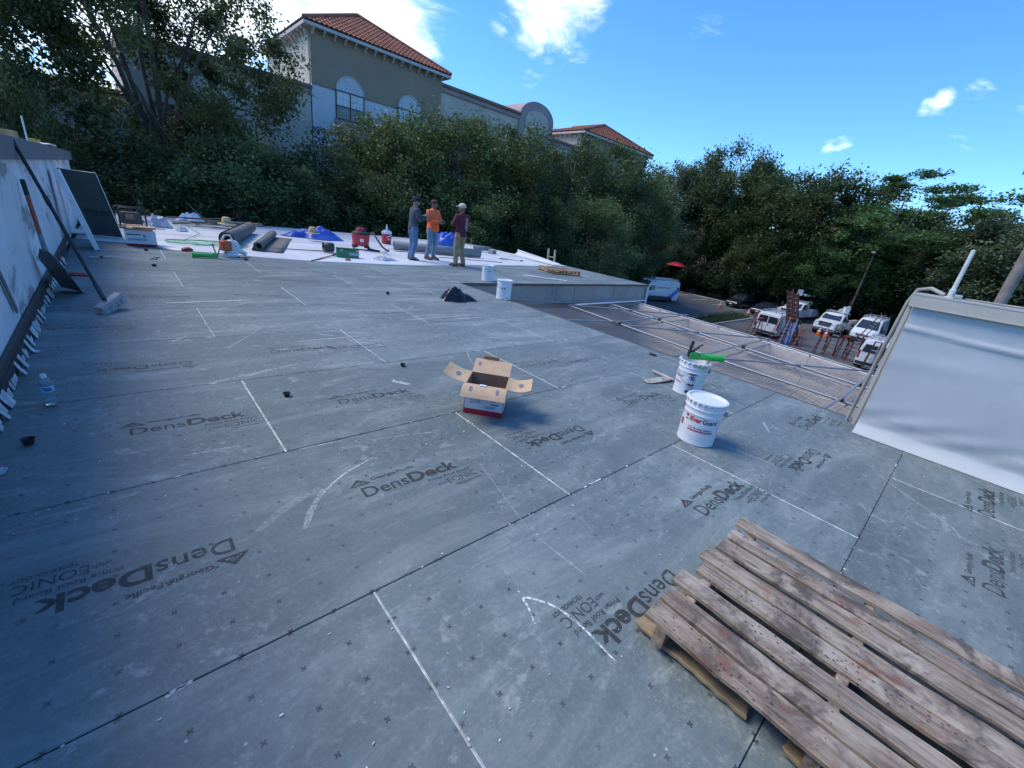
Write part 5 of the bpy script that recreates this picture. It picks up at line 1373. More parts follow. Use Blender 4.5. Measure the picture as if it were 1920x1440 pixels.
b = MB(); wrap_rect(b, rt, .035, .065, fa + .05, .045, .0014); b.build('dark_sign', ink_n, o)
b = MB()
for k in range(11):
    a = fa + .05 + .10 * k; L = .02 + .07 * rnd.random() ** 2; wrap_rect(b, rt, .345 - L, .345, a, .006 + .012 * rnd.random(), .0016, 3)
b.build('glue_run', tape, o)
MB().lathe([(.138, .10), (.0, .10)], 32, cap0=False, cap1=False).build('glue_surface', tape, o)
# green applicator gun resting across the rim
green_p = M('green_plastic', (.045, .42, .07), .42, var=.1, scale=8)
rim_z = .364
g = thing('applicator_gun', 'bright green applicator gun with black handles lying across the open pail', 'tool', (bP.x, bP.y, rim_z))
rt_dir = Vector((.80, -.60, 0)); nd = Vector((.60, .80, 0))
P_ = lambda a, s, z: rt_dir * a + nd * s + Vector((0, 0, z))
b = MB(); b.tube([P_(.02, .0, .045), P_(.03, 0, .045), P_(.27, 0, .045), P_(.28, 0, .045)], [.030, .036, .036, .034], 20); b.build('gun_barrel', green_p, g, smooth=40)
b = MB(); b.tube([P_(.265, 0, .045), P_(.29, 0, .045)], .044, 6); b.build('barrel_cap', green_p, g)
b = MB(); b.bar(P_(-.09, 0, .045), P_(.03, 0, .045), .05, .075); b.build('gun_body', green_p, g, bevel=.012)
b = MB(); b.tube([P_(-.06, 0, .08), P_(-.09, .01, .13), P_(-.07, .01, .06)], .012, 8); b.build('gun_loop', green_p, g, smooth=40)
b = MB(); b.bar(P_(-.10, 0, .03), P_(-.085, .0, .20), .030, .018); b.build('handle', blackpl, g, bevel=.006)
b = MB(); b.bar(P_(-.09, 0, .06), P_(-.00, -.0, .155), .026, .016); b.bar(P_(-.0, 0, .155), P_(.03, 0, .172), .022, .014); b.build('trigger', blackpl, g, bevel=.005)
b = MB(); b.tube([P_(-.10, 0, .045), P_(-.16, .01, .045)], .009, 8); b.build('rod_end', galv, g, smooth=40)
# rod with black grip on the boards behind
ra, rb = G(1222, 666), G(1268, 678)
r_ = thing('metal_rod', 'thin metal rod with black grip lying behind the open pail', 'tool', (ra.x, ra.y, .014))
MB().tube([(0, 0, 0), tuple((rb - ra))], .006, 8).build('rod', galv, r_, smooth=40)
MB().tube([tuple((ra - rb).normalized() * .03), tuple((rb - ra) * .18)], .014, 10).build('grip', blackpl, r_, smooth=40)
# glue spreader left of the pails
sa, sb, sp0 = G(1222, 699), G(1262, 716), G(1232, 716)
s_ = thing('glue_spreader', 'wooden handled spreader with pale scraper plate lying left of the open pail', 'tool', (sp0.x, sp0.y, .004))
d = (sb - sa).normalized()
MB().bar(tuple(sa - sp0 + Vector((0, 0, .028))), tuple(sb - sp0 + Vector((0, 0, .020))), .030, .018).build('handle', M('handle_pale', (.50, .40, .33), .7, var=.2, scale=15), s_, bevel=.004)
pl0, pl1 = G(1210, 717) - sp0, G(1258, 712) - sp0
def plate(u, w):
    q = pl0.lerp(pl1, u); n_ = Vector((-(pl1 - pl0).y, (pl1 - pl0).x, 0)).normalized()
    q = q + n_ * (w - .5) * .13 * (1 - .35 * (2 * u - 1) ** 2); return (q.x, q.y, .004 + .020 * u * (1 - w * .3))
b = MB(); b.grid(8, 5, plate); solid(b.build('scraper_plate', M('plate_dirty', (.42, .40, .34), .6, var=.3, scale=25, dirt=(.05, .045, .04), dirt_amt=.6), s_, smooth=True), .003)
# -- pails at the notch of the wing
nP = G(943, 560); o, rt = pail('white pail standing at the corner of the roof notch beside the black bag', (nP.x, nP.y, .001), cam_az(nP) + .2)
b = MB(); wrap_rect(b, rt, .20, .225, cam_az(nP) - .3, .02); wrap_rect(b, rt, .20, .225, cam_az(nP) + .05, .03); wrap_rect(b, rt, .03, .05, cam_az(nP) + .6, .03); b.build('dark_sign', ink_n, o)
mP = G(943, 505, .36); o, rt = pail('white pail standing on the wing roof behind the pail at the notch', (mP.x, max(mP.y, WING_Y + .35), .001), cam_az(mP) + .1)
b = MB(); wrap_rect(b, rt, .26, .29, cam_az(mP) - .4, .03); wrap_rect(b, rt, .24, .26, cam_az(mP) + .3, .08); b.build('dark_sign', ink_n, o)

# ---------------------------------------------------------------- cardboard carton
kraft = M('cardboard', (.52, .36, .22), .85, var=.08, scale=8, bump=.08, bscale=120); cart_w = M('carton_white', (.60, .64, .70), .6, var=.05, scale=5); cart_r = M('carton_red', (.40, .015, .03), .55, var=.08)
kraft_in = M('cardboard_inside', (.30, .19, .115), .9, var=.1, scale=8)
c0, c1, c2 = G(868, 773), G(941, 785), G(949, 770)
ex = (c1 - c0); CW = ex.length; ex.normalize(); ey = Vector((-ex.y, ex.x, 0)); CD = .27; CH = .255
bx = thing('cardboard_carton', 'open white and red cardboard carton with raised flaps in the middle of the roof', 'box', (c0.x, c0.y, .001), math.atan2(ex.y, ex.x))
th = .005
def wallq(name, pts, n, mout, par, min_=None):
    """panel with separate outside and inside faces"""
    P = [Vector(p) for p in pts]; n = Vector(n); k = len(P)
    b = MB(); b.add([p for p in P] + [p - n * th for p in P], [tuple(range(k))], 0); b.add(b.v[:0] or [p - n * th for p in P], [tuple(range(k))[::-1]], 1)
    q = [p for p in P] + [p - n * th for p in P]
    b.add(q, [(i, (i + 1) % k, k + (i + 1) % k, k + i) for i in range(k)], 1)
    return b.build(name, [mout, min_ or kraft], par)
W_, D_, H_ = CW, CD, CH
zr = .045
for nm, pts, n in (('front_panel', [(0, 0), (W_, 0)], (0, -1, 0)), ('right_panel', [(W_, 0), (W_, D_)], (1, 0, 0)), ('back_panel', [(W_, D_), (0, D_)], (0, 1, 0)), ('left_panel', [(0, D_), (0, 0)], (-1, 0, 0))):
    (xa, ya), (xb, yb) = pts
    pn = wallq(nm, [(xa, ya, zr), (xb, yb, zr), (xb, yb, H_), (xa, ya, H_)], n, cart_w, bx, kraft_in)
    wallq('red_band', [(xa, ya, 0.0), (xb, yb, 0.0), (xb, yb, zr), (xa, ya, zr)], n, cart_r, pn, kraft_in)
MB().box((W_ / 2, D_ / 2, .006), (W_ - .012, D_ - .012, .008)).build('bottom', kraft_in, bx)
def flap(name, a, b_, out, bend, L, par, inner=kraft, mout=cart_w, steps=5, slots=()):
    """flap hinged on the rim from a to b_, curving outwards and down/up; slots = relative hand holes"""
    a = Vector(a); b_ = Vector(b_); out = Vector(out); vs = []; fs = []
    prof = []; p = Vector((0, 0, 0)); ang = bend[0]
    for i in range(steps + 1):
        prof.append(p.copy()); ang = bend[0] + (bend[1] - bend[0]) * i / steps
        p = p + (out * math.cos(ang) + Vector((0, 0, 1)) * math.sin(ang)) * (L / steps)
    n = []
    for i in range(steps + 1):
        for q in (a, b_): vs.append(q + prof[i])
    b = MB(); b.add(vs, [(2 * i, 2 * i + 1, 2 * i + 3, 2 * i + 2) for i in range(steps)])
    o = b.build(name, [inner, mout], par); m = o.modifiers.new('thick', 'SOLIDIFY'); m.thickness = .004; m.offset = -1
    for (u, v, w, h_) in slots:               # stamped-out grip holes: dark recess with a pale torn tab
        P = lambda uu, vv, dz: a.lerp(b_, uu) + prof[min(steps, int(vv * steps))].lerp(prof[min(steps, int(vv * steps) + 1)], vv * steps - int(vv * steps)) + Vector((0, 0, dz))
        n_ = 14; ringp = []
        for i in range(n_):
            t_ = 2 * PI * i / n_; ringp.append(P(u + w * math.cos(t_) / 2, v + h_ * math.sin(t_) / 2, .0035))
        b = MB(); b.add(ringp, [tuple(range(n_))]); b.build('grip_hole', M('hole_grey', (.16, .19, .23), .8), o)
    return o
flap('front_flap', (-.012, -.001, H_), (W_ + .012, -.001, H_), (0, -1, 0), (RAD(10), RAD(-62)), .17, bx, slots=((.2, .55, .07, .35), (.8, .55, .07, .35)))
flap('back_flap', (W_, D_, H_), (0, D_, H_), (0, 1, 0), (RAD(30), RAD(16)), .17, bx, slots=((.86, .6, .08, .34),))
flap('left_flap', (0, D_, H_), (0, 0, H_), (-1, 0, 0), (RAD(6), RAD(34)), .20, bx, slots=((.5, .45, .3, .22),))
flap('right_flap', (W_, 0, H_), (W_, D_, H_), (1, 0, 0), (RAD(-14), RAD(36)), .20, bx, slots=((.5, .55, .3, .2),))
b = MB(); b.box((W_ * .42, D_ + .16, H_ + .085), (.13, .012, .03)); b.build('tuck_tab', kraft_in, bx)
MB().box((W_ * .44, -.03, H_ + .010), (.05, .03, .004)).build('tuck_slot', cart_w, bx)
b = MB()                                     # printed blocks of small text
for x0, x1, z0, z1, st in ((.06, .13, .205, .225, .010), (.15, .22, .195, .215, .009), (.24, .31, .17, .205, .007), (.25, .31, .125, .165, .007), (.11, .16, .10, .15, .008), (.05, .10, .095, .135, .02), (.20, .31, .062, .080, .009)):
    z = z0
    while z < z1:
        b.add([(x0 * W_ / .38, -.0022, z), (x1 * W_ / .38 - .012 * rnd.random(), -.0022, z), (x1 * W_ / .38 - .012 * rnd.random(), -.0022, z + st * .45), (x0 * W_ / .38, -.0022, z + st * .45)], [(0, 1, 2, 3)]); z += st
b.build('small_print', ink_g, bx)['kind'] = 'stuff'
b = MB(); b.add([(.045, -.0025, .150), (.105, -.0025, .150), (.105, -.0025, .160), (.045, -.0025, .160)], [(0, 1, 2, 3)]); b.build('dark_print', ink_n, bx)
b = MB(); b.add([(.215, -.0026, .098), (.275, -.0026, .098), (.275, -.0026, .108), (.215, -.0026, .108)], [(0, 1, 2, 3)]); b.build('red_print', ink_r, bx)
for k in range(5):                            # black caps and a red part inside
    MB().lathe([(.022, 0), (.026, .03), (.0, .034)], 12).build('carton_content', blackpl if k % 2 == 0 else cart_r, bx, smooth=40, loc=(.07 + .055 * k, .10 + .06 * (k % 3), .012))
MB().box((.12, .15, .05), (.16, .14, .07)).build('carton_content', cart_r, bx, bevel=.01)

# ---------------------------------------------------------------- pallets
t = NT('pallet_wood'); v = t.coord('Object'); oi = t.n('ShaderNodeObjectInfo')
mv = t.n('ShaderNodeVectorMath', operation='ADD'); t.l(v, mv.inputs[0])
cmbx = t.n('ShaderNodeCombineXYZ'); t.l(t.math('MULTIPLY', oi.outputs['Random'], 31.0), cmbx.inputs[0]); t.l(t.math('MULTIPLY', oi.outputs['Random'], 17.0), cmbx.inputs[1]); t.l(cmbx.outputs[0], mv.inputs[1]); v = mv.outputs[0]
grain = t.noise(t.mapping(v, (38, 1.8, 38)), 1.6, 7, .7, .35)
tone = t.noise(t.mapping(v, (3, 1.2, 3)), 2.4, 6, .65, .2)
c = t.mix(t.ramp(grain, .30, .70), (.120, .082, .054), (.320, .245, .175))
pr = t.math('FRACT', t.math('MULTIPLY', oi.outputs['Random'], 5.7))
c = t.mix(t.math('MULTIPLY', pr, .55), c, t.mix(t.ramp(grain, .30, .70), (.17, .145, .115), (.46, .40, .325)))
c = t.mix(t.math('MULTIPLY', t.ramp(tone, .42, .66), .75), c, (.46, .395, .315))
c = t.mix(t.math('MULTIPLY', t.ramp(t.noise(v, 5, 6, .7, .5), .47, .64), .85), c, (.070, .050, .042))
c = t.mix(t.math('MULTIPLY', t.ramp(t.noise(t.mapping(v, (1, 1, 1), (5, 2, 1)), 6, 5, .65), .56, .70), .7), c, (.24, .085, .045))
vor = t.n('ShaderNodeTexVoronoi'); t.l(t.mapping(v, (30, 22, 30)), vor.inputs['Vector']); vor.inputs['Scale'].default_value = 1.7
dents = t.math('MULTIPLY', t.ramp(vor.outputs['Distance'], .14, .24, 1, 0), t.ramp(t.noise(t.mapping(v, (1, 1, 1), (9, 4, 2)), 2.2, 3, .5), .52, .60))
c = t.mix(t.math('MULTIPLY', dents, .9), c, (.035, .028, .025))
kn = t.n('ShaderNodeTexVoronoi'); t.l(t.mapping(v, (9, 2.2, 1)), kn.inputs['Vector']); kn.inputs['Scale'].default_value = 1.0
c = t.mix(t.math('MULTIPLY', t.ramp(kn.outputs['Distance'], .05, .13, 1, 0), .85), c, (.050, .032, .022))
c = t.mix(t.math('MULTIPLY', t.ramp(t.noise(t.mapping(v, (60, 3, 60)), 2.5, 5, .7), .66, .76), .6), c, (.52, .46, .38))
t.bsdf(c, t.ramp(tone, .3, .7, .62, .85), 0, t.bump(t.math('SUBTRACT', t.math('MULTIPLY', grain, 1.0), t.math('MULTIPLY', dents, .5)), .55, .006))
pw_m = MATS['pallet_wood']; pw_new = M('pallet_underboard', (.30, .225, .135), .8, var=.3, scale=9, bump=.3)
def plank(L, w, th, mat, name, par, c, ragged=.0, seed=0):
    """board along local y, slightly warped, worn edges"""
    r = random.Random(seed); n = 14; rings = []
    for i in range(n + 1):
        y = -L / 2 + L * i / n; je = (lambda: (r.random() - .5) * .016) if i in (0, n) else (lambda: 0.0)
        wl = w / 2 + (r.random() - .5) * .009; wr = w / 2 + (r.random() - .5) * .009; wz = .0025 * math.sin(i * .7 + seed) + (r.random() - .5) * .001
        rings.append([(-wl, y + je(), -th / 2 + wz), (-wl, y + je(), th / 2 - .004 + wz), (-wl + .005, y + je(), th / 2 + wz), (0, y + je(), th / 2 + wz - .0006), (wr - .005, y + je(), th / 2 + wz), (wr, y + je(), th / 2 - .004 + wz), (wr, y + je(), -th / 2 + wz)])
    b = MB(); b.loft(rings); return b.build(name, mat, par, smooth=30, loc=c)
pal = thing('wooden_pallet', 'weathered grey-brown wooden pallet lying flat in the foreground corner', 'pallet', (1.29, .42, .001), 0, 'wooden pallets')
PW, PL = 1.00, 1.22
widths = [.098, .092, .094, .090, .098, .096, .092, .092]
gaps = [.012, .014, .030, .045, .010, .040, .014, .046][:8]
x = .0
xs = []
tot = sum(widths) + sum(gaps[1:]); k_ = PW / tot
for i, w in enumerate(widths):
    if i: x += gaps[i] * k_
    xs.append(x + w * k_ / 2); x += w * k_
for i, (xc, w) in enumerate(zip(xs, widths)):
    off = [.0, .012, .028, -.006, .022, .004, .006, .018][i]
    o = plank(PL, w * k_, .019, pw_m, 'top_slat', pal, (xc, -PL / 2 + off - .01, .1325 - .001), seed=i + 3)
    o.rotation_euler = (RAD(.12 * ((i * 7) % 5 - 2)), 0, RAD(.22 * ((i * 5) % 5 - 2)))
for y in (-.075, -.58, -1.10):
    o = plank(PW - .02, .038, .085, pw_m, 'stringer', pal, (PW / 2, y, .0785), seed=int(-y * 50)); o.rotation_euler = (0, 0, PI / 2)
for (xc, y0, y1) in ((.05, .03, -.40), (.05, -.52, -1.2), (.30, .0, -1.2), (.56, .0, -1.2), (.93, .02, -1.2)):
    plank(y0 - y1, .095, .016, pw_new, 'bottom_board', pal, (xc + .03, (y0 + y1) / 2, .0085 + .0175), seed=int(xc * 90))
for i, xc in enumerate(xs):                   # nail heads
    for y in (-.075, -.58, -1.10):
        for dx in (-.022, .024): MB().lathe([(.0032, 0), (.003, .0010), (0, .0012)], 8, cap1=False).build('nail_head', rust, pal, loc=(xc + dx, y + .006 * ((i + int(dx * 1000)) % 3 - 1), .1425))
fp = G(1003, 505); fq = G(1092, 518)
pf = thing('broken_pallet', 'broken tan wooden pallet lying on the wing roof near its edge', 'pallet', (*(fp.lerp(fq, .5)).xy, .001), RAD(-12), 'wooden pallets')
wood_t = M('pallet_tan', (.34, .22, .12), .85, var=.35, scale=6, bump=.3)
for k in range(6):
    if k == 3: continue
    o = MB().box((0, 0, 0), (1.15 - .2 * (k == 4), .10, .018)).build('top_slat', wood_t, pf, loc=(.02 * k - .05, -.42 + k * .17, .13)); o.rotation_euler = (0, RAD(1.0 * (k % 3 - 1)), RAD(3 * (k % 3 - 1)))
for x in (-.5, 0, .5): MB().box((x, .0, .075), (.045, 1.0, .09)).build('stringer', wood_t, pf)
for y in (-.42, 0, .42): MB().box((0, y, .018), (1.15, .10, .018)).build('bottom_board', wood_t, pf)
tag(MB().box((0, 0, .012), (1.3, .12, .012)).build('white_plank', M('plank_white', (.62, .63, .64), .6), None, loc=(*G(1022, 522).xy, .0), rz=RAD(-38)), 'long thin white strip lying in front of the broken pallet', 'plank')

# ---------------------------------------------------------------- water bottle and small caps
t = NT('clear_plastic'); q = t.bsdf((.80, .90, .95), .08, 0, None, Transmission_Weight=.92, IOR=1.33)
t = NT('water_clear'); q = t.bsdf((.85, .94, .97), .02, 0, None, Transmission_Weight=1.0, IOR=1.33)
wb = G(97, 760)
bo = thing('water_bottle', 'clear plastic water bottle with white cap and blue label by the left wall', 'bottle', (wb.x, wb.y, .001))
outer = [(.0, .004), (.022, .002), (.030, .006), (.0325, .018), (.0315, .035), (.0325, .042), (.031, .062), (.029, .072), (.0315, .084), (.033, .095), (.033, .140), (.031, .152), (.024, .172), (.014, .186), (.0125, .190), (.0125, .200)]
inner = [(r_ - .0012 if r_ > .004 else 0, z + (.0015 if z < .01 else 0)) for r_, z in outer][::-1]
MB().lathe(outer + inner, 32, cap0=False, cap1=False).build('bottle_shell', MATS['clear_plastic'], bo, smooth=50)
MB().lathe([(0, .0065), (.0270, .0085), (.0300, .019), (.0290, .035), (.0290, .040), (0, .040)], 32, cap0=False, cap1=False).build('water', MATS['water_clear'], bo, smooth=50)
MB().lathe([(.0335, .098), (.0337, .099), (.0337, .138), (.0335, .139)], 32, cap0=False, cap1=False).build('label_band', M('label_blue', (.22, .45, .66), .5, var=.25, scale=40), bo, smooth=50)
b = MB(); a0 = cam_az(wb); wrap_rect(b, lambda z: .0338, .108, .120, a0 + .1, .03, .0006); wrap_rect(b, lambda z: .0338, .124, .130, a0, .04, .0006); b.build('label_print', M('label_navy', (.03, .05, .14), .5), bo)
MB().lathe([(.0150, .188), (.0152, .190), (.0150, .208), (.013, .210), (0, .210)], 24, cap1=False).build('bottle_cap', cart_w, bo, smooth=40)
def cup(px, py, lab, r=.028, h=.034, m=None):
    p = G(px, py); b = MB()
    b.lathe([(.0, .0), (r * .62, .0), (r * .70, .004), (r * .95, h * .8), (r * 1.08, h), (r * .98, h), (r * .84, h * .75), (r * .55, .006), (0, .005)], 18, cap0=False, cap1=False)
    tag(b.build('plastic_cup', m or blackpl, None, smooth=40, loc=(p.x, p.y, .001)), lab, 'cup', 'small plastic cups on the boards')
cup(55, 833, 'black plastic cup on the boards by the left wall, below the bottle'); cup(538, 743, 'black plastic cup on the boards between the bottle and the carton', .026, .028)
cup(755, 687, 'black plastic cup lying left of the open carton', .024, .028); cup(727, 552, 'black plastic cup on the boards left of the black bag', .03, .04)
cup(274, 470, 'black plastic cup beside the white and red box near the leaning board', .035, .03); cup(289, 499, 'black plastic cup on the boards before the leaning grey board', .035, .03)
cup(3, 888, 'white plastic cup on the boards against the left wall', .022, .02, cart_w); cup(70, 661, 'white flat cup on the boards beside the torn flashing', .022, .012, cart_w)

# ---------------------------------------------------------------- tools leaning on the left wall
bh = G(208, 584)
br = thing('push_broom', 'push broom with long black handle leaning on the left wall, grey bristles', 'broom', (bh.x, bh.y, .001))
tp = Vector((WALL_X + .05, 6.85, 1.54)) - Vector((bh.x, bh.y, 0))
hb = Vector((-.03, -.02, .13))
MB().tube([tuple(hb), tuple(hb.lerp(tp, .08)), tuple(hb.lerp(tp, .6)), tuple(tp)], [.020, .016, .016, .016], 10).build('handle', blackpl, br, smooth=40)
MB().tube([tuple(hb.lerp(tp, .60)), tuple(hb.lerp(tp, .655))], .021, 10).build('handle_joint', blackpl, br, smooth=40)
MB().tube([tuple(hb.lerp(tp, .005)), tuple(hb.lerp(tp, .10))], .022, 10).build('ferrule', M('ferrule_dark', (.05, .05, .052), .4), br, smooth=40)
rot = Matrix.Rotation(RAD(58), 3, 'Z') @ Matrix.Rotation(RAD(-16), 3, 'Y')
MB().box((0, 0, .105), (.34, .075, .045), rot=rot).build('head_block', M('broom_block', (.30, .31, .33), .6), br, bevel=.01)
b = MB(); rb_ = random.Random(4)
for k in range(360):
    u, w = (rb_.random() - .5) * .32, (rb_.random() - .5) * .062
    a = rot @ Vector((u, w, -.02)) + Vector((0, 0, .105)); c_ = rot @ Vector((u * 1.10, w * 1.5, -.10 + .012 * rb_.random())) + Vector((0, 0, .105)); c_.z = max(c_.z, .002)
    b.bar(a, c_, .005)
o = b.build('bristles', M('bristle_grey', (.42, .43, .45), .8, var=.2, scale=30), br); o['kind'] = 'stuff'
tipp = G(143, 546)
sh = thing('shovel', 'flat shovel with orange handle and grey blade leaning on the left wall', 'shovel', (tipp.x, tipp.y, .002))
b_top = GX(85, 470, WALL_X + .10) - Vector((tipp.x, tipp.y, 0)); h_top = GX(42, 338, WALL_X + .03) - Vector((tipp.x, tipp.y, 0))
side = Vector((0, .5, -.86)).cross(b_top).normalized() * .13
def blade(u, w):
    p = Vector((0, 0, .004)).lerp(b_top, u); s2 = (w - .5) * 2 * (1 if u < .75 else 1 - (u - .75) * 2.4)
    p = p + side * s2 + Vector((0, 0, .0)); n_ = b_top.cross(side).normalized(); p = p + n_ * (.03 * s2 * s2); p.z = max(p.z, .003); return p
b = MB(); b.grid(14, 10, blade); solid(b.build('blade', M('shovel_steel', (.17, .18, .19), .5, metal=.3, var=.2, scale=8), sh, smooth=True), .004)
MB().tube([tuple(b_top * .78), tuple(b_top), tuple(b_top.lerp(h_top, .22))], [.012, .022, .020], 10).build('socket', M('shovel_socket', (.20, .21, .22), .5, metal=.3), sh, smooth=40)
MB().tube([tuple(b_top.lerp(h_top, .18)), tuple(b_top.lerp(h_top, .80))], .019, 10).build('handle', M('handle_orange', (.34, .085, .045), .65, var=.25, scale=12), sh, smooth=40)
MB().tube([tuple(b_top.lerp(h_top, .78)), tuple(h_top)], .021, 10).build('grip', blackpl, sh, smooth=40)
def slab(name, quad, th, mats, label, cat, base):
    """leaning panel from its four corners (bottom a,b then top b,a)"""
    P = [Vector(p) - Vector(base) for p in quad]; n = (P[1] - P[0]).cross(P[3] - P[0]).normalized() * th
    b = MB(); b.add(P + [p + n for p in P], [(0, 1, 2, 3), (7, 6, 5, 4)], 0); b.add(P + [p + n for p in P], [(0, 4, 5, 1), (1, 5, 6, 2), (2, 6, 7, 3), (3, 7, 4, 0)], 1)
    o = b.build(name, mats, None, loc=base); return tag(o, label, cat) if label else o
foam_w = M('foam_white', (.60, .63, .66), .8, var=.08, scale=5)
w0 = G(181, 470); w0.z = .004
dy = Vector((0, .62, 0)); lean = Vector((WALL_X + .05 - w0.x, .06, 1.22))
slab('foam_panel', [w0 - Vector((.02, 0, 0)), w0 + dy * .85 - Vector((.05, 0, 0)), w0 + dy * .85 + lean, w0 + lean], .07, [foam_w, foam_w], 'white foam panel leaning against the left wall', 'panel', (w0.x, w0.y, 0))
BL, BR = G(166, 440), G(232, 448); BL.z = BR.z = .024; TL = GX(106, 314, WALL_X + .012)
o = slab('leaning_board', [BL, BR, BR + (TL - BL), TL], .014, [M('board_back', (.062, .080, .082), .75, var=.15, scale=3), gyp], 'grey roof board leaning on the left wall above the white membrane', 'board', (BR.x, BR.y, 0))
ax_ = (BR - BL); up_ = (TL - BL); nn = ax_.cross(up_).normalized()
if nn.y > 0: nn = -nn
b = MB(); vs, fs = text_mesh('DensDeck', height=.085, width=.42, bold=.012); A = ax_.normalized(); U = (up_ - A * up_.dot(A)).normalized()
b.add([BL + up_ * .42 + ax_ * .86 - A * p[0] - U * p[1] + nn * .020 - Vector((BR.x, BR.y, 0)) for p in vs], fs)
vs, fs = text_mesh('Prime Roof Board', height=.03, width=.30)
b.add([BL + up_ * .36 + ax_ * .86 - A * p[0] - U * p[1] + nn * .020 - Vector((BR.x, BR.y, 0)) for p in vs], fs)
b.build('print', M('print_dark', (.014, .016, .019), .7), o)
# white curled offcut behind the foam panel
q0 = G(150, 452)
b = MB(); b.grid(14, 6, lambda u, w: (.05 - .55 * u, w * .8, .02 + .26 * max(0, u - .55) ** 1.5 * 2.2))
tag(solid(b.build('membrane_offcut', MATS['white_membrane'], None, smooth=True, loc=(q0.x - .0, q0.y + .9, .012)), .004), 'curled white membrane offcut lying between foam panel and leaning board', 'membrane')
# red utility knife / pouch, loose tools
p = G(147, 517); k_ = thing('red_tool_pouch', 'small red plastic tool lying beside the shovel blade', 'tool', (p.x, p.y, .001), RAD(-15))
MB().loft([[(x, y * s, z * s2 + .0) for y, z in ((-.04, .0), (.04, .0), (.045, .02), (0, .038), (-.045, .02))] for x, s, s2 in ((-.11, .3, .6), (-.06, .9, 1), (.05, 1, 1.1), (.10, .8, 1), (.12, .4, .5))]).build('tool_body', M('red_plastic', (.40, .03, .02), .45), k_, smooth=40)
MB().box((.125, 0, .012), (.05, .02, .008)).build('tool_tip', galv, k_)
for i, (px, py, lab) in enumerate(((190, 484, 'loose metal hand tools lying before the foam panel'), (292, 485, 'loose pair of cutters lying before the white and red box'))):
    p = G(px, py); k_ = thing('hand_tool', lab, 'tool', (p.x, p.y, .001), .3 + i)
    MB().bar((-.16, -.03, .012), (.14, .03, .012), .03, .018).build('tool_arm', M('tool_tan', (.35, .27, .20), .6), k_, bevel=.004)
    MB().bar((-.14, .05, .012), (.16, -.02, .014), .026, .016).build('tool_arm', galv, k_, bevel=.004)
    MB().lathe([(.02, 0), (.02, .03), (0, .03)], 10, (.0, .0, .0)).build('pivot', blackpl, k_)

# ---------------------------------------------------------------- things on the white membrane
p = G(268, 462); bx2 = thing('adhesive_box', 'white and red cardboard box with lid flaps beside the leaning board', 'box', (p.x, p.y + .1, MZ), RAD(-4))
MB().box((0, 0, .15), (.46, .26, .27)).build('carton_body', cart_w, bx2, bevel=.004); MB().box((0, 0, .015), (.462, .262, .03)).build('red_band', cart_r, bx2)
for s in (-1, 1): 
    o = MB().box((0, s * .03, 0), (.44, .20, .005)).build('flap', kraft, bx2, loc=(.02 * s, s * .13, .295)); o.rotation_euler = (RAD(14 * s), 0, 0)
MB().box((.12, .02, .292), (.14, .12, .02)).build('flap', cart_r, bx2)
MB().box((-.10, -.1315, .20), (.2, .004, .02)).build('dark_print', ink_n, bx2); MB().box((.06, -.1315, .18), (.05, .004, .05)).build('small_print', ink_g, bx2)
MB().box((-.05, -.1315, .11), (.28, .004, .04)).build('small_print', ink_g, bx2)
o = MB().box((.1, .0, .31), (.5, .05, .012)).build('wood_strip', M('strip_brown', (.16, .09, .05), .8), None, loc=(p.x + .05, p.y + .22, MZ + .0)); tag(o, 'brown wood strip lying on the white and red box', 'plank')
p = G(237, 430); gn = thing('generator', 'small dark generator in a black tube frame behind the leaning board', 'generator', (p.x + .12, p.y + .4, MZ), .2)
MB().box((0, 0, .22), (.36, .30, .28)).build('engine', M('engine_dark', (.05, .045, .04), .6, var=.3), gn, bevel=.03)
MB().box((-.05, -.16, .26), (.16, .03, .12)).build('panel', M('panel_brown', (.20, .13, .09), .6), gn)
for y in (-.19, .19): MB().tube([(-.25, y, .02), (-.25, y, .42), (-.21, y, .46), (.21, y, .46), (.25, y, .42), (.25, y, .02)], .018, 8).build('frame_tube', blackpl, gn, smooth=40)
for x in (-.25, .25): MB().tube([(x, -.19, .03), (x, .19, .03)], .018, 8).build('frame_tube', blackpl, gn, smooth=40)
MB().box((0, 0, .03), (.6, .42, .025)).build('base_board', kraft, gn)
p = G(263, 420); tag(MB().loft([[(x * s, y * s, z) for x, y in ((-.1, -.06), (.08, -.07), (.11, .03), (.0, .08), (-.11, .05))] for s, z in ((.8, 0), (1, .05), (.7, .1))]).build('brown_block', M('block_brown', (.22, .15, .12), .8), None, smooth=50, loc=(p.x, p.y, MZ)), 'small brown lump on the white membrane near the generator', 'debris')
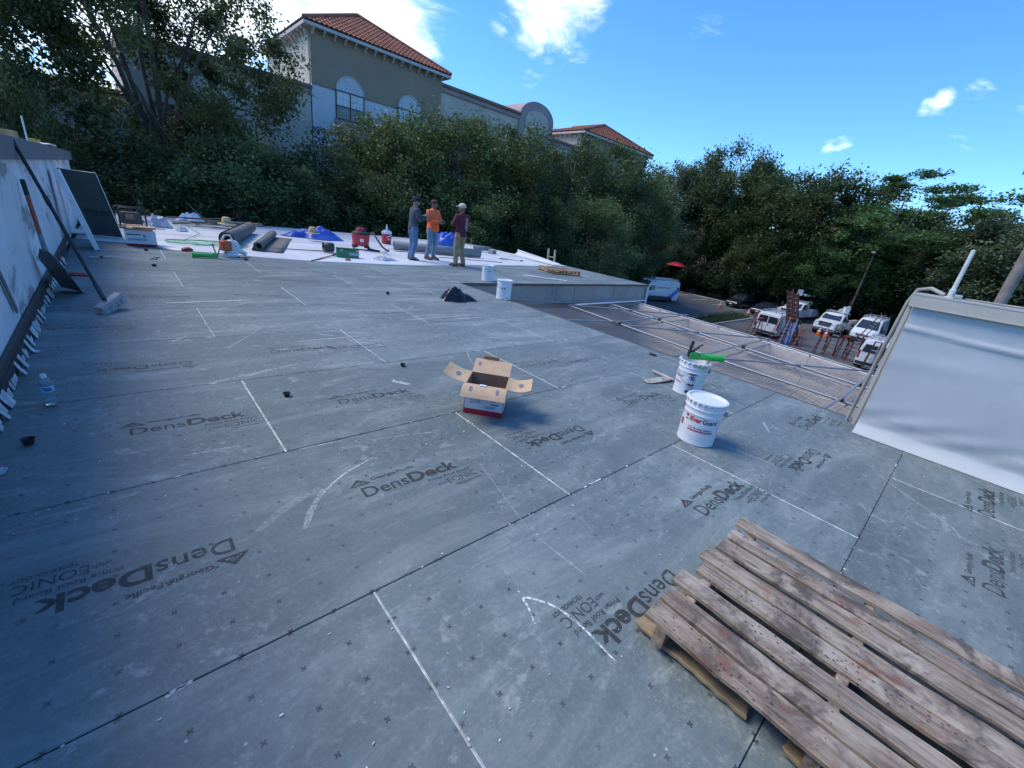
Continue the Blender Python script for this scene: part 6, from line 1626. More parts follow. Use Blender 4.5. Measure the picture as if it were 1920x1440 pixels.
# clear plastic bag / sheets
t = NT('plastic_sheet'); v = t.coord('Object')
q = t.bsdf(t.mix(t.ramp(t.noise(v, 5, 5, .7), .4, .65), (.36, .42, .50), (.60, .66, .72)), .22, 0, t.bump(t.noise(v, 9, 5, .7, .8), .9, .03), Transmission_Weight=.25)
def crumple(name, label, cat, px, py, L, W, H, mat, seed, rz=0, z=MZ, peaks=6):
    """crumpled heap of sheet: folded height field with ragged outline"""
    r = random.Random(seed); pk = [(r.uniform(-.7, .7), r.uniform(-.7, .7), r.uniform(.25, .6), r.uniform(.5, 1)) for _ in range(peaks)]; fo = [(r.uniform(2, 9), r.uniform(0, 6.28), r.uniform(0, 3.14)) for _ in range(7)]
    n, m = 44, 30; vs = []
    for j in range(m + 1):
        for i in range(n + 1):
            a = 2 * PI * i / n; q = j / m
            ro = 1 + .16 * math.sin(3 * a + seed) + .10 * math.sin(5 * a + 2 * seed) + .06 * math.sin(9 * a)
            u, w = q * ro * math.cos(a), q * ro * math.sin(a)
            h = 0 * math.sqrt(max(0, 1 - q * q)) + .55 * min(1, sum(k * math.exp(-((u - x) ** 2 + (w - y) ** 2) / (s * .7) ** 2) for x, y, s, k in pk))
            f = sum(abs(math.sin(fr * (u * math.cos(an) + w * math.sin(an)) + ph)) for fr, ph, an in fo) / 7
            hh = ((1 - q ** 2.5) * .55 + .45 * min(1, sum(k * math.exp(-((u - x) ** 2 + (w - y) ** 2) / (s * 1.1) ** 2) for x, y, s, k in pk) * .6)) * (.45 + .95 * f) * (1 - q ** 8)
            vs.append((u * L / 2, w * W / 2, max(.004, hh * H)))
    b = MB(); b.add(vs, [(j * (n + 1) + i, j * (n + 1) + i + 1, (j + 1) * (n + 1) + i + 1, (j + 1) * (n + 1) + i) for j in range(m) for i in range(n)])
    p = G(px, py); o = b.build(name, mat, None, smooth=28, loc=(p.x, p.y, z), rz=rz)
    tag(o, label, cat); return o
tarp_m = M('tarp_blue', (.025, .085, .40), .42, var=.2, scale=5, bump=.2, bscale=25); blk_m = M('bag_black', (.008, .008, .010), .28, var=.2, scale=8, bump=.3, bscale=18)
crumple('plastic_bag', 'crumpled clear plastic bag on the white membrane behind the white and red box', 'bag', 297, 426, .62, .5, .26, MATS['plastic_sheet'], 3)
crumple('blue_tarp', 'flat folded blue tarp under a straw hat at the far roof edge', 'tarp', 593, 447, 1.75, 1.1, .30, tarp_m, 5, RAD(-8))
crumple('blue_tarp', 'heaped blue tarp behind the worker in orange', 'tarp', 835, 464, 1.25, 1.0, .50, tarp_m, 9, RAD(10), peaks=12)
crumple('black_bag', 'crumpled black plastic bag lying on the boards near the roof notch', 'bag', 858, 563, .66, .36, .19, blk_m, 14, RAD(-12), z=.001)
crumple('plastic_sheet', 'folded clear plastic sheet lying at the membrane edge beside the green case', 'sheet', 722, 489, .75, .5, .10, MATS['plastic_sheet'], 21, 0, z=.004)
crumple('white_sack', 'crumpled white sack at the far roof edge beside the brush pile', 'sack', 362, 417, .8, .5, .24, M('sack_white', (.55, .58, .64), .6), 24)
crumple('white_rag', 'small white rag lying beside the green rope', 'rag', 342, 434, .26, .2, .09, M('rag_white', (.55, .56, .58), .9), 25)
# straw hats
straw = M('straw', (.48, .36, .20), .85, var=.2, scale=30, bump=.3, bscale=90)
def hat(px, py, z, lab):
    p = G(px, py, z); h = thing('straw_hat', lab, 'hat', (p.x, p.y, z))
    MB().lathe([(.22, .0), (.21, .012), (.125, .02), (.115, .06), (.105, .15), (.07, .185), (0, .19)], 24, cap0=True, cap1=False).build('hat_body', straw, h, smooth=50)
    MB().lathe([(.121, .022), (.119, .05)], 24, cap0=False, cap1=False).build('hat_band', M('hat_band_d', (.18, .12, .08), .8), h, smooth=50)
hat(425, 420, .28, 'straw hat lying on the brush pile at the far roof edge'); hat(586, 437, .24, 'straw hat lying on the flat blue tarp')
# brush pile: branches and boards
p = G(418, 432); bp = thing('brush_pile', 'heap of dead branches and boards at the far roof edge', 'debris pile', (p.x, p.y + .5, MZ), RAD(-6))
rb_ = random.Random(8)
br_m = M('branch_brown', (.13, .10, .075), .9, var=.35, scale=6); bd_m = M('board_grey', (.26, .24, .20), .85, var=.25, scale=5)
for k in range(16):
    x = (rb_.random() - .5) * 1.5; y = (rb_.random() - .5) * .7; a = (rb_.random() - .5) * .7; L = .9 + rb_.random() * .9; z = .03 + .012 * k
    if k % 3 == 0: MB().bar((x - L / 2 * math.cos(a), y - L / 2 * math.sin(a), z), (x + L / 2 * math.cos(a), y + L / 2 * math.sin(a), z + .03), .11, .02).build('board', bd_m, bp)
    else: MB().tube([(x - L / 2 * math.cos(a), y - L / 2 * math.sin(a), z), (x, y, z + .05), (x + L / 2 * math.cos(a), y + L / 2 * math.sin(a), z + .02 + .14 * rb_.random())], [.022, .018, .008], 6).build('branch', br_m, bp, smooth=50)
MB().tube([(-.3, .1, .15), (-.6, .25, .45), (-.75, .3, .62)], [.02, .015, .006], 6).build('branch', br_m, bp, smooth=50)
# green cord in loose coils
cg = M('cord_green', (.05, .42, .17), .6); pts = []
for k in range(150):
    u = k / 149; a = u * 34; p = G(395 - 8 * math.sin(u * 5), 462, 0)
    rr = .28 + .30 * abs(math.sin(u * 9)); q = p + Vector((math.cos(a) * rr * 1.3 - .1 * math.sin(u * 7), math.sin(a) * rr * .75 + .3, 0)); pts.append((q.x, q.y, MZ + .010 + .004 * (k % 5)))
p1 = G(375, 440); p2 = G(352, 427); pts += [(p1.x, p1.y, MZ + .01), (p2.x, p2.y, MZ + .01), (p2.x + .4, p2.y + .5, MZ + .01)]
b = MB(); b.tube([Vector(q) - Vector((pts[0][0], pts[0][1], 0)) for q in pts], .007, 5); tag(b.build('green_rope', cg, None, smooth=50, loc=(pts[0][0], pts[0][1], 0)), 'thin green rope in loose coils on the white membrane', 'rope')
# membrane rolls
roll_m = M('roll_grey', (.17, .185, .20), .65, var=.1, scale=4, bump=.1); roll_d = M('roll_grey_brown', (.145, .140, .130), .65, var=.12, scale=4)
def roll(name, label, a, b_, r, m, z=MZ, turns=2.4, tail=0):
    a = Vector((a.x, a.y, 0)); b_ = Vector((b_.x, b_.y, 0)); d = b_ - a; n_ = Vector((-d.y, d.x, 0)).normalized(); k = 60; prof = []
    for i in range(k + 1):
        t_ = i / k * turns * 2 * PI; rr = r * (1 - .42 * (1 - i / k)); prof.append((rr * math.sin(t_), r + .002 - rr * math.cos(t_)))
    if tail: prof += [(-s_, .004 + .01 * (s_ / tail)) for s_ in np.linspace(.05, tail, 6)] if False else [(s_ + prof[-1][0], .006) for s_ in np.linspace(.08, tail, 6)]
    b = MB(); b.add([n_ * x + Vector((0, 0, z_)) for x, z_ in prof] + [d + n_ * x + Vector((0, 0, z_)) for x, z_ in prof], [(i, i + 1, len(prof) + i + 1, len(prof) + i) for i in range(len(prof) - 1)])
    o = solid(b.build(name, m, None, smooth=50, loc=(a.x, a.y, z)), .006); return tag(o, label, 'roll')
roll('membrane_roll', 'thick grey membrane roll lying at an angle beside the leaf blower', G(428, 465), G(470, 438), .17, roll_d)
roll('membrane_roll', 'smaller grey membrane roll partly unrolled next to the thick one', G(485, 472), G(513, 446), .10, roll_d, tail=-.55)
roll('membrane_roll', 'long grey membrane roll lying behind the three workers', G(738, 470), G(899, 485), .155, roll_m)
roll('membrane_roll', 'short grey roll lying on plywood near the far roof corner', G(888, 471), G(918, 474), .10, roll_m, z=MZ + .04)
p = G(617, 474); roll('membrane_roll', 'small dark offcut roll on the membrane left of the green case', G(607, 474), G(625, 475), .13, M('roll_dark', (.045, .045, .047), .6))
p = G(922, 476); tag(MB().prism([(-.2, 0), (.2, 0), (.16, .14), (-.12, .16)], -.12, .12, plane='XZ').build('grey_block', roll_m, None, loc=(p.x, p.y, MZ), rz=.4, bevel=.01), 'small grey block at the far right roof corner', 'block')
p = G(873, 470); tag(MB().box((0, 0, .02), (1.25, .8, .025)).build('plywood_sheet', M('plywood', (.46, .36, .24), .8, var=.15, scale=4), None, loc=(p.x + .2, p.y + .3, MZ), rz=-.15), 'tan plywood sheet lying behind the worker in maroon', 'board')
p = G(888, 468); tag(MB().tube([(0, 0, 0), (.02, .05, .42)], .010, 6).build('upright_stick', tan, None, loc=(p.x + .35, p.y + .7, MZ)), 'thin stick standing upright by the plywood sheet', 'stick')
def rod(name, lab, a, b_, r, m, z=MZ): 
    a = Vector((a.x, a.y, 0)); b_ = Vector((b_.x, b_.y, 0)); tag(MB().tube([(0, 0, r), tuple((b_ - a) + Vector((0, 0, r)))], r, 8).build(name, m, None, smooth=40, loc=(a.x, a.y, z)), lab, 'pole')
pole_m = M('pole_brown', (.20, .15, .12), .6)
rod('thin_pole', 'thin brown pole on the membrane between the grey rolls and the dark offcut', G(500, 467), G(607, 473), .012, pole_m)
rod('thin_pole', 'thin brown pole on the membrane beside the worker in maroon', G(822, 484), G(942, 494), .012, pole_m)
# leaf blower
p = G(437, 482); lb2 = thing('leaf_blower', 'white and orange leaf blower standing at the membrane edge', 'leaf blower', (p.x, p.y, .001), RAD(20))
wp = M('blower_white', (.60, .62, .64), .4); op = M('blower_orange', (.48, .10, .03), .45)
MB().lathe([(.0, 0), (.13, .01), (.16, .05), (.16, .10), (.12, .14), (0, .15)], 20, (0, -.07, .18), 'Y', cap0=False, cap1=False).build('fan_housing', wp, lb2, smooth=40)
MB().box((-.12, .0, .22), (.18, .16, .20)).build('engine_cover', op, lb2, bevel=.03); MB().box((-.05, 0, .05), (.24, .2, .08)).build('fuel_tank', wp, lb2, bevel=.03)
MB().tube([(.02, 0, .33), (-.02, 0, .42), (-.12, 0, .42), (-.18, 0, .33)], .018, 8).build('handle', wp, lb2, smooth=40)
MB().tube([(.10, .0, .14), (.18, 0, .10), (.26, -.02, .06)], [.06, .05, .045], 12).build('nozzle', wp, lb2, smooth=40)
for x in (-.12, .06): MB().box((x, 0, .012), (.05, .18, .024)).build('foot', blackpl, lb2)
# second green applicator gun on the boards
p = G(392, 484); g2 = thing('applicator_gun', 'green applicator gun with black handles lying on the boards before the membrane', 'tool', (p.x, p.y, .001), RAD(-4))
MB().tube([(-.24, 0, .05), (.06, 0, .05)], .042, 14).build('gun_barrel', green_p, g2, smooth=40); MB().tube([(-.26, 0, .05), (-.23, 0, .05)], .052, 8).build('barrel_cap', green_p, g2)
MB().box((.10, 0, .055), (.10, .06, .09)).build('gun_body', green_p, g2, bevel=.015)
MB().bar((.12, 0, .06), (.08, .0, .28), .03, .02).build('handle', blackpl, g2, bevel=.006); MB().bar((.14, 0, .05), (.20, 0, .23), .026, .018).build('trigger', blackpl, g2, bevel=.005)
MB().tube([(.14, 0, .05), (.60, -.05, .014)], .007, 8).build('rod', galv, g2, smooth=40); MB().box((.60, -.05, .02), (.06, .05, .036)).build('rod_stop', blackpl, g2, bevel=.01)
p = G(351, 471); tag(MB().loft([[(x, y * s, z * s) for y, z in ((-.06, 0), (.06, 0), (.06, .08), (0, .10), (-.06, .08))] for x, s in ((-.09, .5), (-.05, .75), (.05, .8), (.10, .5))]).build('red_pouch', M('pouch_red', (.24, .03, .03), .7), None, smooth=35, loc=(p.x, p.y, .001), rz=.5), 'dark red pouch lying left of the green gun on the boards', 'pouch')
# green metal case, long red handled tool, can
cA, cB = G(632, 483), G(673, 486)
gc = thing('green_case', 'long green metal tool case with white lettering at the membrane edge', 'tool case', (*(cA.lerp(cB, .5)).xy, .001), math.atan2((cB - cA).y, (cB - cA).x))
CL = (cB - cA).length
case_m = M('case_green', (.012, .17, .085), .45, var=.12, scale=5)
MB().box((0, .09, .105), (CL, .20, .21)).build('case_body', case_m, gc, bevel=.01); MB().box((0, .09, .222), (CL + .01, .21, .025)).build('case_lid', M('case_lid_d', (.02, .06, .04), .5), gc, bevel=.005)
b = MB(); vs, fs = text_mesh('OOOOOO', height=.055, width=.26, bold=.03); b.add([(p_[0] + .02, -.0125, p_[1] + .08) for p_ in vs], fs); b.build('white_marking', cart_w, gc)
for x in (-CL * .3, CL * .42): MB().box((x, -.014, .19), (.04, .012, .05)).build('latch', galv, gc)
tA, tB = G(584, 490), G(629, 481)
rt_ = thing('red_handled_tool', 'long red handled tool lying from the boards to the green case', 'tool', (tA.x, tA.y, .012)); d_ = Vector(((tB - tA).x, (tB - tA).y, 0))
MB().tube([(0, 0, 0), tuple(d_ * .92 + Vector((0, 0, .03)))], .014, 8).build('handle', M('handle_red', (.35, .025, .02), .5), rt_, smooth=40); MB().tube([tuple(d_ * .88 + Vector((0, 0, .03))), tuple(d_ + Vector((0, 0, .04)))], .022, 8).build('tool_head', blackpl, rt_, smooth=40)
p = G(652, 489); tag(MB().lathe([(.0, -.06), (.03, -.058), (.032, 0), (.03, .058), (.018, .066), (0, .066)], 14, (0, 0, .033), 'X', cap0=False, cap1=False).build('spray_can', M('can_orange', (.45, .16, .08), .4), None, smooth=40, loc=(p.x, p.y, .001), rz=-.3), 'small orange can lying before the green case', 'can')
# red shop vacuum
p = G(682, 470); vc = thing('shop_vacuum', 'red shop vacuum on black casters with long black hose', 'vacuum cleaner', (p.x, p.y + .22, MZ), RAD(-20))
red_v = M('vac_red', (.45, .035, .045), .38, var=.08)
MB().lathe([(0, .10), (.20, .10), (.235, .13), (.255, .40), (.265, .41), (.265, .43), (0, .43)], 28, cap0=False, cap1=False).build('tank', red_v, vc, smooth=40)
MB().lathe([(.262, .43), (.268, .44), (.25, .48), (.15, .52), (.14, .58), (.07, .61), (0, .615)], 28, cap0=False, cap1=False).build('motor_head', blackpl, vc, smooth=40)
MB().lathe([(.155, .535), (.12, .60), (0, .625)], 24, cap0=False, cap1=False).build('top_cover', red_v, vc, smooth=40)
MB().tube([(-.12, 0, .58), (-.08, 0, .66), (.08, 0, .66), (.12, 0, .58)], .015, 8).build('carry_handle', blackpl, vc, smooth=40)
for a in range(4):
    t_ = a * PI / 2 + .78; o = MB().box((.24 * math.cos(t_), .24 * math.sin(t_), .085), (.14, .10, .07), rz=t_).build('caster_foot', blackpl, vc, bevel=.015)
    MB().lathe([(0, -.02), (.03, -.02), (.034, 0), (.03, .02), (0, .02)], 12, (.29 * math.cos(t_), .29 * math.sin(t_), .034), 'X', cap0=False, cap1=False).build('caster_wheel', blackpl, o)
hz_ = [G(697, 447, .42), G(708, 450, .40), G(716, 462, .16), G(724, 469, .05), G(729, 470, .03)]
inv = vc.matrix_world
def vl(q): 
    d = Vector((q.x - p.x, q.y - p.y - .22, q.z - MZ)); a = RAD(20); return (d.x * math.cos(a) - d.y * math.sin(a), d.x * math.sin(a) + d.y * math.cos(a), d.z)
MB().tube([(.20, 0, .44), (.36, -.02, .50)] + [vl(q) for q in hz_[1:]], .026, 10).build('hose', blackpl, vc, smooth=40)
MB().tube([vl(G(693, 467, .05)), vl(G(704, 470, .04)), vl(G(712, 471, .035))], .03, 10).build('floor_tool', blackpl, vc, smooth=40)
MB().box((.02, -.246, .27), (.10, .012, .09)).build('white_sticker', cart_w, vc)
# drinks cooler
p = G(727, 459); ck = thing('drinks_cooler', 'red drinks cooler with white lid and a bottle on top', 'cooler', (p.x, p.y + .1, MZ), RAD(12)); red_c = M('cooler_red', (.46, .022, .035), .4)
b = MB(); sq = lambda w, z: [(w * math.copysign(abs(math.cos(a)) ** .5, math.cos(a)), w * .8 * math.copysign(abs(math.sin(a)) ** .5, math.sin(a)), z) for a in np.linspace(0, 2 * PI, 25)[:-1]]
b.loft([sq(.135, 0), sq(.15, .02), sq(.16, .34), sq(.155, .35)]); b.build('cooler_body', red_c, ck, smooth=40)
b = MB(); b.loft([sq(.163, .35), sq(.165, .40), sq(.145, .44), sq(.08, .45)]); b.build('lid', cart_w, ck, smooth=40)
MB().tube([(-.17, 0, .32), (-.175, 0, .44), (-.12, 0, .47), (.12, 0, .47), (.175, 0, .44), (.17, 0, .32)], .012, 8).build('handle', cart_w, ck, smooth=40)
b = MB(); vs, fs = text_mesh('Igloo', height=.06, width=.17, bold=.02, shear=.2); b.add([(q_[0] - .085, -.132, q_[1] + .15) for q_ in vs], fs); b.build('white_lettering', cart_w, ck)
MB().prism([(-.12, .22), (.12, .30), (.12, .325), (-.12, .245)], -.1325, -.128, plane='XZ').build('white_stripe', cart_w, ck)
wb2 = thing('water_bottle', 'clear water bottle standing on the red drinks cooler', 'bottle', (p.x, p.y + .1, MZ + .452))
MB().lathe([(0, 0), (.034, .002), (.036, .02), (.036, .13), (.014, .18), (.014, .20), (0, .20)], 20, cap0=False, cap1=False).build('bottle_shell', M('bottle_pale', (.55, .63, .70), .15), wb2, smooth=50)
MB().lathe([(.016, .198), (.016, .222), (0, .222)], 14, cap0=False, cap1=False).build('bottle_cap', cart_w, wb2, smooth=40)
# loose edge of white membrane curling up at the corner, cable tie bits, ladder top
cA, cB = G(966, 478), G(1054, 500)
def curl(u, w):
    q = Vector((cA.x + .02, cA.y - .1, 0)).lerp(Vector((cB.x - .02, cB.y + .1, 0)), u); a = w * 2.2
    hgt = .26 * (1 - .75 * u); q2 = q + Vector((-.45 + .45 * min(1, w * 1.4), 0, 0)); return (q2.x, q2.y + .03 * math.sin(u * 9), MZ + .012 + hgt * max(0, w - .35) ** 1.4 * 1.6)
b = MB(); b.grid(24, 12, curl); tag(solid(b.build('membrane_edge', MATS['white_membrane'], None, smooth=True), .004), 'loose white membrane edge curling up at the right roof corner', 'membrane')
p = G(950, 488); tl = thing('hand_tool', 'black hand tool with cord on the membrane near the curled edge', 'tool', (p.x, p.y, MZ), -.3)
MB().bar((-.3, 0, .02), (.05, .02, .02), .05, .03).build('tool_body', blackpl, tl, bevel=.008); MB().tube([(.05, .02, .01), (.3, .1, .01), (.45, -.05, .01), (.6, -.02, .01)], .008, 6).build('cord', blackpl, tl, smooth=40); MB().box((.62, -.02, .02), (.1, .06, .035)).build('plug', blackpl, tl, bevel=.008)
la, lb3 = GX(1031, 490, WING_X + .08), GX(1026, 466, WING_X + .08)
ld = thing('access_ladder', 'pale wooden ladder top standing over the right roof edge', 'ladder', (WING_X + .45, la.y, GZ))
dz = lb3.z - GZ
for s in (-.19, .19):
    MB().bar((.35, s, 0), (-.36, s, dz), .04, .085).build('rail', M('ladder_pale', (.50, .42, .30), .7), ld)
n = int(dz / .3)
for k in range(1, n): 
    u = k / n; MB().bar((.35 - .71 * u, -.19, dz * u), (.35 - .71 * u, .19, dz * u), .035, .035).build('rung', MATS['ladder_pale'], ld)

# ================================================================== the three workers
skin_m = {'a': M('skin_tan', (.30, .165, .105), .55, var=.08, scale=12), 'b': M('skin_brown', (.20, .10, .065), .55, var=.08, scale=12)}
def limb(mb, pts, rs, n=10): mb.tube([Vector(p) for p in pts], rs, n)
def oval(rx, ry, z, x=0, y=0, n=18): return [(x + rx * math.cos(a), y + ry * math.sin(a), z) for a in np.linspace(0, 2 * PI, n + 1)[:-1]]
def hand(mb, wr, d, palm_n, scale=1.0, curl=.5):
    """palm with four unequal curled fingers and a thumb leaving the side of the palm"""
    wr = Vector(wr); d = Vector(d).normalized(); n = Vector(palm_n); n = (n - d * n.dot(d)).normalized(); s = d.cross(n)
    mb.tube([wr - d * .02, wr + d * .02, wr + d * .05, wr + d * .09], [.024, .030, .036, .034], 10)
    for k, (off, L) in enumerate(((-.027, .060), (-.009, .070), (.009, .066), (.027, .052))):
        b0 = wr + d * .085 + s * off; c = curl; p1 = b0 + (d * math.cos(c) + n * math.sin(c)) * L * .5; p2 = p1 + (d * math.cos(c * 2.2) + n * math.sin(c * 2.2)) * L * .5
        mb.tube([b0 - d * .02, b0, p1, p2], [.0105, .0105, .0098, .0082], 7)
    t0 = wr + d * .035 - s * .030; t1 = t0 + (d * .6 - s * .75).normalized() * .035; t2 = t1 + (d * .9 + n * .4).normalized() * .034
    mb.tube([t0 + s * .012, t0, t1, t2], [.013, .0125, .0115, .009], 7)
def person(label, P, heading, H, shirt, trousers, shoes, arms, skin, headgear, lean=0.0, belly=0.0, head_turn=0.0, head_tilt=0.0, stance=.11, text=None, foot=(0.02, -.02)):
    """figure facing local +x; arms = ((elbow, wrist, hand direction), ...) for left (+y) and right (-y)"""
    k = H / 1.70
    e = thing('person', label, 'person', (P[0], P[1], P[2]), heading, 'workers standing on the roof'); e.scale = (k * 1.10, k * 1.10, k)
    sh = [(.0 + lean, .185, 1.385), (.0 + lean, -.185, 1.385)]
    hips = [(0, .088, .90), (0, -.088, .90)]
    kn = [(.035, stance, .49), (.035, -stance, .49)]; an = [(foot[0] - .03, stance + .02, .095), (foot[1] - .03, -stance - .02, .095)]
    # body: one continuous skin
    b = MB()
    b.loft([oval(.095, .135, .84), oval(.11, .155, .92), oval(.10 + belly * .6, .145, 1.05, lean * .3 + belly * .5), oval(.105, .16, 1.22, lean * .7), oval(.095, .165, 1.36, lean), oval(.05, .08, 1.43, lean)])
    limb(b, [(lean, 0, 1.38), (lean + .008, 0, 1.46), (lean + .018, 0, 1.52)], [.066, .057, .056])
    hc = Vector((lean + .025, 0, 1.595)); hr = Matrix.Rotation(head_turn, 3, 'Z') @ Matrix.Rotation(head_tilt, 3, 'Y')
    hp = lambda x, y, z: tuple(hc + hr @ Vector((x, y, z)))
    b.ball(hc, .1, 16, 12, sc=(.98, .78, 1.12))
    b.tube([hp(.02, 0, -.045), hp(.050, 0, -.085), hp(.058, 0, -.104)], [.072, .055, .034], 12)       # jaw and chin
    b.tube([hp(.088, 0, .018), hp(.112, 0, -.022), hp(.092, 0, -.030)], [.010, .017, .014], 8)          # nose
    for s in (-1, 1): b.ball(hp(-.005, s * .080, -.012), .02, 8, 6, sc=(1.0, .5, 1.6))                 # ears
    b.tube([hp(.090, -.024, -.060), hp(.098, 0, -.058), hp(.090, .024, -.060)], [.006, .010, .006], 6)   # lips
    for i in (0, 1):
        limb(b, [hips[i], kn[i], an[i]], [.075, .052, .040]); limb(b, [an[i], (an[i][0] + .02, an[i][1], .04), (an[i][0] + .16, an[i][1], .035)], [.042, .045, .032])
        el, wr, hd, pn = arms[i]
        limb(b, [sh[i], el, wr], [.052, .040, .028]); hand(b, wr, hd, pn)
    fuse(b, 'body', skin, e, .0095, 3)
    # eyes and brows
    for s in (-1, 1):
        o = MB(); o.ball(hp(.086, s * .032, .012), .0095, 8, 6); o.build('eye', M('eye_dark', (.02, .015, .012), .3), e, smooth=True)
        o = MB(); o.tube([hp(.090, s * .016, .036), hp(.090, s * .034, .041), hp(.080, s * .050, .035)], .006, 6); o.build('eyebrow', M('hair_black', (.012, .010, .010), .7), e, smooth=True)
    # shirt
    b = MB()
    b.loft([oval(.125 + belly, .165, .83, belly * .4), oval(.128 + belly, .168, .92, belly * .5), oval(.118 + belly, .158, 1.05, lean * .3 + belly * .5), oval(.128 + belly * .5, .180, 1.22, lean * .7 + belly * .2), oval(.115, .188, 1.34, lean), oval(.085, .13, 1.425, lean), oval(.066, .072, 1.47, lean + .005)])
    for i in (0, 1):
        el, wr, hd, pn = arms[i]; wv = Vector(wr) - (Vector(wr) - Vector(el)).normalized() * .015
        limb(b, [(lean, sh[i][1] * .7, 1.37), sh[i], Vector(sh[i]).lerp(Vector(el), .5), el, Vector(el).lerp(wv, .5), wv], [.075, .078, .066, .056, .050, .040])
    so = fuse(b, 'shirt', shirt, e, .012, 3)
    # trousers
    b = MB(); b.loft([oval(.118 + belly * .6, .158, .98, belly * .3), oval(.125, .168, .90), oval(.10, .15, .80)])
    for i in (0, 1): limb(b, [(0, hips[i][1], .92), (0.005, hips[i][1] * 1.12, .80), Vector(hips[i]).lerp(Vector(kn[i]), .6), kn[i], Vector(kn[i]).lerp(Vector(an[i]), .5), (an[i][0], an[i][1], .10), (an[i][0] + .008, an[i][1], .065)], [.095, .100, .086, .074, .066, .064, .066])
    fuse(b, 'trousers', trousers, e, .012, 2)
    # boots
    for i in (0, 1):
        b = MB(); x, y = an[i][0], an[i][1]
        b.tube([(x, y, .14), (x, y, .08), (x + .03, y, .05)], [.052, .052, .05], 10)
        b.loft([[(x - .055, y - .035, .012), (x - .055, y + .035, .012), (x - .06, y + .03, .09), (x - .06, y - .03, .09)], [(x + .06, y - .046, .012), (x + .06, y + .046, .012), (x + .05, y + .038, .10), (x + .05, y - .038, .10)], [(x + .15, y - .048, .012), (x + .15, y + .048, .012), (x + .14, y + .036, .062), (x + .14, y - .036, .062)], [(x + .205, y - .028, .014), (x + .205, y + .028, .014), (x + .20, y + .022, .045), (x + .20, y - .022, .045)]])
        o = fuse(b, 'boot', shoes, e, .010, 3)
        MB().prism([(x - .062, y - .04), (x - .062, y + .04), (x + .14, y + .052), (x + .21, y + .03), (x + .21, y - .03), (x + .14, y - .052)], 0, .016).build('sole', M('boot_sole', (.03, .026, .022), .8), o)
    hair = MB()
    for q in range(7):
        hair.ball(hp(-.045 + .006 * q, .0, .01 + .008 * q), .085, 12, 8, sc=(.75, .92, .85))
    fuse(hair, 'hair', MATS['hair_black'], e, .011, 2)
    if headgear[0] == 'beanie':
        b = MB(); b.ball(hp(-.008, 0, .050), .108, 16, 10, sc=(1.0, .86, .86)); b.tube([hp(-.1, 0, -.0), hp(-.05, .0, -.03)], [.05, .045], 10); fuse(b, 'beanie', headgear[1], e, .010, 2)
    elif headgear[0] == 'cap':
        b = MB(); b.ball(hp(-.004, 0, .048), .108, 18, 10, sc=(1.02, .88, .82)); o = fuse(b, 'cap_crown', headgear[1], e, .010, 2)
        b = MB(); b.grid(8, 8, lambda u, w: hp(.07 + .10 * u * (1 - .3 * (2 * w - 1) ** 2), (w - .5) * .15, .040 + .012 * (1 - (2 * w - 1) ** 2) - .012 * u)); solid(b.build('cap_visor', headgear[1], o, smooth=True), .006)
    elif headgear[0] == 'bandana':
        b = MB(); b.ball(hp(-.008, 0, .050), .106, 16, 10, sc=(1.0, .86, .80)); fuse(b, 'bandana', headgear[1], e, .010, 2)
    return e, so
jean = M('denim_blue', (.085, .16, .27), .85, var=.25, scale=9, bump=.3, bscale=60); jean2 = M('denim_pale', (.15, .24, .34), .85, var=.25, scale=9, bump=.3, bscale=60); khaki = M('khaki', (.30, .215, .125), .85, var=.18, scale=8, bump=.3, bscale=50)
boot_b = M('boot_brown', (.13, .085, .06), .75, var=.2, scale=14)
def fold(name, col):
    t = NT(name); v = t.coord('Object'); n_ = t.noise(t.mapping(v, (1, 1, .6)), 7, 5, .6, .6)
    t.bsdf(t.mix(t.ramp(n_, .3, .7), tuple(c * .82 for c in col), tuple(min(1, c * 1.12) for c in col)), .85, 0, t.bump(n_, .7, .03)); return t.m
grey_s = fold('shirt_grey', (.055, .062, .080)); orange_s = fold('shirt_orange', (.95, .17, .055)); maroon_s = fold('shirt_maroon', (.115, .012, .028))
p1, p2, p3 = G(772, 487), G(807, 487), G(859, 499)
az = lambda p: math.atan2(p.y, p.x)
phone_m = M('phone_dark', (.02, .02, .025), .25)
e, _ = person('worker in charcoal shirt, blue jeans and black beanie looking at a phone', (p1.x, p1.y, .004), az(p1) - RAD(70), 1.66, grey_s, jean, boot_b,
              (((.12, .24, 1.12), (.32, .10, 1.24), (1, -.35, .2), (-.4, -.6, .5)), ((.10, -.25, 1.10), (.31, -.10, 1.22), (1, .35, .2), (-.4, .6, .5))), skin_m['a'], ('beanie', M('beanie_black', (.010, .010, .014), .9)), lean=.03, head_tilt=.38, stance=.10)
ph = thing('phone', 'dark phone held by the worker in charcoal shirt', 'phone', tuple(e.matrix_basis @ Vector((.405, 0, 1.275)))); ph.rotation_euler = (0, RAD(-40), az(p1) - RAD(70))
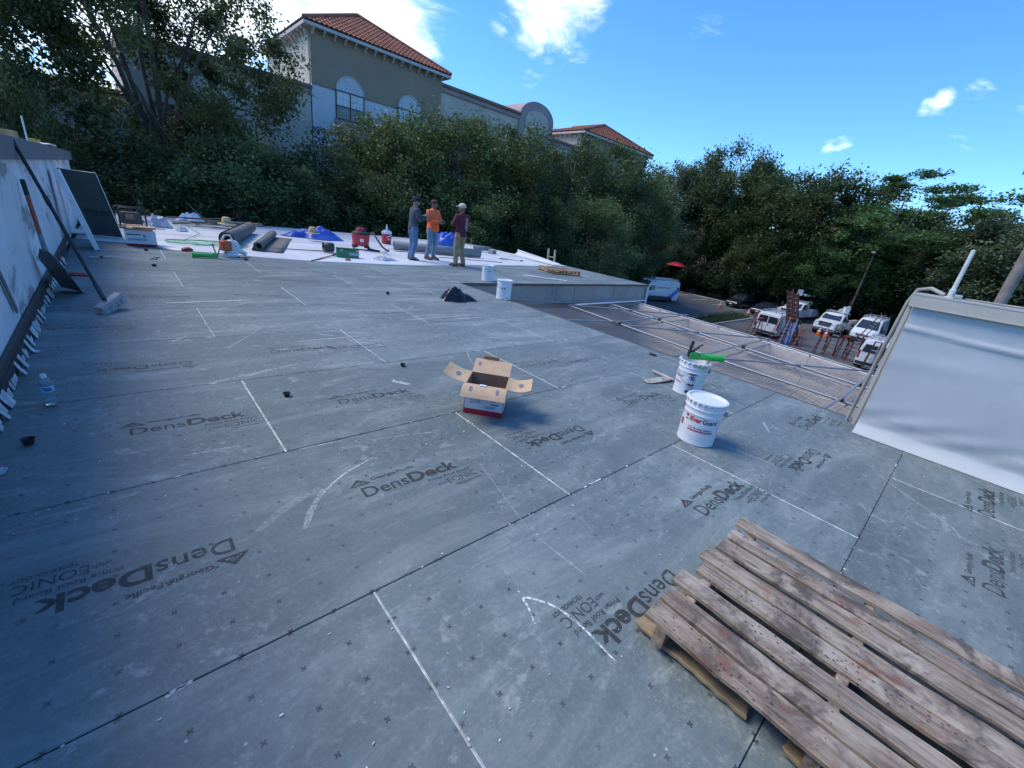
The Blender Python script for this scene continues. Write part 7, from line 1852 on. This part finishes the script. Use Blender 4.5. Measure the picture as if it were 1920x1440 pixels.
MB().box((0, 0, 0), (.01, .075, .15)).build('phone_body', phone_m, ph, bevel=.004); MB().box((-.0062, 0, 0), (.002, .066, .138)).build('screen', M('phone_screen', (.25, .28, .32), .15), ph)
e, _ = person('worker in bright orange shirt and pale jeans with dark red head cloth', (p2.x, p2.y, MZ + .004), az(p2) - RAD(128), 1.64, orange_s, jean2, boot_b,
              (((.08, .27, 1.10), (.27, .08, 1.13), (.75, -.6, .1), (-.3, -.6, .6)), ((.08, -.27, 1.10), (.26, -.09, 1.12), (.8, .55, .1), (-.3, .6, .6))), skin_m['b'], ('bandana', M('cloth_maroon', (.085, .015, .025), .8)), belly=.045, stance=.105, head_turn=.15)
ph = thing('phone', 'dark phone held by the worker in the orange shirt', 'phone', tuple(e.matrix_basis @ Vector((.365, 0, 1.165)))); ph.rotation_euler = (0, RAD(-45), az(p2) - RAD(128))
MB().box((0, 0, 0), (.01, .075, .15)).build('phone_body', phone_m, ph, bevel=.004); MB().box((-.0062, 0, 0), (.002, .066, .138)).build('screen', MATS['phone_screen'], ph)
e, so = person('worker in maroon printed shirt, khaki trousers and tan cap seen from behind', (p3.x, p3.y, .004), az(p3) + RAD(52), 1.66, maroon_s, khaki, boot_b,
              (((.05, .29, 1.12), (.22, .06, 1.14), (.4, -.9, .05), (-.7, 0, .5)), ((.05, -.29, 1.12), (.22, -.04, 1.19), (.4, .9, .05), (-.7, 0, .5))), skin_m['b'], ('cap', M('cap_tan', (.48, .42, .34), .85, var=.15, scale=20)), stance=.115, belly=.02, head_turn=.35)
# pale lettering running down the back of the maroon shirt
b = MB()
for i, (txt, y0, hh, ww) in enumerate((('ROOFING', -.040, .060, .34), ('INSTALLERS', .040, .026, .28))):
    vs, fs = text_mesh(txt, height=hh, width=ww, bold=.02)
    b.add([(-.137 - .012 * math.cos((1.34 - q[0] - 1.12) * 4), y0 + q[1] - .03, 1.34 - q[0]) for q in vs], fs)
b.build('shirt_lettering', M('letter_pale', (.50, .47, .48), .8), so)
